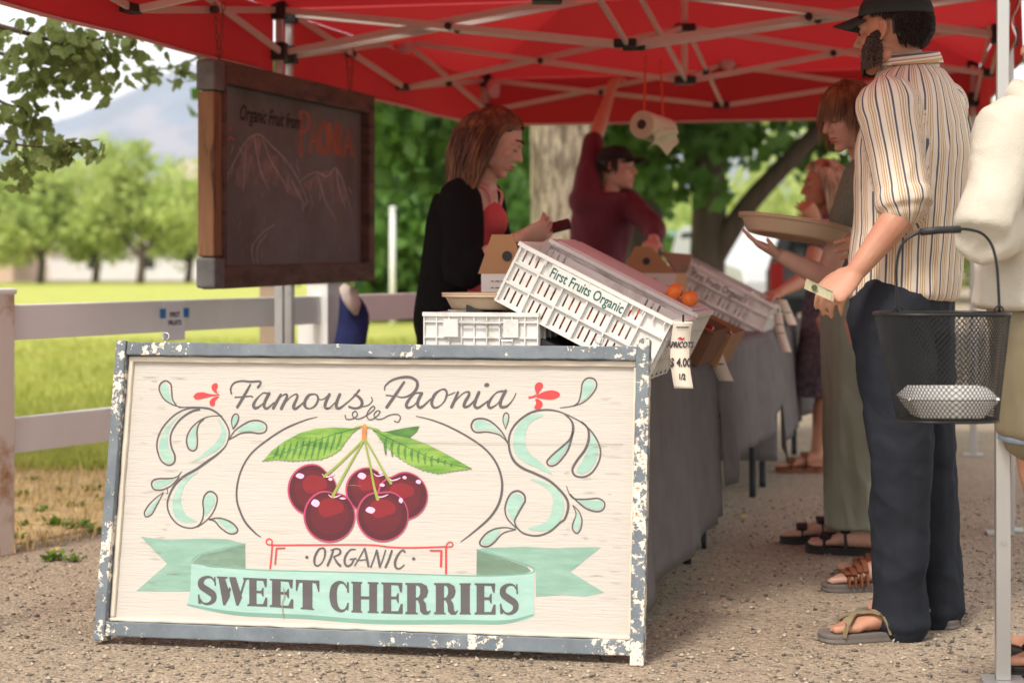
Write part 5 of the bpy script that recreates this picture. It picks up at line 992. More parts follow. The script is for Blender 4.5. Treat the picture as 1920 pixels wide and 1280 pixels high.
def pulp_tray(name, lab, c, rx, ry, h, tilt=None, cat='tray'):
    t = thing(name, lab, cat, c); T = tilt or Matrix.Identity(3); prof = [(.0, .002), (.3, .0), (.45, .004), (.62, .0), (.80, .0), (.84, .006), (.93, h * .8), (.97, h), (1.04, h + .002), (1.045, h - .004), (.99, h - .004), (.95, h * .8 - .004), (.86, .0), (.82, -.006), (.62, -.005), (.45, -.001), (.3, -.005), (0, -.004)]
    mb = MB(); n = 56; mb.loft([[V(c) + T @ V((rx * r * math.cos(a), ry * r * math.sin(a), z)) for a in [2 * math.pi * k / n for k in range(n)]] for r, z in [(max(r, .004), z) for r, z in prof]]); mb.build('tray_body', PULP, t, smooth=True)
    mb = MB(); mb.loft([[V(c) + T @ V((rx * r * math.cos(a), ry * r * math.sin(a), h + .0045 + dz)) for a in [2 * math.pi * k / n for k in range(n)]] for r, dz in [(1.0, -.001), (1.05, -.001), (1.05, .003), (1.0, .003), (1.0, -.001)]], cap=False); mb.build('rim', PULP, t, smooth=True)
    return t
cc = Qh(.17, .13, Hh_ + .012); pulp_tray('fibre_tray', 'fibre tray resting on the shallow white crate', cc, .145, .12, .035)
# hanging price tags
TAG = mat('tag_paper', lin(226, 214, 196), .8, .06, 9)
def price_tag(pts, wpx, d, lab, lines, m_=None):
    q = catmull([P(x, y, d + .012 * math.sin(k * 1.3)) for k, (x, y) in enumerate(pts)], 6); w = wpx * d / FPX; t = thing('price_tag', lab, 'price tag', q[0], 'price tags'); ax = V((.97, -.24, 0)); mb = MB(); mb.sheet([[p_ - ax * w / 2, p_, p_ + ax * w / 2] for p_ in q]); mb.build('card', TAG, t, smooth=True, recalc=False, solid=.0012)
    for f, tx, sz, m in lines:
        k = int(f * (len(q) - 2)); c = q[k]; ay = (q[max(k - 2, 0)] - q[min(k + 2, len(q) - 1)]).normalized(); n = ax.cross(ay).normalized(); n = n if n.y < 0 else -n
        put_text(tx, sz * d / FPX, c + n * .004, ax, ay, m, t, bold=.0008, shear=.2, sx=.72)
    mb = MB(); mb.tube([q[0] + V((0, 0, .02)), q[0]], .003, 6); mb.build('clip', BLACK, t)
price_tag([(1281, 603), (1276, 640), (1275, 680), (1282, 728)], 36, 5.07, 'paper price tag lettered apricots hanging from the nearest white crate', [(.16, '~~~~', 14, DARKINK), (.33, '~', 30, REDINK), (.46, 'APRICOTS', 15, DARKINK), (.74, '$ 4.00', 22, DARKINK), (.93, '1/2', 15, DARKINK)])
price_tag([(1342, 612), (1338, 645), (1348, 682), (1362, 714)], 28, 6.3, 'long curling price tag between the cardboard fruit boxes', [(.2, '~~~~', 12, DARKINK), (.36, '~~~', 15, DARKINK), (.52, '~~~~', 13, DARKINK), (.75, '~~~', 14, DARKINK)])
price_tag([(1459, 586), (1461, 612), (1468, 636), (1476, 660)], 17, 7.95, 'lower of two narrow price tags hanging from the farthest white crate', [(.3, '~~~', 10, DARKINK), (.55, '~~~', 10, DARKINK)]); price_tag([(1466, 562), (1474, 580), (1481, 596), (1486, 609)], 17, 8.2, 'upper of two narrow price tags hanging from the farthest white crate', [(.5, '~~~', 10, DARKINK)])
# paper notice taped to the fence
fn = V((fdir.y, -fdir.x, 0)); _sl = fdir.x / fdir.y; _d = (fl.x - _sl * fl.y) / ((318 - 960) / FPX - _sl); nq = V((_d * (318 - 960) / FPX, _d, 0)) + fn * .024; zc = CAMH - (603 - 490) * nq.y / FPX; t = thing('paper_notice', 'small white paper notice held to the fence rail with blue tape', 'notice', V((nq.x, nq.y, zc - .07))); ayz = V((0, 0, 1)); Mf = Matrix((fdir, -fn, ayz)).transposed()
mb = MB(); mb.box(V((nq.x, nq.y, zc)), (.135, .0015, .15), Mf); mb.build('paper', mat('paper_white', lin(240, 240, 244), .8, .03, 5), t)
for s in (-1, 1): mb = MB(); mb.box(V((nq.x, nq.y, zc + .035)) + fdir * s * .074 + fn * .002, (.034, .0015, .038), Mf); mb.build('tape', mat('blue_tape', lin(58, 128, 196), .6, .05, 5), t)
for k, w in enumerate(('FIRST', 'FRUITS')): put_text(w, .027, V((nq.x, nq.y, zc + .028 - k * .033)) + fn * .003, fdir, ayz, DARKINK, t, bold=.0007)
# paper towel roll on orange strings
TOW = mat('paper_towel', lin(196, 196, 166), .95, .08, 12, .5, 60); STR = mat('orange_string', lin(206, 84, 46), .8, .1, 9); rc = P(1226, 241, 8.0); t = thing('paper_towel_roll', 'roll of paper towel hanging from the canopy on orange strings', 'paper towel', rc); dR = V((.55, .83, -.10)).normalized(); mb = MB(); a0 = rc - dR * .11; a1 = rc + dR * .11
mb.tube([a0, a0 + dR * .004, a1 - dR * .004, a1], [.060, .062, .062, .060], 28); mb.build('roll', TOW, t, smooth=False); mb = MB(); mb.tube([a0 - dR * .002, a0 + dR * .002], .022, 16); mb.build('core', mat('card_core', (.05, .04, .03), .9), t)
sdv = dR.cross(V((0, 0, 1))).normalized(); mb = MB(); g = []
for k in range(9): g.append([rc + dR * x + sdv * (.066 - .004 * k + .012 * math.sin(k * .9 + x * 30)) + V((0, 0, -.012 * k - .01 * math.sin(x * 40) * k / 4)) for x in np.linspace(-.1, .12, 10)])
mb.sheet(g); mb.build('loose_sheet', TOW, t, smooth=True, recalc=False, solid=.002)
for f, x in ((a0 + dR * .02, 1208), (a1 - dR * .02, 1241)): mb = MB(); tp_ = P(x, 108, 8.0); tp_.y = f.y; mb.tube([tp_, f.lerp(tp_, .5), f], .005, 6); mb.build('string', STR, t)

# litter on the gravel
LIT = mat('yellow_leaf', lin(206, 180, 74), .8, .15, 30)
for px, py, r_, lab in ((1392, 972, .03, 'curled yellow leaf on the shaded gravel beside the table legs'), (1300, 1052, .022, 'small yellow leaf on the gravel by the near table leg'), (100, 1034, .03, 'dry orange leaf on the bare ground by the fence post')):
    d = FPX * CAMH / (py - 490); c = P(px, py, d); c.z = .008; mb = MB(); a = px * .7; mb.sheet([[c + V((math.cos(a) * r_ * u - math.sin(a) * r_ * w * (1 - u * u), math.sin(a) * r_ * u + math.cos(a) * r_ * w * (1 - u * u), .006 * u * u + .004 * w * w)) for w in (-.5, 0, .5)] for u in np.linspace(-1, 1, 7)]); tag(mb.build('fallen_leaf', LIT, recalc=False), lab, 'leaf')
# ================================================================ PEOPLE
def fr3(fwd, up=(0, 0, 1)):
    f = V(fwd).normalized(); r = f.cross(V(up)).normalized(); u = r.cross(f); return r, f, u
def head(mb, c, fwd, up=(0, 0, 1), s=1.0, nose=1.0, jaw=1.0):
    r, f, u = fr3(fwd, up); M_ = Matrix((r, f, u)).transposed(); T = lambda x, y, z: c + (r * x + f * y + u * z) * s
    mb.ell(T(0, -.014, .032), (.076 * s, .097 * s, .086 * s), M_, 20, 14); mb.ell(T(0, .032, -.03), (.060 * s, .058 * s, .078 * s), M_, 18, 12)
    mb.ell(T(0, .067, -.094), (.024 * s * jaw, .02 * s, .018 * s), M_); [mb.ell(T(q * .041, .014, -.062), (.018 * s * jaw, .034 * s, .026 * s), M_) for q in (-1, 1)]
    mb.tube([T(0, .084, .022), T(0, .096, .0), T(0, .108 * nose, -.022)], [.008 * s, .0095 * s, .0115 * s], 8, round_ends=True); [mb.ell(T(q * .0115, .095, -.027), .0085 * s) for q in (-1, 1)]
    mb.tube([T(-.044, .066, .030), T(-.02, .082, .032), T(.02, .082, .032), T(.044, .066, .030)], .011 * s, 8, round_ends=True); [mb.ell(T(q * .041, .056, -.018), (.022 * s, .02 * s, .022 * s), M_) for q in (-1, 1)]
    [mb.ell(T(q * .031, .071, .008), (.0155 * s, .014 * s, .011 * s), M_) for q in (-1, 1)]
    mb.tube([T(-.02, .080, -.056), T(0, .0925, -.0535), T(.02, .080, -.056)], .006 * s, 8, round_ends=True); mb.tube([T(-.017, .080, -.066), T(0, .090, -.0675), T(.017, .080, -.066)], .0068 * s, 8, round_ends=True)
    for q in (-1, 1):
        mb.tube([T(q * .074, -.002, .024), T(q * .083, -.016, .03), T(q * .086, -.022, .008), T(q * .080, -.010, -.016), T(q * .075, .002, -.026)], [.006 * s, .007 * s, .007 * s, .006 * s, .005 * s], 7, round_ends=True); mb.ell(T(q * .077, -.009, .002), (.005 * s, .014 * s, .02 * s), M_)
    return T, M_
def face_parts(T, s, parent, brow, lip, closed=True):
    for q in (-1, 1):
        mb = MB(); mb.tube([T(q * .016, .0815, .0035), T(q * .031, .0865, .0005), T(q * .046, .0765, .004)], .0017 * s, 5); mb.build('eyelash', brow, parent)
        mb = MB(); mb.tube([T(q * .014, .0925, .038), T(q * .032, .0885, .0435), T(q * .05, .068, .038)], [.0034 * s, .0034 * s, .0018 * s], 6, flat=.6); mb.build('eyebrow', brow, parent)
    mb = MB(); mb.tube([T(-.021, .0825, -.0565), T(-.008, .0965, -.0535), T(0, .0975, -.0555), T(.008, .0965, -.0535), T(.021, .0825, -.0565)], [.002 * s, .0045 * s, .004 * s, .0045 * s, .002 * s], 7, flat=.8); mb.tube([T(-.018, .083, -.065), T(0, .0955, -.0675), T(.018, .083, -.065)], [.002 * s, .006 * s, .002 * s], 7, flat=.8); mb.build('lips', lip, parent, smooth=True)
def hand(mb, w, tip, pn, curl=.35, thumb=1, s=1.0, spread=.0225, thumb_dir=None):
    """w wrist, tip = where the straight fingers would point, pn = palm normal; thumb = side (+1/-1)"""
    a = (V(tip) - V(w)).normalized(); n = V(pn) - a * V(pn).dot(a); n.normalize(); l = a.cross(n) * thumb; w = V(w); k = w + a * .088 * s
    mb.loft([[w + a * x * s + l * wd * s * math.cos(q) + n * tk * s * math.sin(q) for q in [2 * math.pi * i / 12 for i in range(12)]] for x, wd, tk in ((-.03, .024, .019), (.0, .026, .019), (.03, .036, .018), (.06, .042, .0155), (.088, .042, .013), (.097, .036, .009))])
    for i, (o, ln) in enumerate(((1.55, .068), (.52, .076), (-.5, .071), (-1.5, .055))):
        p = k + l * o * spread * s - a * (.004 + .006 * (i == 3)) * s; d = (a + l * o * .03).normalized(); c = curl * (1 + .12 * i); pts = [p - d * .02 * s, p]
        for sg in (.45, .31, .24):
            ang = c; d = (d * math.cos(ang) + n * math.sin(ang)).normalized(); n2 = n; p = p + d * ln * sg * s * 1.05; pts.append(p)
            n = (n * math.cos(ang) - a * 0).normalized() if False else n
        mb.tube(pts, [.0092 * s, .0095 * s, .0086 * s, .0078 * s, .0068 * s], 8, round_ends=True)
    b = w + a * .025 * s + l * .026 * s; td = thumb_dir or (a * .72 + l * .5 + n * .35); td = td.normalized(); m_ = b + td * .04 * s; e = m_ + (td * .6 + a * .5 + n * .25).normalized() * .032 * s; mb.tube([w + a * .012 * s + l * .012 * s, b, m_, e], [.014 * s, .0135 * s, .0105 * s, .008 * s], 8, round_ends=True)
def foot(mb, ank, toe, s=1.0, side=1, z0=.026):
    d = V(toe) - V(ank); d.z = 0; d.normalize(); l = V((d.y, -d.x, 0)); hz_ = z0; heel = V((ank.x, ank.y, 0)) - d * .055 * s; R = []
    for f, w, h in ((0, .020, .035), (.03, .03, .055), (.1, .034, .078), (.2, .034, .088), (.32, .034, .082), (.45, .036, .066), (.6, .041, .048), (.74, .045, .034), (.84, .044, .025)):
        c = heel + d * f * .262 * s; R.append([c + l * (w * s * math.cos(q)) + V((0, 0, hz_ + h * s * (.5 + .5 * math.sin(q)))) for q in [2 * math.pi * i / 14 for i in range(14)]])
    mb.loft(R)
    for i, (o, ln) in enumerate(((-.032, .205), (-.012, .21), (.005, .202), (.021, .192), (.034, .178))):
        c = heel + l * o * s * side; r = (.0125 if i == 0 else .0088) * s; mb.tube([c + d * .19 * s + V((0, 0, hz_ + .014 * s)), c + d * (ln + .022) * s + V((0, 0, hz_ + r)), c + d * (ln + .05) * s + V((0, 0, hz_ + r * .9))], [r * 1.1, r, r], 8, round_ends=True)
    return heel, d, l
def sandal(ank, toe, parent, solem, strapm, s=1.0, style='x', name='sandal', side=1):
    d = V(toe) - V(ank); d.z = 0; d.normalize(); l = V((d.y, -d.x, 0)); heel = V((ank.x, ank.y, 0)) - d * .063 * s; mb = MB(); ol = [(0, .022), (.01, .032), (.05, .038), (.12, .036), (.18, .044), (.225, .05), (.26, .044), (.277, .03), (.284, .012)]
    pts = [heel + d * x * s + l * w * s for x, w in ol] + [heel + d * x * s - l * w * s for x, w in reversed(ol)]
    mb.loft([[p + V((0, 0, z)) - (p - heel - d * .14) * k for p in pts] for z, k in ((.001, .02), (.005, 0), (.013, .015), (.018, 0), (.024, 0), (.0265, .02))]); so = mb.build(name, solem, parent, bevel=0)
    def strap(L_, w=.011, t=.0028):
        q = catmull([heel + d * x * s + l * y * s * side + V((0, 0, z)) for x, y, z in L_], 5); m2 = MB(); g = []
        for i, p in enumerate(q):
            tg = (q[min(i + 1, len(q) - 1)] - q[max(i - 1, 0)]).normalized(); sd_ = tg.cross(V((0, 0, 1)) if abs(tg.z) < .8 else d).normalized()
            up = sd_.cross(tg); g.append([p + sd_ * w * s * a + up * t * b for a, b in ((-1, -1), (1, -1), (1, 1), (-1, 1))])
        m2.loft(g); m2.build('strap', strapm, so)
    if style == 'x':
        strap([(.235, -.048, .02), (.222, -.043, .058), (.19, 0, .073), (.145, .036, .07), (.12, .041, .022)], .008); strap([(.215, .05, .02), (.21, .044, .052), (.18, 0, .077), (.135, -.036, .078), (.11, -.04, .022)], .008)
        strap([(.10, .041, .02), (.07, .042, .055), (.02, .033, .075), (-.006, 0, .078), (.02, -.033, .075), (.07, -.042, .055), (.10, -.041, .02)], .008)
    elif style == 'bands':
        strap([(.20, -.05, .02), (.2, -.043, .058), (.2, 0, .074), (.2, .045, .055), (.2, .05, .02)], .02); strap([(.12, -.04, .02), (.125, -.037, .075), (.13, 0, .098), (.125, .037, .075), (.12, .04, .02)], .019)
    else:
        for x in (.21, .19, .17, .15): strap([(x, -.049, .02), (x, -.042, .055), (x, 0, .06 + (.21 - x) * .55), (x, .043, .055), (x, .049, .02)], .009, .004)
TORSO = {'m': [(.145, .105), (.165, .118), (.148, .11), (.172, .122), (.160, .09), (.066, .066)], 'f': [(.150, .11), (.168, .118), (.125, .098), (.145, .112), (.135, .078), (.055, .055)]}
def torso(mb, J, g, infl=0., lo=0, hi=5, scale=1.0, n=24, ww=None):
    ax0 = (J['hipR'] - J['hipL']); ax0.z = 0; ax0.normalize(); ax1 = (J['shR'] - J['shL']); ax1.z = 0; ax1.normalize()
    C = [(J['hipL'] + J['hipR']) / 2 + V((0, 0, -.04)), J['pelvis'], J['waist'], J['chest'], (J['shL'] + J['shR']) / 2 + V((0, 0, .015)), J['neck']]; W = ww or TORSO[g]; q = []
    for i in range(lo, hi + 1): q.append((C[i], W[i][0] * scale + infl, W[i][1] * scale + infl, i / 5))
    cs = catmull([a[0] for a in q], 4); m_ = len(cs); ws = np.interp(np.linspace(0, 1, m_), np.linspace(0, 1, len(q)), [a[1] for a in q]); dsx = np.interp(np.linspace(0, 1, m_), np.linspace(0, 1, len(q)), [a[2] for a in q]); R = []
    for i, c in enumerate(cs):
        a = ax0.lerp(ax1, min(1, (lo + (hi - lo) * i / (m_ - 1)) / 4)).normalized(); f = V((0, 0, 1)).cross(a); R.append([c + a * ws[i] * math.copysign(abs(math.cos(t)) ** .85, math.cos(t)) + f * dsx[i] * math.copysign(abs(math.sin(t)) ** .85, math.sin(t)) for t in [2 * math.pi * k / n for k in range(n)]])
    mb.loft(R)
def limb(mb, pts, rad, n=12):
    q = catmull(pts, 4) if len(pts) > 2 else [V(p) for p in pts]; mb.tube(q, np.interp(np.linspace(0, 1, len(q)), np.linspace(0, 1, len(rad)), rad), n, round_ends=True)
def arm_pts(J, s): return [J['sh' + s], J['el' + s], J['wr' + s]]
def body(name_label, J, g='m', voxel=.006, skin=None, hands=None, hs=1.0, feet=True, group=None, nose=1.0, jaw=1.0, sc_=1.0):
    loc = (J['ankL'] + J['ankR']) / 2; loc.z = 0; t = thing('person', name_label, 'person', loc, group); mb = MB(); torso(mb, J, g, scale=sc_)
    mb.tube([J['neck'] - V((0, 0, .04)), J['neck'], J['neck'].lerp(J['head'], .5), J['head'] - V((0, 0, .02))], [.064 * sc_, .056 * sc_, .052 * sc_, .05 * sc_], 12, round_ends=True)
    T, M_ = head(mb, J['head'], J['hf'], J.get('hu', (0, 0, 1)), hs, nose, jaw)
    for s in 'LR':
        mb.ell(J['sh' + s], .062 * sc_); e = J['el' + s]; limb(mb, [J['sh' + s], J['sh' + s].lerp(e, .5), e], [.056 * sc_, .049 * sc_, .041 * sc_]); w = J['wr' + s]; limb(mb, [e, e.lerp(w, .3), e.lerp(w, .65), w], [.041 * sc_, .043 * sc_, .035 * sc_, .027 * sc_])
        h = (hands or {}).get(s)
        if h: hand(mb, w, h[0], h[1], *h[2:])
        k, an, hp = J['kne' + s], J['ank' + s], J['hip' + s]; limb(mb, [hp, hp.lerp(k, .5), k], [.088 * sc_, .076 * sc_, .058 * sc_]); limb(mb, [k, k.lerp(an, .3), k.lerp(an, .7), an], [.055 * sc_, .058 * sc_, .042 * sc_, .034 * sc_])
        if feet: mb.tube([an + V((0, 0, .06)), V((an.x, an.y, .07))], [.034 * sc_, .034 * sc_], 10); foot(mb, an, J['toe' + s], 1.0, 1 if s == 'L' else -1)
    me = remesh(mb, voxel, 2, 'body'); link('body', me, skin, t, smooth=True); return t, T, M_
def garment(mb, name, m, parent, voxel=.008, wr=((.004, 22, 1, (1, 1, .5)),), smooth=3):
    me = remesh(mb, voxel, smooth, name)
    for a in wr: wrinkle(me, *a)
    return link(name, me, m, parent, smooth=True)
def hair(T, n, roots, length, m, parent, r=.0045, flow=None, body_c=None, seg=11, spread=.25, name='hair', seed=1, out=1.05, capm=True, face=False):
    """strands grown from the scalp, combed by flow and gravity, kept outside the skull"""
    rr = random.Random(seed); o = T(0, -.014, .032); ax_, fy, uz = (T(1, 0, 0) - T(0, 0, 0)), (T(0, 1, 0) - T(0, 0, 0)), (T(0, 0, 1) - T(0, 0, 0)); sc1 = ax_.length; ax_, fy, uz = ax_.normalized(), fy.normalized(), uz.normalized(); ra = (.080 * sc1, .101 * sc1, .092 * sc1)
    def tolocal(p): q = p - o; return V((q.dot(ax_), q.dot(fy), q.dot(uz)))
    def toworld(q): return o + ax_ * q.x + fy * q.y + uz * q.z
    mb = MB(); k = 0
    while k < n:
        u = V((rr.gauss(0, 1), rr.gauss(0, 1), rr.gauss(0, 1))).normalized()
        if not roots(u): continue
        k += 1; q = V((u.x * ra[0], u.y * ra[1], u.z * ra[2])); L_ = length(u) * rr.uniform(.66, 1.1); st = L_ / seg; d = V(flow(u)) if flow else V((u.x, u.y * .5 - .3, .1)); d = d.normalized(); pts = [toworld(q * .98)]; g = V((0, 0, -1)); gl = V((g.dot(ax_), g.dot(fy), g.dot(uz))); wv = rr.uniform(0, 6)
        for i in range(seg):
            d = (d * .62 + gl * .38 + V((math.sin(i * .9 + wv), math.cos(i * .8 + wv), 0)) * .09 * spread * 3).normalized(); q = q + d * st; e = math.sqrt((q.x / ra[0]) ** 2 + (q.y / ra[1]) ** 2 + (q.z / ra[2]) ** 2)
            if e < out: q = q * (out / e)
            if face and q.y > .028 and q.z < .05: q.y = .028 + (q.y - .028) * .25; q.x = math.copysign(max(abs(q.x), .078 * sc1), q.x)
            w_ = toworld(q)
            if body_c is not None:
                for bc, br in body_c:
                    dv = w_ - bc
                    if dv.length < br: w_ = bc + dv.normalized() * br; q = tolocal(w_)
            pts.append(w_)
        r0 = r * rr.uniform(.7, 1.3); mb.tube(pts, [r0 * .8] + [r0] * (len(pts) - 3) + [r0 * .7, r0 * .2], 3)
    if capm:
        M_ = Matrix((ax_, fy, uz)).transposed(); nu, nv = 28, 18; 
        for j in range(nv):
            for i in range(nu):
                qs = []
                for a, b in ((i, j), (i + 1, j), (i + 1, j + 1), (i, j + 1)): th_ = math.pi * b / nv; ph = 2 * math.pi * a / nu; qs.append(V((math.sin(th_) * math.cos(ph), math.sin(th_) * math.sin(ph), math.cos(th_))))
                if roots((qs[0] + qs[2]).normalized()): mb.add([toworld(V((v.x * ra[0], v.y * ra[1], v.z * ra[2])) * 1.012) for v in qs], [(0, 1, 2, 3)])
    return mb.build(name, m, parent, smooth=True, recalc=False)
def cap(T, s, m, parent, brim_l=.075, tilt=0., strapm=None):
    mb = MB(); o = (0, -.016, .046); R = []
    for f in np.linspace(0, 1, 9):
        th_ = f * math.pi * .5; R.append([T(o[0] + .087 * math.cos(th_) ** .8 * math.cos(a) * 1.0, o[1] + .108 * math.cos(th_) ** .8 * math.sin(a), o[2] + .0 + .082 * math.sin(th_) + .006 * math.sin(a) * (1 - f)) for a in [2 * math.pi * k / 28 for k in range(28)]])
    mb.loft(R[:-1] + [[p_.lerp(T(o[0], o[1], o[2] + .084), .9) for p_ in R[-2]]]); crown = mb.build('cap', m, parent, smooth=True)
    mb = MB(); g = []
    for f in np.linspace(0, 1, 6): g.append([T(math.sin(a) * (.085 - .012 * f), o[1] + .085 * math.cos(a) + f * brim_l * math.cos(a) ** .5 + .02, o[2] + .012 - .018 * f - .03 * math.sin(a) ** 2 + tilt * f) for a in np.linspace(-1.15, 1.15, 15)])
    mb.sheet(g); mb.build('brim', m, crown, smooth=True, recalc=False, solid=.004)
    mb = MB(); mb.tube([T(o[0], o[1], o[2] + .082), T(o[0], o[1], o[2] + .088)], .008, 8); mb.build('cap_button', m, crown)
SKIN = lambda nm, rgb, v=.06: mat(nm, lin(*rgb), .5, v, 14, .15, 220, c2=tuple(c * .86 for c in lin(rgb[0], rgb[1] - 12, rgb[2] - 10)), cs=7, th=(.45, .75), spec=.35)
SK1, SK2, SK3, SK4 = SKIN('skin_fair', (206, 164, 142)), SKIN('skin_tan', (192, 142, 116)), SKIN('skin_rosy', (212, 168, 146)), SKIN('skin_freckled', (190, 138, 110))
HB = lambda nm, a, b: mat(nm, lin(*a), .45, .3, 26, stretch=(1, 1, .15), c2=lin(*b), cs=30, th=(.45, .62), spec=.5)
H_AUB, H_BLD, H_BRN, H_DRK = HB('hair_auburn', (100, 66, 48), (158, 112, 76)), HB('hair_blonde', (226, 208, 180), (126, 96, 70)), HB('hair_brown', (116, 82, 54), (160, 120, 80)), HB('hair_dark', (38, 28, 24), (58, 42, 34))
BROW = mat('brow_dark', lin(62, 40, 32), .8); LIP = mat('lip_rose', lin(178, 96, 86), .45); SOLE = mat('sandal_sole', lin(112, 104, 98), .8, .1, 12); BRST = mat('brown_leather', lin(122, 70, 42), .6, .2, 16); BLST = mat('black_leather', lin(40, 36, 34), .6, .1, 12); OLST = mat('olive_strap', lin(136, 122, 92), .8, .1, 30)

# ---- man in the striped shirt
d0 = 5.06
J = dict(pelvis=P(1692, 555, 5.08), waist=P(1702, 440, 5.08), chest=P(1712, 285, 5.08), neck=P(1706, 132, 5.1), head=P(1672, 62, 5.09), hipL=P(1672, 600, 4.99), hipR=P(1716, 598, 5.17),
         kneL=P(1692, 860, 4.99), kneR=P(1742, 850, 5.17), ankL=P(1690, 1142, 5.03), ankR=P(1752, 1138, 5.2), toeL=P(1540, 1190, 4.99), toeR=P(1620, 1175, 5.32),
         shL=P(1664, 200, 4.94), shR=P(1758, 196, 5.21), elL=P(1697, 392, 4.86), wrL=P(1606, 508, 4.83), elR=P(1740, 390, 5.36), wrR=P(1660, 455, 5.42), hf=V((-.80, .58, -.06)))
J['ankL'].z = J['ankR'].z = .10
pt = 'tall bearded man in a striped shirt and dark trousers holding a folded banknote'
tM, T, M_ = body(pt, J, 'm', .005, SK2, {'L': (P(1535, 572, 4.80), V((.30, .75, -.55)), .74, -1, 1.06, .0212), 'R': (P(1600, 470, 5.45), V((0, -1, 0)), .4, 1)}, 1.0)
SHIRT = bpy.data.materials.new('striped_shirt'); SHIRT.use_nodes = True; nt = SHIRT.node_tree; N, Lk = nt.nodes, nt.links; b_ = N['Principled BSDF']; b_.inputs['Roughness'].default_value = .9; b_.inputs['Specular IOR Level'].default_value = .15
at = N.new('ShaderNodeAttribute'); at.attribute_name = 'stripe'; dv = N.new('ShaderNodeMath'); dv.operation = 'DIVIDE'; dv.inputs[1].default_value = .040; fr = N.new('ShaderNodeMath'); fr.operation = 'FRACT'; rp = N.new('ShaderNodeValToRGB'); rp.color_ramp.interpolation = 'CONSTANT'; Lk.new(at.outputs['Fac'], dv.inputs[0]); Lk.new(dv.outputs[0], fr.inputs[0]); Lk.new(fr.outputs[0], rp.inputs[0])
stops = [(0, (222, 208, 190)), (.10, (92, 92, 104)), (.24, (222, 208, 190)), (.36, (176, 140, 100)), (.42, (224, 210, 192)), (.50, (190, 160, 122)), (.62, (224, 210, 192)), (.70, (176, 140, 100)), (.76, (222, 208, 190))]; el = rp.color_ramp.elements
while len(el) < len(stops): el.new(.5)
for k, (p_, c_) in enumerate(stops): el[k].position = p_; el[k].color = (*lin(*c_), 1)
Lk.new(rp.outputs[0], b_.inputs['Base Color'])
def stripe_attr(me, J, bones):
    co = getco(me).astype(np.float64); best = np.full(len(co), 1e9); out = np.zeros(len(co))
    for a, b, rad, ref in bones:
        a, b, ref = np.array(a), np.array(b), np.array(ref); d = b - a; L_ = np.linalg.norm(d); d /= L_; x = ref - d * (ref @ d); x /= np.linalg.norm(x); y = np.cross(d, x); q = co - a; t = (q @ d).clip(0, L_); w = q - t[:, None] * d; dist = np.linalg.norm(w, axis=1) - rad; ang = np.arctan2(q @ y, q @ x); u = ang * (rad + .02); k = dist < best; best[k] = dist[k]; out[k] = u[k]
    at = me.attributes.new('stripe', 'FLOAT', 'POINT'); at.data.foreach_set('value', out.astype(np.float32))
mb = MB(); W = [(.18, .135), (.178, .135), (.170, .13), (.182, .132), (.166, .098), (.075, .075)]; torso(mb, J, 'm', .012, 1, 5, ww=W)
hem = J['pelvis']; a0 = (J['hipR'] - J['hipL']); a0.z = 0; a0.normalize(); f0 = V((0, 0, 1)).cross(a0)
mb.loft([[c + a0 * w * math.cos(t) + f0 * dd * math.sin(t) for t in [2 * math.pi * k / 24 for k in range(24)]] for c, w, dd in ((hem + V((0, 0, -.012)), .186, .142), (hem + V((0, 0, .05)), .186, .14), (J['waist'], .178, .135))])
for s in 'LR': limb(mb, [J['sh' + s], J['sh' + s].lerp(J['el' + s], .5), J['sh' + s].lerp(J['el' + s], .93)], [.079, .074, .070]); mb.ell(J['sh' + s] + V((0, 0, -.01)), .084)
for s in 'LR': e0 = J['sh' + s].lerp(J['el' + s], .86); e1 = J['sh' + s].lerp(J['el' + s], .99); mb.tube([e0, e1], [.0775, .0765], 16)
me = remesh(mb, .007, 4, 'shirt'); dnn = V((0, 0, 1)); stripe_attr(me, J, [(J['pelvis'], J['neck'], .155, f0), (J['shL'], J['elL'], .055, f0), (J['shR'], J['elR'], .055, f0)])
wrinkle(me, .007, 9, 3, (1.2, 1.2, .35)); wrinkle(me, .004, 26, 4, (1, 1, .7), True); link('shirt', me, SHIRT, tM, smooth=True)
mb = MB(); nk = J['neck'] + V((0, 0, .012)); R = []       # collar
for r_, z in ((.083, -.012), (.076, .036), (.082, .040), (.094, .002)): R.append([nk + V((math.cos(a) * r_, math.sin(a) * r_ * 1.0, z + .010 * math.cos(a - 1.0))) for a in [2 * math.pi * k / 24 for k in range(24)]])
mb.loft(R, False); me = mb.mesh('collar'); me.attributes.new('stripe', 'FLOAT', 'POINT').data.foreach_set('value', [(i // 24) * .016 + (i % 24) * .0008 for i in range(len(me.vertices))]); link('collar', me, SHIRT, tM, smooth=True, solid=.003, sub=1)
NAVY = mat('dark_trousers', lin(42, 45, 52), .85, .2, 9, .4, 200, spec=.15)
mb = MB(); torso(mb, J, 'm', .012, 0, 2)
for s in 'LR':
    h, k, a = J['hip' + s], J['kne' + s], J['ank' + s]; bt = V((a.x, a.y, .05)); limb(mb, [h + V((0, 0, .03)), h.lerp(k, .5), k, k.lerp(bt, .5), bt], [.108, .097, .080, .074, .072])
    mb.tube([bt + V((0, 0, .05)), bt + V((0, 0, -.012))], [.072, .074], 18)
garment(mb, 'trousers', NAVY, tM, .008, ((.010, 9, 5, (1.2, 1.2, .35)), (.011, 10, 6, (1.2, 1.0, .7), True), (.005, 21, 7, (.8, .8, .9), True)))
sandal(J['ankL'], J['toeL'], tM, SOLE, OLST, 1.08, 'x', side=1); sandal(J['ankR'], J['toeR'], tM, SOLE, OLST, 1.08, 'bands')
face_parts(T, 1, tM, BROW, LIP); cap(T, 1, mat('dark_green_cap', lin(44, 54, 50), .9, .15, 20), tM, .085)
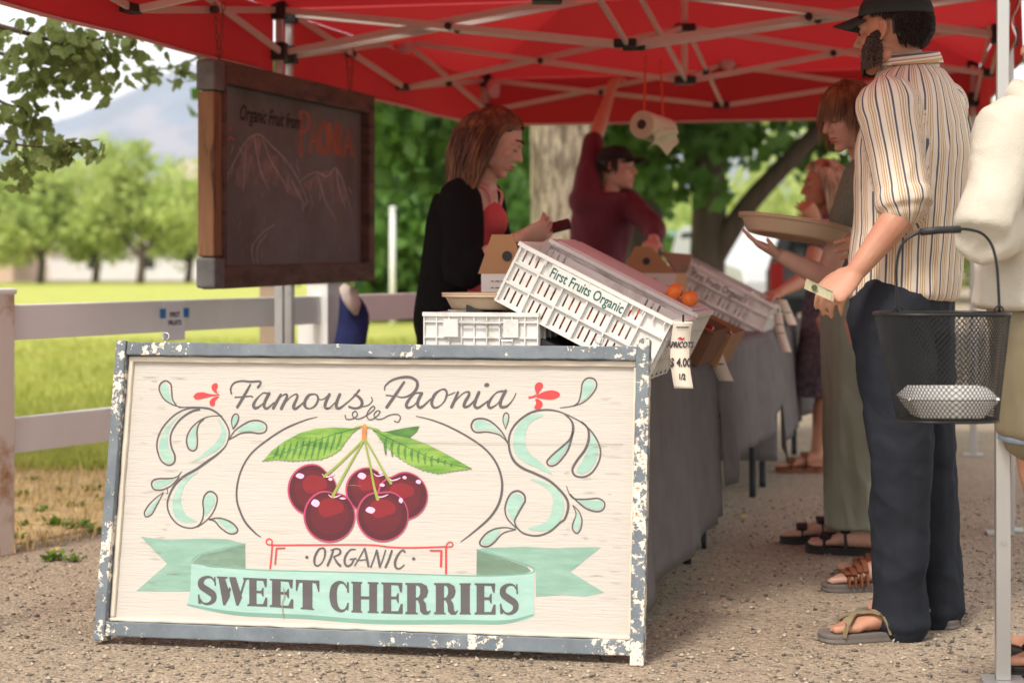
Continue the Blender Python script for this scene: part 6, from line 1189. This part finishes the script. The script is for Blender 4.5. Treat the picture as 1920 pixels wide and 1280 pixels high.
hair(T, 1800, lambda u: (u.y < .42 and -.80 < u.z < .25 and not (u.y > -.28 and u.z < .02) and not (u.y > .1 and u.z < .12)), lambda u: .020, H_DRK, tM, .0016, seg=4, seed=3, out=1.03)
def beard(T, m, parent, n, seed, ln=.03):
    rr = random.Random(seed); mb = MB()
    for k in range(n):
        a = rr.uniform(-1.9, 1.9); z = rr.uniform(-.108, -.035) if abs(a) < .8 else rr.uniform(-.095, -.02 + .03 * (abs(a) - .8)); 
        if abs(a) < .35 and -.075 < z < -.048: continue
        x = math.sin(a) * .069; y = .022 + math.cos(a) * .064 + (.004 if z < -.07 else 0); p0 = T(x * .95, y * .97, z); p1 = T(x * 1.02, y * 1.0, z - ln * .5); p2 = T(x * 1.01, y * 1.02, z - ln * rr.uniform(.8, 1.2)); mb.tube([p0, p1, p2], [.0018, .0016, .0006], 3)
    mb.build('beard', m, parent, smooth=True, recalc=False)
beard(T, HB('beard_dark', (58, 42, 35), (84, 62, 50)), tM, 2600, 4, .010)
# banknote held in his fingers
bn = thing('banknote', 'folded banknote held by the man in the striped shirt', 'banknote', P(1535, 540, 4.78)); mb = MB(); q0, q1, q2, q3 = P(1512, 522, 4.80), P(1566, 548, 4.80), P(1562, 566, 4.795), P(1508, 541, 4.795); g = [[q0.lerp(q1, f) + V((0, .004 * math.sin(f * 5), 0)) for f in np.linspace(0, 1, 8)], [q3.lerp(q2, f) + V((0, .004 * math.sin(f * 5 + 1), 0)) for f in np.linspace(0, 1, 8)]]
mb.sheet(g); mb.build('paper', mat('banknote_paper', lin(178, 170, 138), .8, .1, 40), bn, recalc=False, solid=.001); mb = MB(); c = (q0 + q1 + q2 + q3) / 4 - (q1 - q0) * .2 - V((0, .006, 0)); mb.tube([c, c - V((0, .0012, 0))], .008, 14); mb.build('printed_seal', mat('note_ink', lin(84, 84, 58), .8), bn)
mb = MB(); mb.add([a_.lerp(b_2, f) - V((0, .005, 0)) for a_, b_2, f in ((q0, q2, .08), (q1, q3, .08), (q1, q3, .14), (q0, q2, .14))], [(0, 1, 2, 3)]); mb.build('printed_border', MATS['note_ink'], bn, recalc=False)

# ---- woman with the fringe, sage trousers, holding the tray
J = dict(pelvis=P(1640, 560, 6.4), waist=P(1646, 470, 6.4), chest=P(1640, 370, 6.38), neck=P(1622, 292, 6.36), head=P(1590, 219, 6.32), hipL=P(1618, 600, 6.32), hipR=P(1662, 598, 6.48), kneL=P(1600, 780, 6.45), kneR=P(1640, 780, 6.55), ankL=P(1572, 985, 6.72), ankR=P(1622, 1000, 6.45), toeL=P(1490, 1010, 6.74), toeR=P(1560, 1036, 6.5),
         shL=P(1618, 330, 6.22), shR=P(1662, 325, 6.52), elL=P(1548, 522, 6.12), wrL=P(1462, 478, 6.10), elR=P(1612, 440, 6.55), wrR=P(1580, 424, 6.36), hf=V((-.84, -.42, -.30)))
J['ankL'].z = J['ankR'].z = .10
tW, T, M_ = body('woman with a light brown fringe in sage trousers carrying a round fibre tray', J, 'f', .005, SK3, {'L': (P(1405, 448, 6.08), V((-.1, -.15, 1)), .12, -1, .95), 'R': (P(1545, 415, 6.30), V((-.2, 0, -1)), .5, -1, .9)}, .98, nose=1.02, sc_=.9)
SAGE = mat('sage_linen', lin(158, 165, 146), .9, .10, 6, .5, 300)
mb = MB(); torso(mb, J, 'f', .016, 1, 4); [limb(mb, [J['sh' + s], J['sh' + s].lerp(J['el' + s], .45)], [.068, .066]) for s in 'LR']; garment(mb, 'top', mat('green_stripe_top', lin(110, 124, 104), .9, .3, 30, stretch=(6, 6, .3)), tW, .009)
mb = MB(); c1 = P(1626, 985, 6.55); ring = lambda c, w, dd, k=0: [c + V((math.cos(t) * w * (1 + .05 * math.sin(5 * t + k)), math.sin(t) * dd * (1 + .05 * math.sin(7 * t + k)), 0)) for t in [2 * math.pi * i / 28 for i in range(28)]]
pw = J['waist'] + V((0, 0, -.05)); mb.loft([ring(pw, .145, .12), ring(J['pelvis'], .182, .175), ring(pw.lerp(c1, .45), .172, .185, 1), ring(pw.lerp(c1, .75), .166, .19, 2), ring(c1, .152, .19, 3)]); garment(mb, 'wide_trousers', SAGE, tW, .009, ((.012, 9, 8, (1.4, 1.4, .2)), (.006, 22, 9, (1, 1, .3), True)))
face_parts(T, .98, tW, BROW, LIP)
hair(T, 2600, lambda u: (u.z > -.45 and u.y < .30) or (u.z > .38), lambda u: .085 if u.y > .35 else .13, H_BRN, tW, .0016, flow=lambda u: (u.x * .8, u.y * .9 + (.35 if u.y > .25 else -.2), .05), seg=9, seed=5, spread=.12, out=1.07)
sandal(J['ankL'], J['toeL'], tW, BLST, BLST, .98, 'bands'); sandal(J['ankR'], J['toeR'], tW, BLST, BLST, .98, 'bands')
tl = Matrix.Rotation(math.radians(9), 3, 'Y') @ Matrix.Rotation(math.radians(-3), 3, 'X'); pulp_tray('serving_tray', 'round fibre tray held level by the woman with the fringe', P(1487, 443, 6.14), .185, .16, .045, tl)

# ---- woman hidden behind the striped shirt, only her woven sandals show
J = dict(pelvis=P(1716, 565, 5.85), waist=P(1720, 480, 5.85), chest=P(1722, 350, 5.85), neck=P(1722, 250, 5.85), head=P(1716, 195, 5.84), hipL=P(1702, 600, 5.76), hipR=P(1735, 600, 5.94), kneL=P(1702, 830, 5.76), kneR=P(1736, 830, 5.92), ankL=P(1668, 1090, 5.78), ankR=P(1690, 1062, 5.96), toeL=P(1560, 1118, 5.76), toeR=P(1590, 1085, 5.98), shL=P(1708, 300, 5.70), shR=P(1745, 300, 6.0), elL=P(1716, 430, 5.66), elR=P(1750, 430, 6.04), wrL=P(1690, 520, 5.6), wrR=P(1740, 530, 6.02), hf=V((-.9, .3, 0)))
J['ankL'].z = J['ankR'].z = .10
tH, T, M_ = body('person in brown woven sandals standing behind the man in the striped shirt', J, 'f', .009, SK1, {'L': (P(1680, 580, 5.6), V((0, 1, 0)), .3, 1), 'R': (P(1735, 590, 6.02), V((0, -1, 0)), .3, 1)}, .94, sc_=.9)
mb = MB(); torso(mb, J, 'f', .012, 1, 4, .9); [limb(mb, [J['sh' + s], J['sh' + s].lerp(J['el' + s], .6)], [.062, .058]) for s in 'LR']; garment(mb, 'top', mat('plain_blue_top', lin(96, 108, 126), .9, .1, 8), tH, .011)
mb = MB(); torso(mb, J, 'f', .014, 0, 2, .9); [limb(mb, [J['hip' + s], J['kne' + s], V((J['ank' + s].x, J['ank' + s].y, .3))], [.09, .07, .055]) for s in 'LR']; garment(mb, 'trousers', NAVY, tH, .011)
hair(T, 160, lambda u: u.y < .3 and u.z > -.5 or u.z > .5, lambda u: .2, H_DRK, tH, .006, seg=8, seed=9); sandal(J['ankL'], J['toeL'], tH, SOLE, BRST, 1, 'weave'); sandal(J['ankR'], J['toeR'], tH, SOLE, BRST, 1, 'weave'); face_parts(T, .94, tH, BROW, LIP)

# ---- blonde woman in the purple grey dress at the far table
J = dict(pelvis=P(1568, 575, 9.0), waist=P(1566, 520, 9.0), chest=P(1560, 460, 9.0), neck=P(1556, 405, 9.0), head=P(1541, 350, 8.98), hipL=P(1556, 600, 8.92), hipR=P(1580, 598, 9.1), kneL=P(1548, 740, 8.95), kneR=P(1572, 740, 9.1), ankL=P(1532, 862, 9.0), ankR=P(1552, 855, 9.15), toeL=P(1490, 884, 9.0), toeR=P(1510, 892, 8.85), shL=P(1548, 425, 8.85), shR=P(1570, 422, 9.15), elL=P(1512, 520, 8.72), wrL=P(1462, 548, 8.55), elR=P(1556, 490, 8.9), wrR=P(1532, 412, 8.82), hf=V((-.95, -.1, -.1)))
J['ankL'].z = J['ankR'].z = .10
tB, T, M_ = body('blonde woman in a purple grey dress reaching into the farthest crate', J, 'f', .006, SK4, {'L': (P(1430, 556, 8.45), V((0, .3, -1)), .3, 1, .95), 'R': (P(1512, 385, 8.78), V((-.3, .8, .2)), .9, 1, .95)}, .95, sc_=.92)
DRESS = mat('purple_grey_dress', lin(98, 84, 90), .9, .35, 30, c2=lin(70, 58, 66), cs=40, th=(.45, .6)); mb = MB(); torso(mb, J, 'f', .014, 1, 4, .92); ch = P(1548, 742, 9.02); mb.loft([ring(J['waist'], .125, .11), ring(J['pelvis'], .165, .14), ring(J['pelvis'].lerp(ch, .5), .172, .165, 2), ring(ch, .18, .18, 3)])
[limb(mb, [J['sh' + s], J['sh' + s].lerp(J['el' + s], .4)], [.062, .06]) for s in 'LR']; garment(mb, 'dress', DRESS, tB, .010, ((.007, 9, 12, (1.4, 1.4, .3)),))
face_parts(T, .95, tB, BROW, LIP); bodyc = [(J['chest'], .14), (J['neck'] - V((0, 0, .06)), .10)]
hair(T, 2200, lambda u: (u.z > -.5 and u.y < .15) or (u.z > .5 and u.y < .6), lambda u: .25, H_BLD, tB, .0028, flow=lambda u: (u.x, -.5, .35), body_c=bodyc, seg=10, seed=6, spread=.3, out=1.2, face=True); sandal(J['ankL'], J['toeL'], tB, BRST, BRST, .95, 'bands'); sandal(J['ankR'], J['toeR'], tB, BRST, BRST, .95, 'bands')

# ---- vendor woman in black cardigan with a phone
J = dict(pelvis=P(862, 600, 6.68), waist=P(868, 515, 6.68), chest=P(880, 425, 6.66), neck=P(902, 345, 6.64), head=P(930, 268, 6.6), hipL=P(870, 640, 6.78), hipR=P(856, 640, 6.58), kneL=P(870, 830, 6.8), kneR=P(856, 830, 6.6), ankL=P(862, 980, 6.8), ankR=P(850, 1000, 6.6), toeL=P(930, 1010, 6.85), toeR=P(920, 1030, 6.62), shL=P(910, 372, 6.80), shR=P(868, 374, 6.50), elL=P(930, 480, 6.86), wrL=P(990, 440, 6.62), elR=P(872, 505, 6.42), wrR=P(975, 446, 6.38), hf=V((.90, -.12, -.42)))
J['ankL'].z = J['ankR'].z = .10
tV, T, M_ = body('woman vendor with long auburn hair in a black cardigan using a phone', J, 'f', .0055, SK1, {'R': (P(1042, 425, 6.40), V((.1, .75, .5)), .55, -1, 1.0), 'L': (P(1050, 418, 6.52), V((.1, -.75, .4)), .5, 1, 1.0)}, 1.0)
CORAL = mat('coral_top', lin(206, 84, 86), .85, .08, 9); BLKC = mat('black_knit', (.010, .0095, .010), .95, .15, 20, .5, 240, spec=.1)
mb = MB(); torso(mb, J, 'f', .010, 1, 3); f_ = V((.95, -.3, 0)); mb.ell(J['chest'] + f_ * .055 + V((0, 0, .02)), (.09, .12, .085)); mb.ell(J['chest'] + f_ * .03 + V((0, 0, .06)), (.08, .11, .06)); garment(mb, 'tank_top', CORAL, tV, .008)
for s in (-1, 1): mb = MB(); a = V((.1, .32, 0)).normalized() * s; mb.tube(catmull([J['chest'] + f_ * .10 + a * .055 + V((0, 0, .07)), J['neck'] + f_ * .055 + a * .075 + V((0, 0, -.03)), J['neck'] + a * .088 + V((0, 0, -.005)), J['neck'] - f_ * .07 + a * .075 + V((0, 0, -.05))], 5), .008, 7, flat=.5); mb.build('strap', mat('pink_strap', lin(222, 150, 142), .8), tV, smooth=True)
mb = MB(); sh_ = V((-.035, 0, 0)); J2 = {k: (v + sh_ if k in ('pelvis', 'waist', 'chest', 'shL', 'shR') else v) for k, v in J.items() if isinstance(v, V)}; torso(mb, J2, 'f', .018, 0, 4, ww=[(.17, .12), (.17, .115), (.145, .10), (.150, .100), (.14, .082), (.05, .05)])
limb(mb, [J['shR'] + V((-.01, 0, 0)), J['shR'].lerp(J['elR'], .5), J['elR'] + V((-.01, 0, -.01)), J['elR'].lerp(J['wrR'], .22)], [.078, .074, .072, .066]); limb(mb, [J['shL'], J['shL'].lerp(J['elL'], .5), J['elL'], J['elL'].lerp(J['wrL'], .2)], [.074, .07, .066, .06])
hb_ = J['pelvis'] + V((-.03, 0, -.16)); mb.loft([ring(hb_, .128, .165), ring(J['pelvis'] + sh_, .126, .16), ring(J['waist'] + sh_, .118, .14)]); garment(mb, 'cardigan', BLKC, tV, .009, ((.007, 10, 14, (1.1, 1.1, .45)),))
JEAN = mat('blue_jeans', lin(62, 72, 96), .85, .15, 9); mb = MB(); torso(mb, J, 'f', .008, 0, 1); [limb(mb, [J['hip' + s], J['kne' + s], V((J['ank' + s].x, J['ank' + s].y, .06))], [.093, .068, .055]) for s in 'LR']; garment(mb, 'jeans', JEAN, tV, .011)
face_parts(T, 1, tV, BROW, LIP); bodyc = [(J['neck'] + V((-.02, 0, -.04)), .095), (J['chest'] + V((.02, 0, .03)), .15)]
hair(T, 3600, lambda u: (u.z > -.55 and u.y < -.05) or (u.z > .30 and u.y < .60), lambda u: .29 if u.y < -.2 else .42, H_AUB, tV, .0018, flow=lambda u: (u.x * .9, -1.0, .12), body_c=bodyc, seg=13, seed=8, spread=.5, out=1.08, face=True)
for s in 'LR': sandal(J['ank' + s], J['toe' + s], tV, SOLE, BLST, .95, 'bands')
ph = thing('phone', 'dark phone held by the woman in the black cardigan', 'phone', P(1046, 432, 6.45)); mb = MB(); Mp = Matrix.Rotation(-.25, 3, 'Y') @ Matrix.Rotation(.5, 3, 'X'); mb.box(P(1034, 428, 6.47), (.14, .072, .009), Mp); bd = mb.build('case', BLACK, ph, bevel=.004); mb = MB(); mb.box(P(1034, 428, 6.47) + Mp @ V((0, 0, .0052)), (.128, .064, .001), Mp); mb.build('screen', GLASS, ph)

# ---- vendor man in maroon, one arm up on the tent frame
J = dict(pelvis=P(1118, 560, 9.75), waist=P(1120, 500, 9.75), chest=P(1128, 425, 9.72), neck=P(1143, 362, 9.7), head=P(1157, 317, 9.68), hipL=P(1112, 590, 9.85), hipR=P(1124, 592, 9.66), kneL=P(1114, 720, 9.85), kneR=P(1126, 722, 9.66), ankL=P(1114, 840, 9.85), ankR=P(1128, 845, 9.66), toeL=P(1160, 860, 9.8), toeR=P(1170, 866, 9.6), shR=P(1098, 376, 9.62), shL=P(1174, 378, 9.72), elR=P(1113, 268, 9.82), wrR=P(1144, 178, 10.05), elL=P(1226, 428, 9.42), wrL=P(1226, 452, 9.10), hf=V((.93, -.36, .02)))
J['ankL'].z = J['ankR'].z = .10
tR, T, M_ = body('man in a maroon shirt and dark cap with one arm raised to the tent', J, 'm', .006, SK1, {'R': (P(1162, 118, 10.12), V((.7, .6, 0)), .55, 1, 1.05), 'L': (P(1206, 476, 8.85), V((0, .2, -1)), .45, 1, 1.05)}, .98, sc_=.95)
MAR = mat('maroon_shirt', lin(104, 44, 58), .9, .12, 8); mb = MB(); torso(mb, J, 'm', .018, 0, 5, .95); limb(mb, [J['shR'], J['shR'].lerp(J['elR'], .5), J['elR']], [.082, .074, .062]); limb(mb, [J['shL'], J['shL'].lerp(J['elL'], .5), J['elL'], J['elL'].lerp(J['wrL'], .75)], [.076, .066, .060, .048]); mb.ell(J['shR'], .09); garment(mb, 'long_sleeve_shirt', MAR, tR, .009, ((.008, 10, 21, (1, 1, .6)), (.004, 28, 22, (1, 1, .6), True)))
mb = MB(); torso(mb, J, 'm', .012, 0, 1, .95); [limb(mb, [J['hip' + s], J['kne' + s], V((J['ank' + s].x, J['ank' + s].y, .06))], [.1, .08, .07]) for s in 'LR']; garment(mb, 'jeans', JEAN, tR, .011)
face_parts(T, .98, tR, H_DRK, LIP); cap(T, .98, mat('black_cap', (.016, .015, .016), .9, .1, 20), tR, .075, .012); hair(T, 160, lambda u: (u.y < .35 and -.45 < u.z < .3), lambda u: .035, H_DRK, tR, .005, seg=4, seed=11, out=1.05)
for s in 'LR': sandal(J['ank' + s], J['toe' + s], tR, SOLE, BLST, 1, 'bands')

# ---- person in the cream hoodie with the basket on the arm
J = dict(pelvis=P(1965, 575, 4.50), waist=P(1965, 470, 4.50), chest=P(1962, 320, 4.48), neck=P(1982, 180, 4.52), head=P(2000, 78, 4.52), hipL=P(1945, 620, 4.42), hipR=P(1990, 618, 4.58), kneL=P(1948, 890, 4.46), kneR=P(2000, 890, 4.64), ankL=P(2040, 1180, 4.60), ankR=P(2050, 1150, 4.78), toeL=P(1900, 1270, 4.60), toeR=P(1900, 1228, 4.80), shL=P(1893, 245, 4.34), shR=P(2010, 240, 4.62), elL=P(1846, 440, 4.24), elR=P(2050, 440, 4.7), wrL=P(1915, 395, 4.50), wrR=P(1990, 400, 4.75), hf=V((-.85, .5, 0)))
J['ankL'].z = J['ankR'].z = .10
tC, T, M_ = body('person in a cream hooded top and khaki shorts with a mesh basket on the arm', J, 'f', .006, SK4, {'L': (P(1950, 380, 4.58), V((0, .4, 1)), .5, 1), 'R': (P(1950, 395, 4.72), V((0, -.4, 1)), .5, -1)}, 1.0, sc_=.86)
HOOD = mat('cream_knit', lin(196, 188, 172), .95, .05, 7, .8, 260, spec=.1); mb = MB(); torso(mb, J, 'f', .034, 1, 5, 1.05, ww=[(.17, .13), (.175, .13), (.16, .12), (.17, .13), (.155, .10), (.08, .08)])
limb(mb, [J['shL'], J['shL'].lerp(J['elL'], .5), J['elL'], J['elL'].lerp(J['wrL'], 1.0)], [.080, .070, .070, .066]); limb(mb, [J['shR'], J['shR'].lerp(J['elR'], .5), J['elR'], J['elR'].lerp(J['wrR'], .9)], [.09, .085, .08, .06]); mb.ell(J['shL'], .08)
garment(mb, 'hooded_top', HOOD, tC, .008, ((.004, 6, 31, (1, 1, .5)), (.008, 15, 32, (.8, .8, 1.1), True)), 7)
mb = MB(); hc = J['neck'] + V((-.03, -.05, -.045)); mb.ell(hc, (.12, .09, .055)); mb.tube(catmull([J['neck'] + V((-.105, .0, .01)), J['neck'] + V((-.09, -.085, -.03)), J['neck'] + V((-.02, -.125, -.07)), J['neck'] + V((.12, -.06, -.02)), J['neck'] + V((.12, .04, .03))], 5), [.035, .045, .055, .045, .035], 12, round_ends=True); garment(mb, 'hood', HOOD, tC, .008, ((.005, 20, 33, (1, 1, 1)),))
KHA = mat('khaki_cotton', lin(130, 118, 94), .9, .08, 8, .3, 260); mb = MB(); torso(mb, J, 'f', .018, 0, 2)
for s in 'LR': h, k = J['hip' + s], J['kne' + s]; limb(mb, [h, h.lerp(k, .35), h.lerp(k, .66)], [.115, .108, .10]); mb.tube([h.lerp(k, .5), h.lerp(k, .7)], [.104, .105], 18)
garment(mb, 'shorts', KHA, tC, .009, ((.005, 14, 34, (1, 1, .7)),))
for s in 'LR': h, k = J['hip' + s], J['kne' + s]; mb = MB(); mb.tube([h.lerp(k, .66), h.lerp(k, .735)], [.096, .098], 20); mb.build('lining_hem', mat('pale_blue_hem', lin(152, 172, 196), .9), tC, smooth=True)
for s in 'LR': sandal(J['ank' + s], J['toe' + s], tC, BLST, BLST, 1, 'bands')
face_parts(T, 1, tC, BROW, LIP); hair(T, 200, lambda u: (u.z > -.5 and u.y < .25) or u.z > .5, lambda u: .24, H_BLD, tC, .006, flow=lambda u: (u.x, -.6, .2), seg=10, seed=12, out=1.08)
# mesh basket
WIRE = mat('black_wire', (.02, .02, .021), .35, .1, 9, metal=.5); bc = P(1766, 688, 4.10); bk = thing('mesh_basket', 'black wire mesh basket hanging from the arm of the person in the hooded top', 'basket', bc)
zt_, zb_ = P(1766, 588, 4.10).z, P(1766, 786, 4.10).z; rt = (.150, .115); rb_ = (.112, .088); NU, NV = 84, 36; mb = MB(); vs = []; fs = []
def bpt(u, f): a = 2 * math.pi * u; x = math.copysign(abs(math.cos(a)) ** .8, math.cos(a)); y = math.copysign(abs(math.sin(a)) ** .8, math.sin(a)); return V((bc.x + x * (rb_[0] + (rt[0] - rb_[0]) * f) + .012 * (1 - f), bc.y + y * (rb_[1] + (rt[1] - rb_[1]) * f), zb_ + (zt_ - zb_) * f))
for j in range(NV + 1):
    for i in range(NU): vs.append(bpt((i + .5 * (j % 2)) / NU, j / NV))
ed = []
for j in range(NV):
    for i in range(NU):
        a = j * NU + i; o = (i if j % 2 else i - 1) % NU; ed += [(a, (j + 1) * NU + (i % NU)), (a, (j + 1) * NU + ((i + 1) % NU if j % 2 else (i - 1) % NU))]
for a, b in ed:
    p0, p1 = vs[a], vs[b]; t = (p1 - p0).normalized(); n = (p0 - V((bc.x, bc.y, p0.z))).normalized(); s_ = t.cross(n).normalized() * .00085; n = n * .0007; mb.add([p0 + s_, p0 - s_, p1 - s_, p1 + s_, p0 + s_ - n, p0 - s_ - n, p1 - s_ - n, p1 + s_ - n], [(0, 1, 2, 3), (7, 6, 5, 4), (0, 3, 7, 4), (1, 5, 6, 2)])
tag(mb.build('wire_mesh', WIRE, bk, recalc=False), kind='stuff')
rimp = [bpt(k / 60, 1.0) for k in range(61)]; mb = MB(); mb.tube(rimp, .0042, 8, cap=False); mb.build('rim', WIRE, bk, smooth=True); mb = MB(); mb.tube([bpt(k / 60, 0.0) for k in range(61)], .003, 6, cap=False); mb.build('base_ring', WIRE, bk, smooth=True)
mb = MB()
for k in range(-9, 10): x = k / 10; w = math.sqrt(max(0, 1 - abs(x) ** 2.4)); mb.bar(V((bc.x + .012 + x * rb_[0], bc.y - w * rb_[1], zb_)), V((bc.x + .012 + x * rb_[0], bc.y + w * rb_[1], zb_)), .0016, .0016); mb.bar(V((bc.x + .012 - w * rb_[0], bc.y + x * rb_[1], zb_ + .0015)), V((bc.x + .012 + w * rb_[0], bc.y + x * rb_[1], zb_ + .0015)), .0016, .0016)
tag(mb.build('base_mesh', WIRE, bk), kind='stuff')
hp = catmull([P(1683, 585, 4.10), P(1681, 540, 4.10), P(1682, 490, 4.10), P(1694, 455, 4.10), P(1722, 437, 4.10), P(1760, 432, 4.11), P(1815, 430, 4.12), P(1850, 445, 4.12), P(1868, 490, 4.11), P(1874, 585, 4.10)], 6); mb = MB(); mb.tube(hp, .0034, 8); mb.build('bail_handle', WIRE, bk, smooth=True)
mb = MB(); mb.tube([P(1727, 435, 4.102), P(1760, 431.5, 4.11), P(1800, 430, 4.12)], .0088, 12); mb.build('grip', BLACK, bk, smooth=True)
for px in (1684, 1873): mb = MB(); c = P(px, 582, 4.10); mb.tube([c + V((math.cos(a) * .010, 0, math.sin(a) * .010)) for a in np.linspace(0, 5.4, 14)], .0022, 6); mb.build('hook_loop', WIRE, bk, smooth=True)
# white food box inside the basket
fb = thing('food_box', 'white folded food box lying inside the mesh basket', 'food box', V((bc.x, bc.y, zb_ + .004))); FBW = mat('white_box_card', lin(226, 222, 216), .8, .04, 9); zz_ = zb_ + .006
rr_ = lambda w, dd, z: [V((bc.x + .012 + sx * w, bc.y + sy * dd, z)) for sx, sy in ((-1, -1), (1, -1), (1, 1), (-1, 1))]
mb = MB(); mb.loft([rr_(.070, .05, zz_), rr_(.100, .066, zz_ + .040)]); mb.build('tray', FBW, fb, bevel=.004); mb = MB(); mb.loft([rr_(.104, .068, zz_ + .0415), rr_(.102, .066, zz_ + .045), rr_(.080, .05, zz_ + .068)]); mb.build('lid', FBW, fb, bevel=.004)
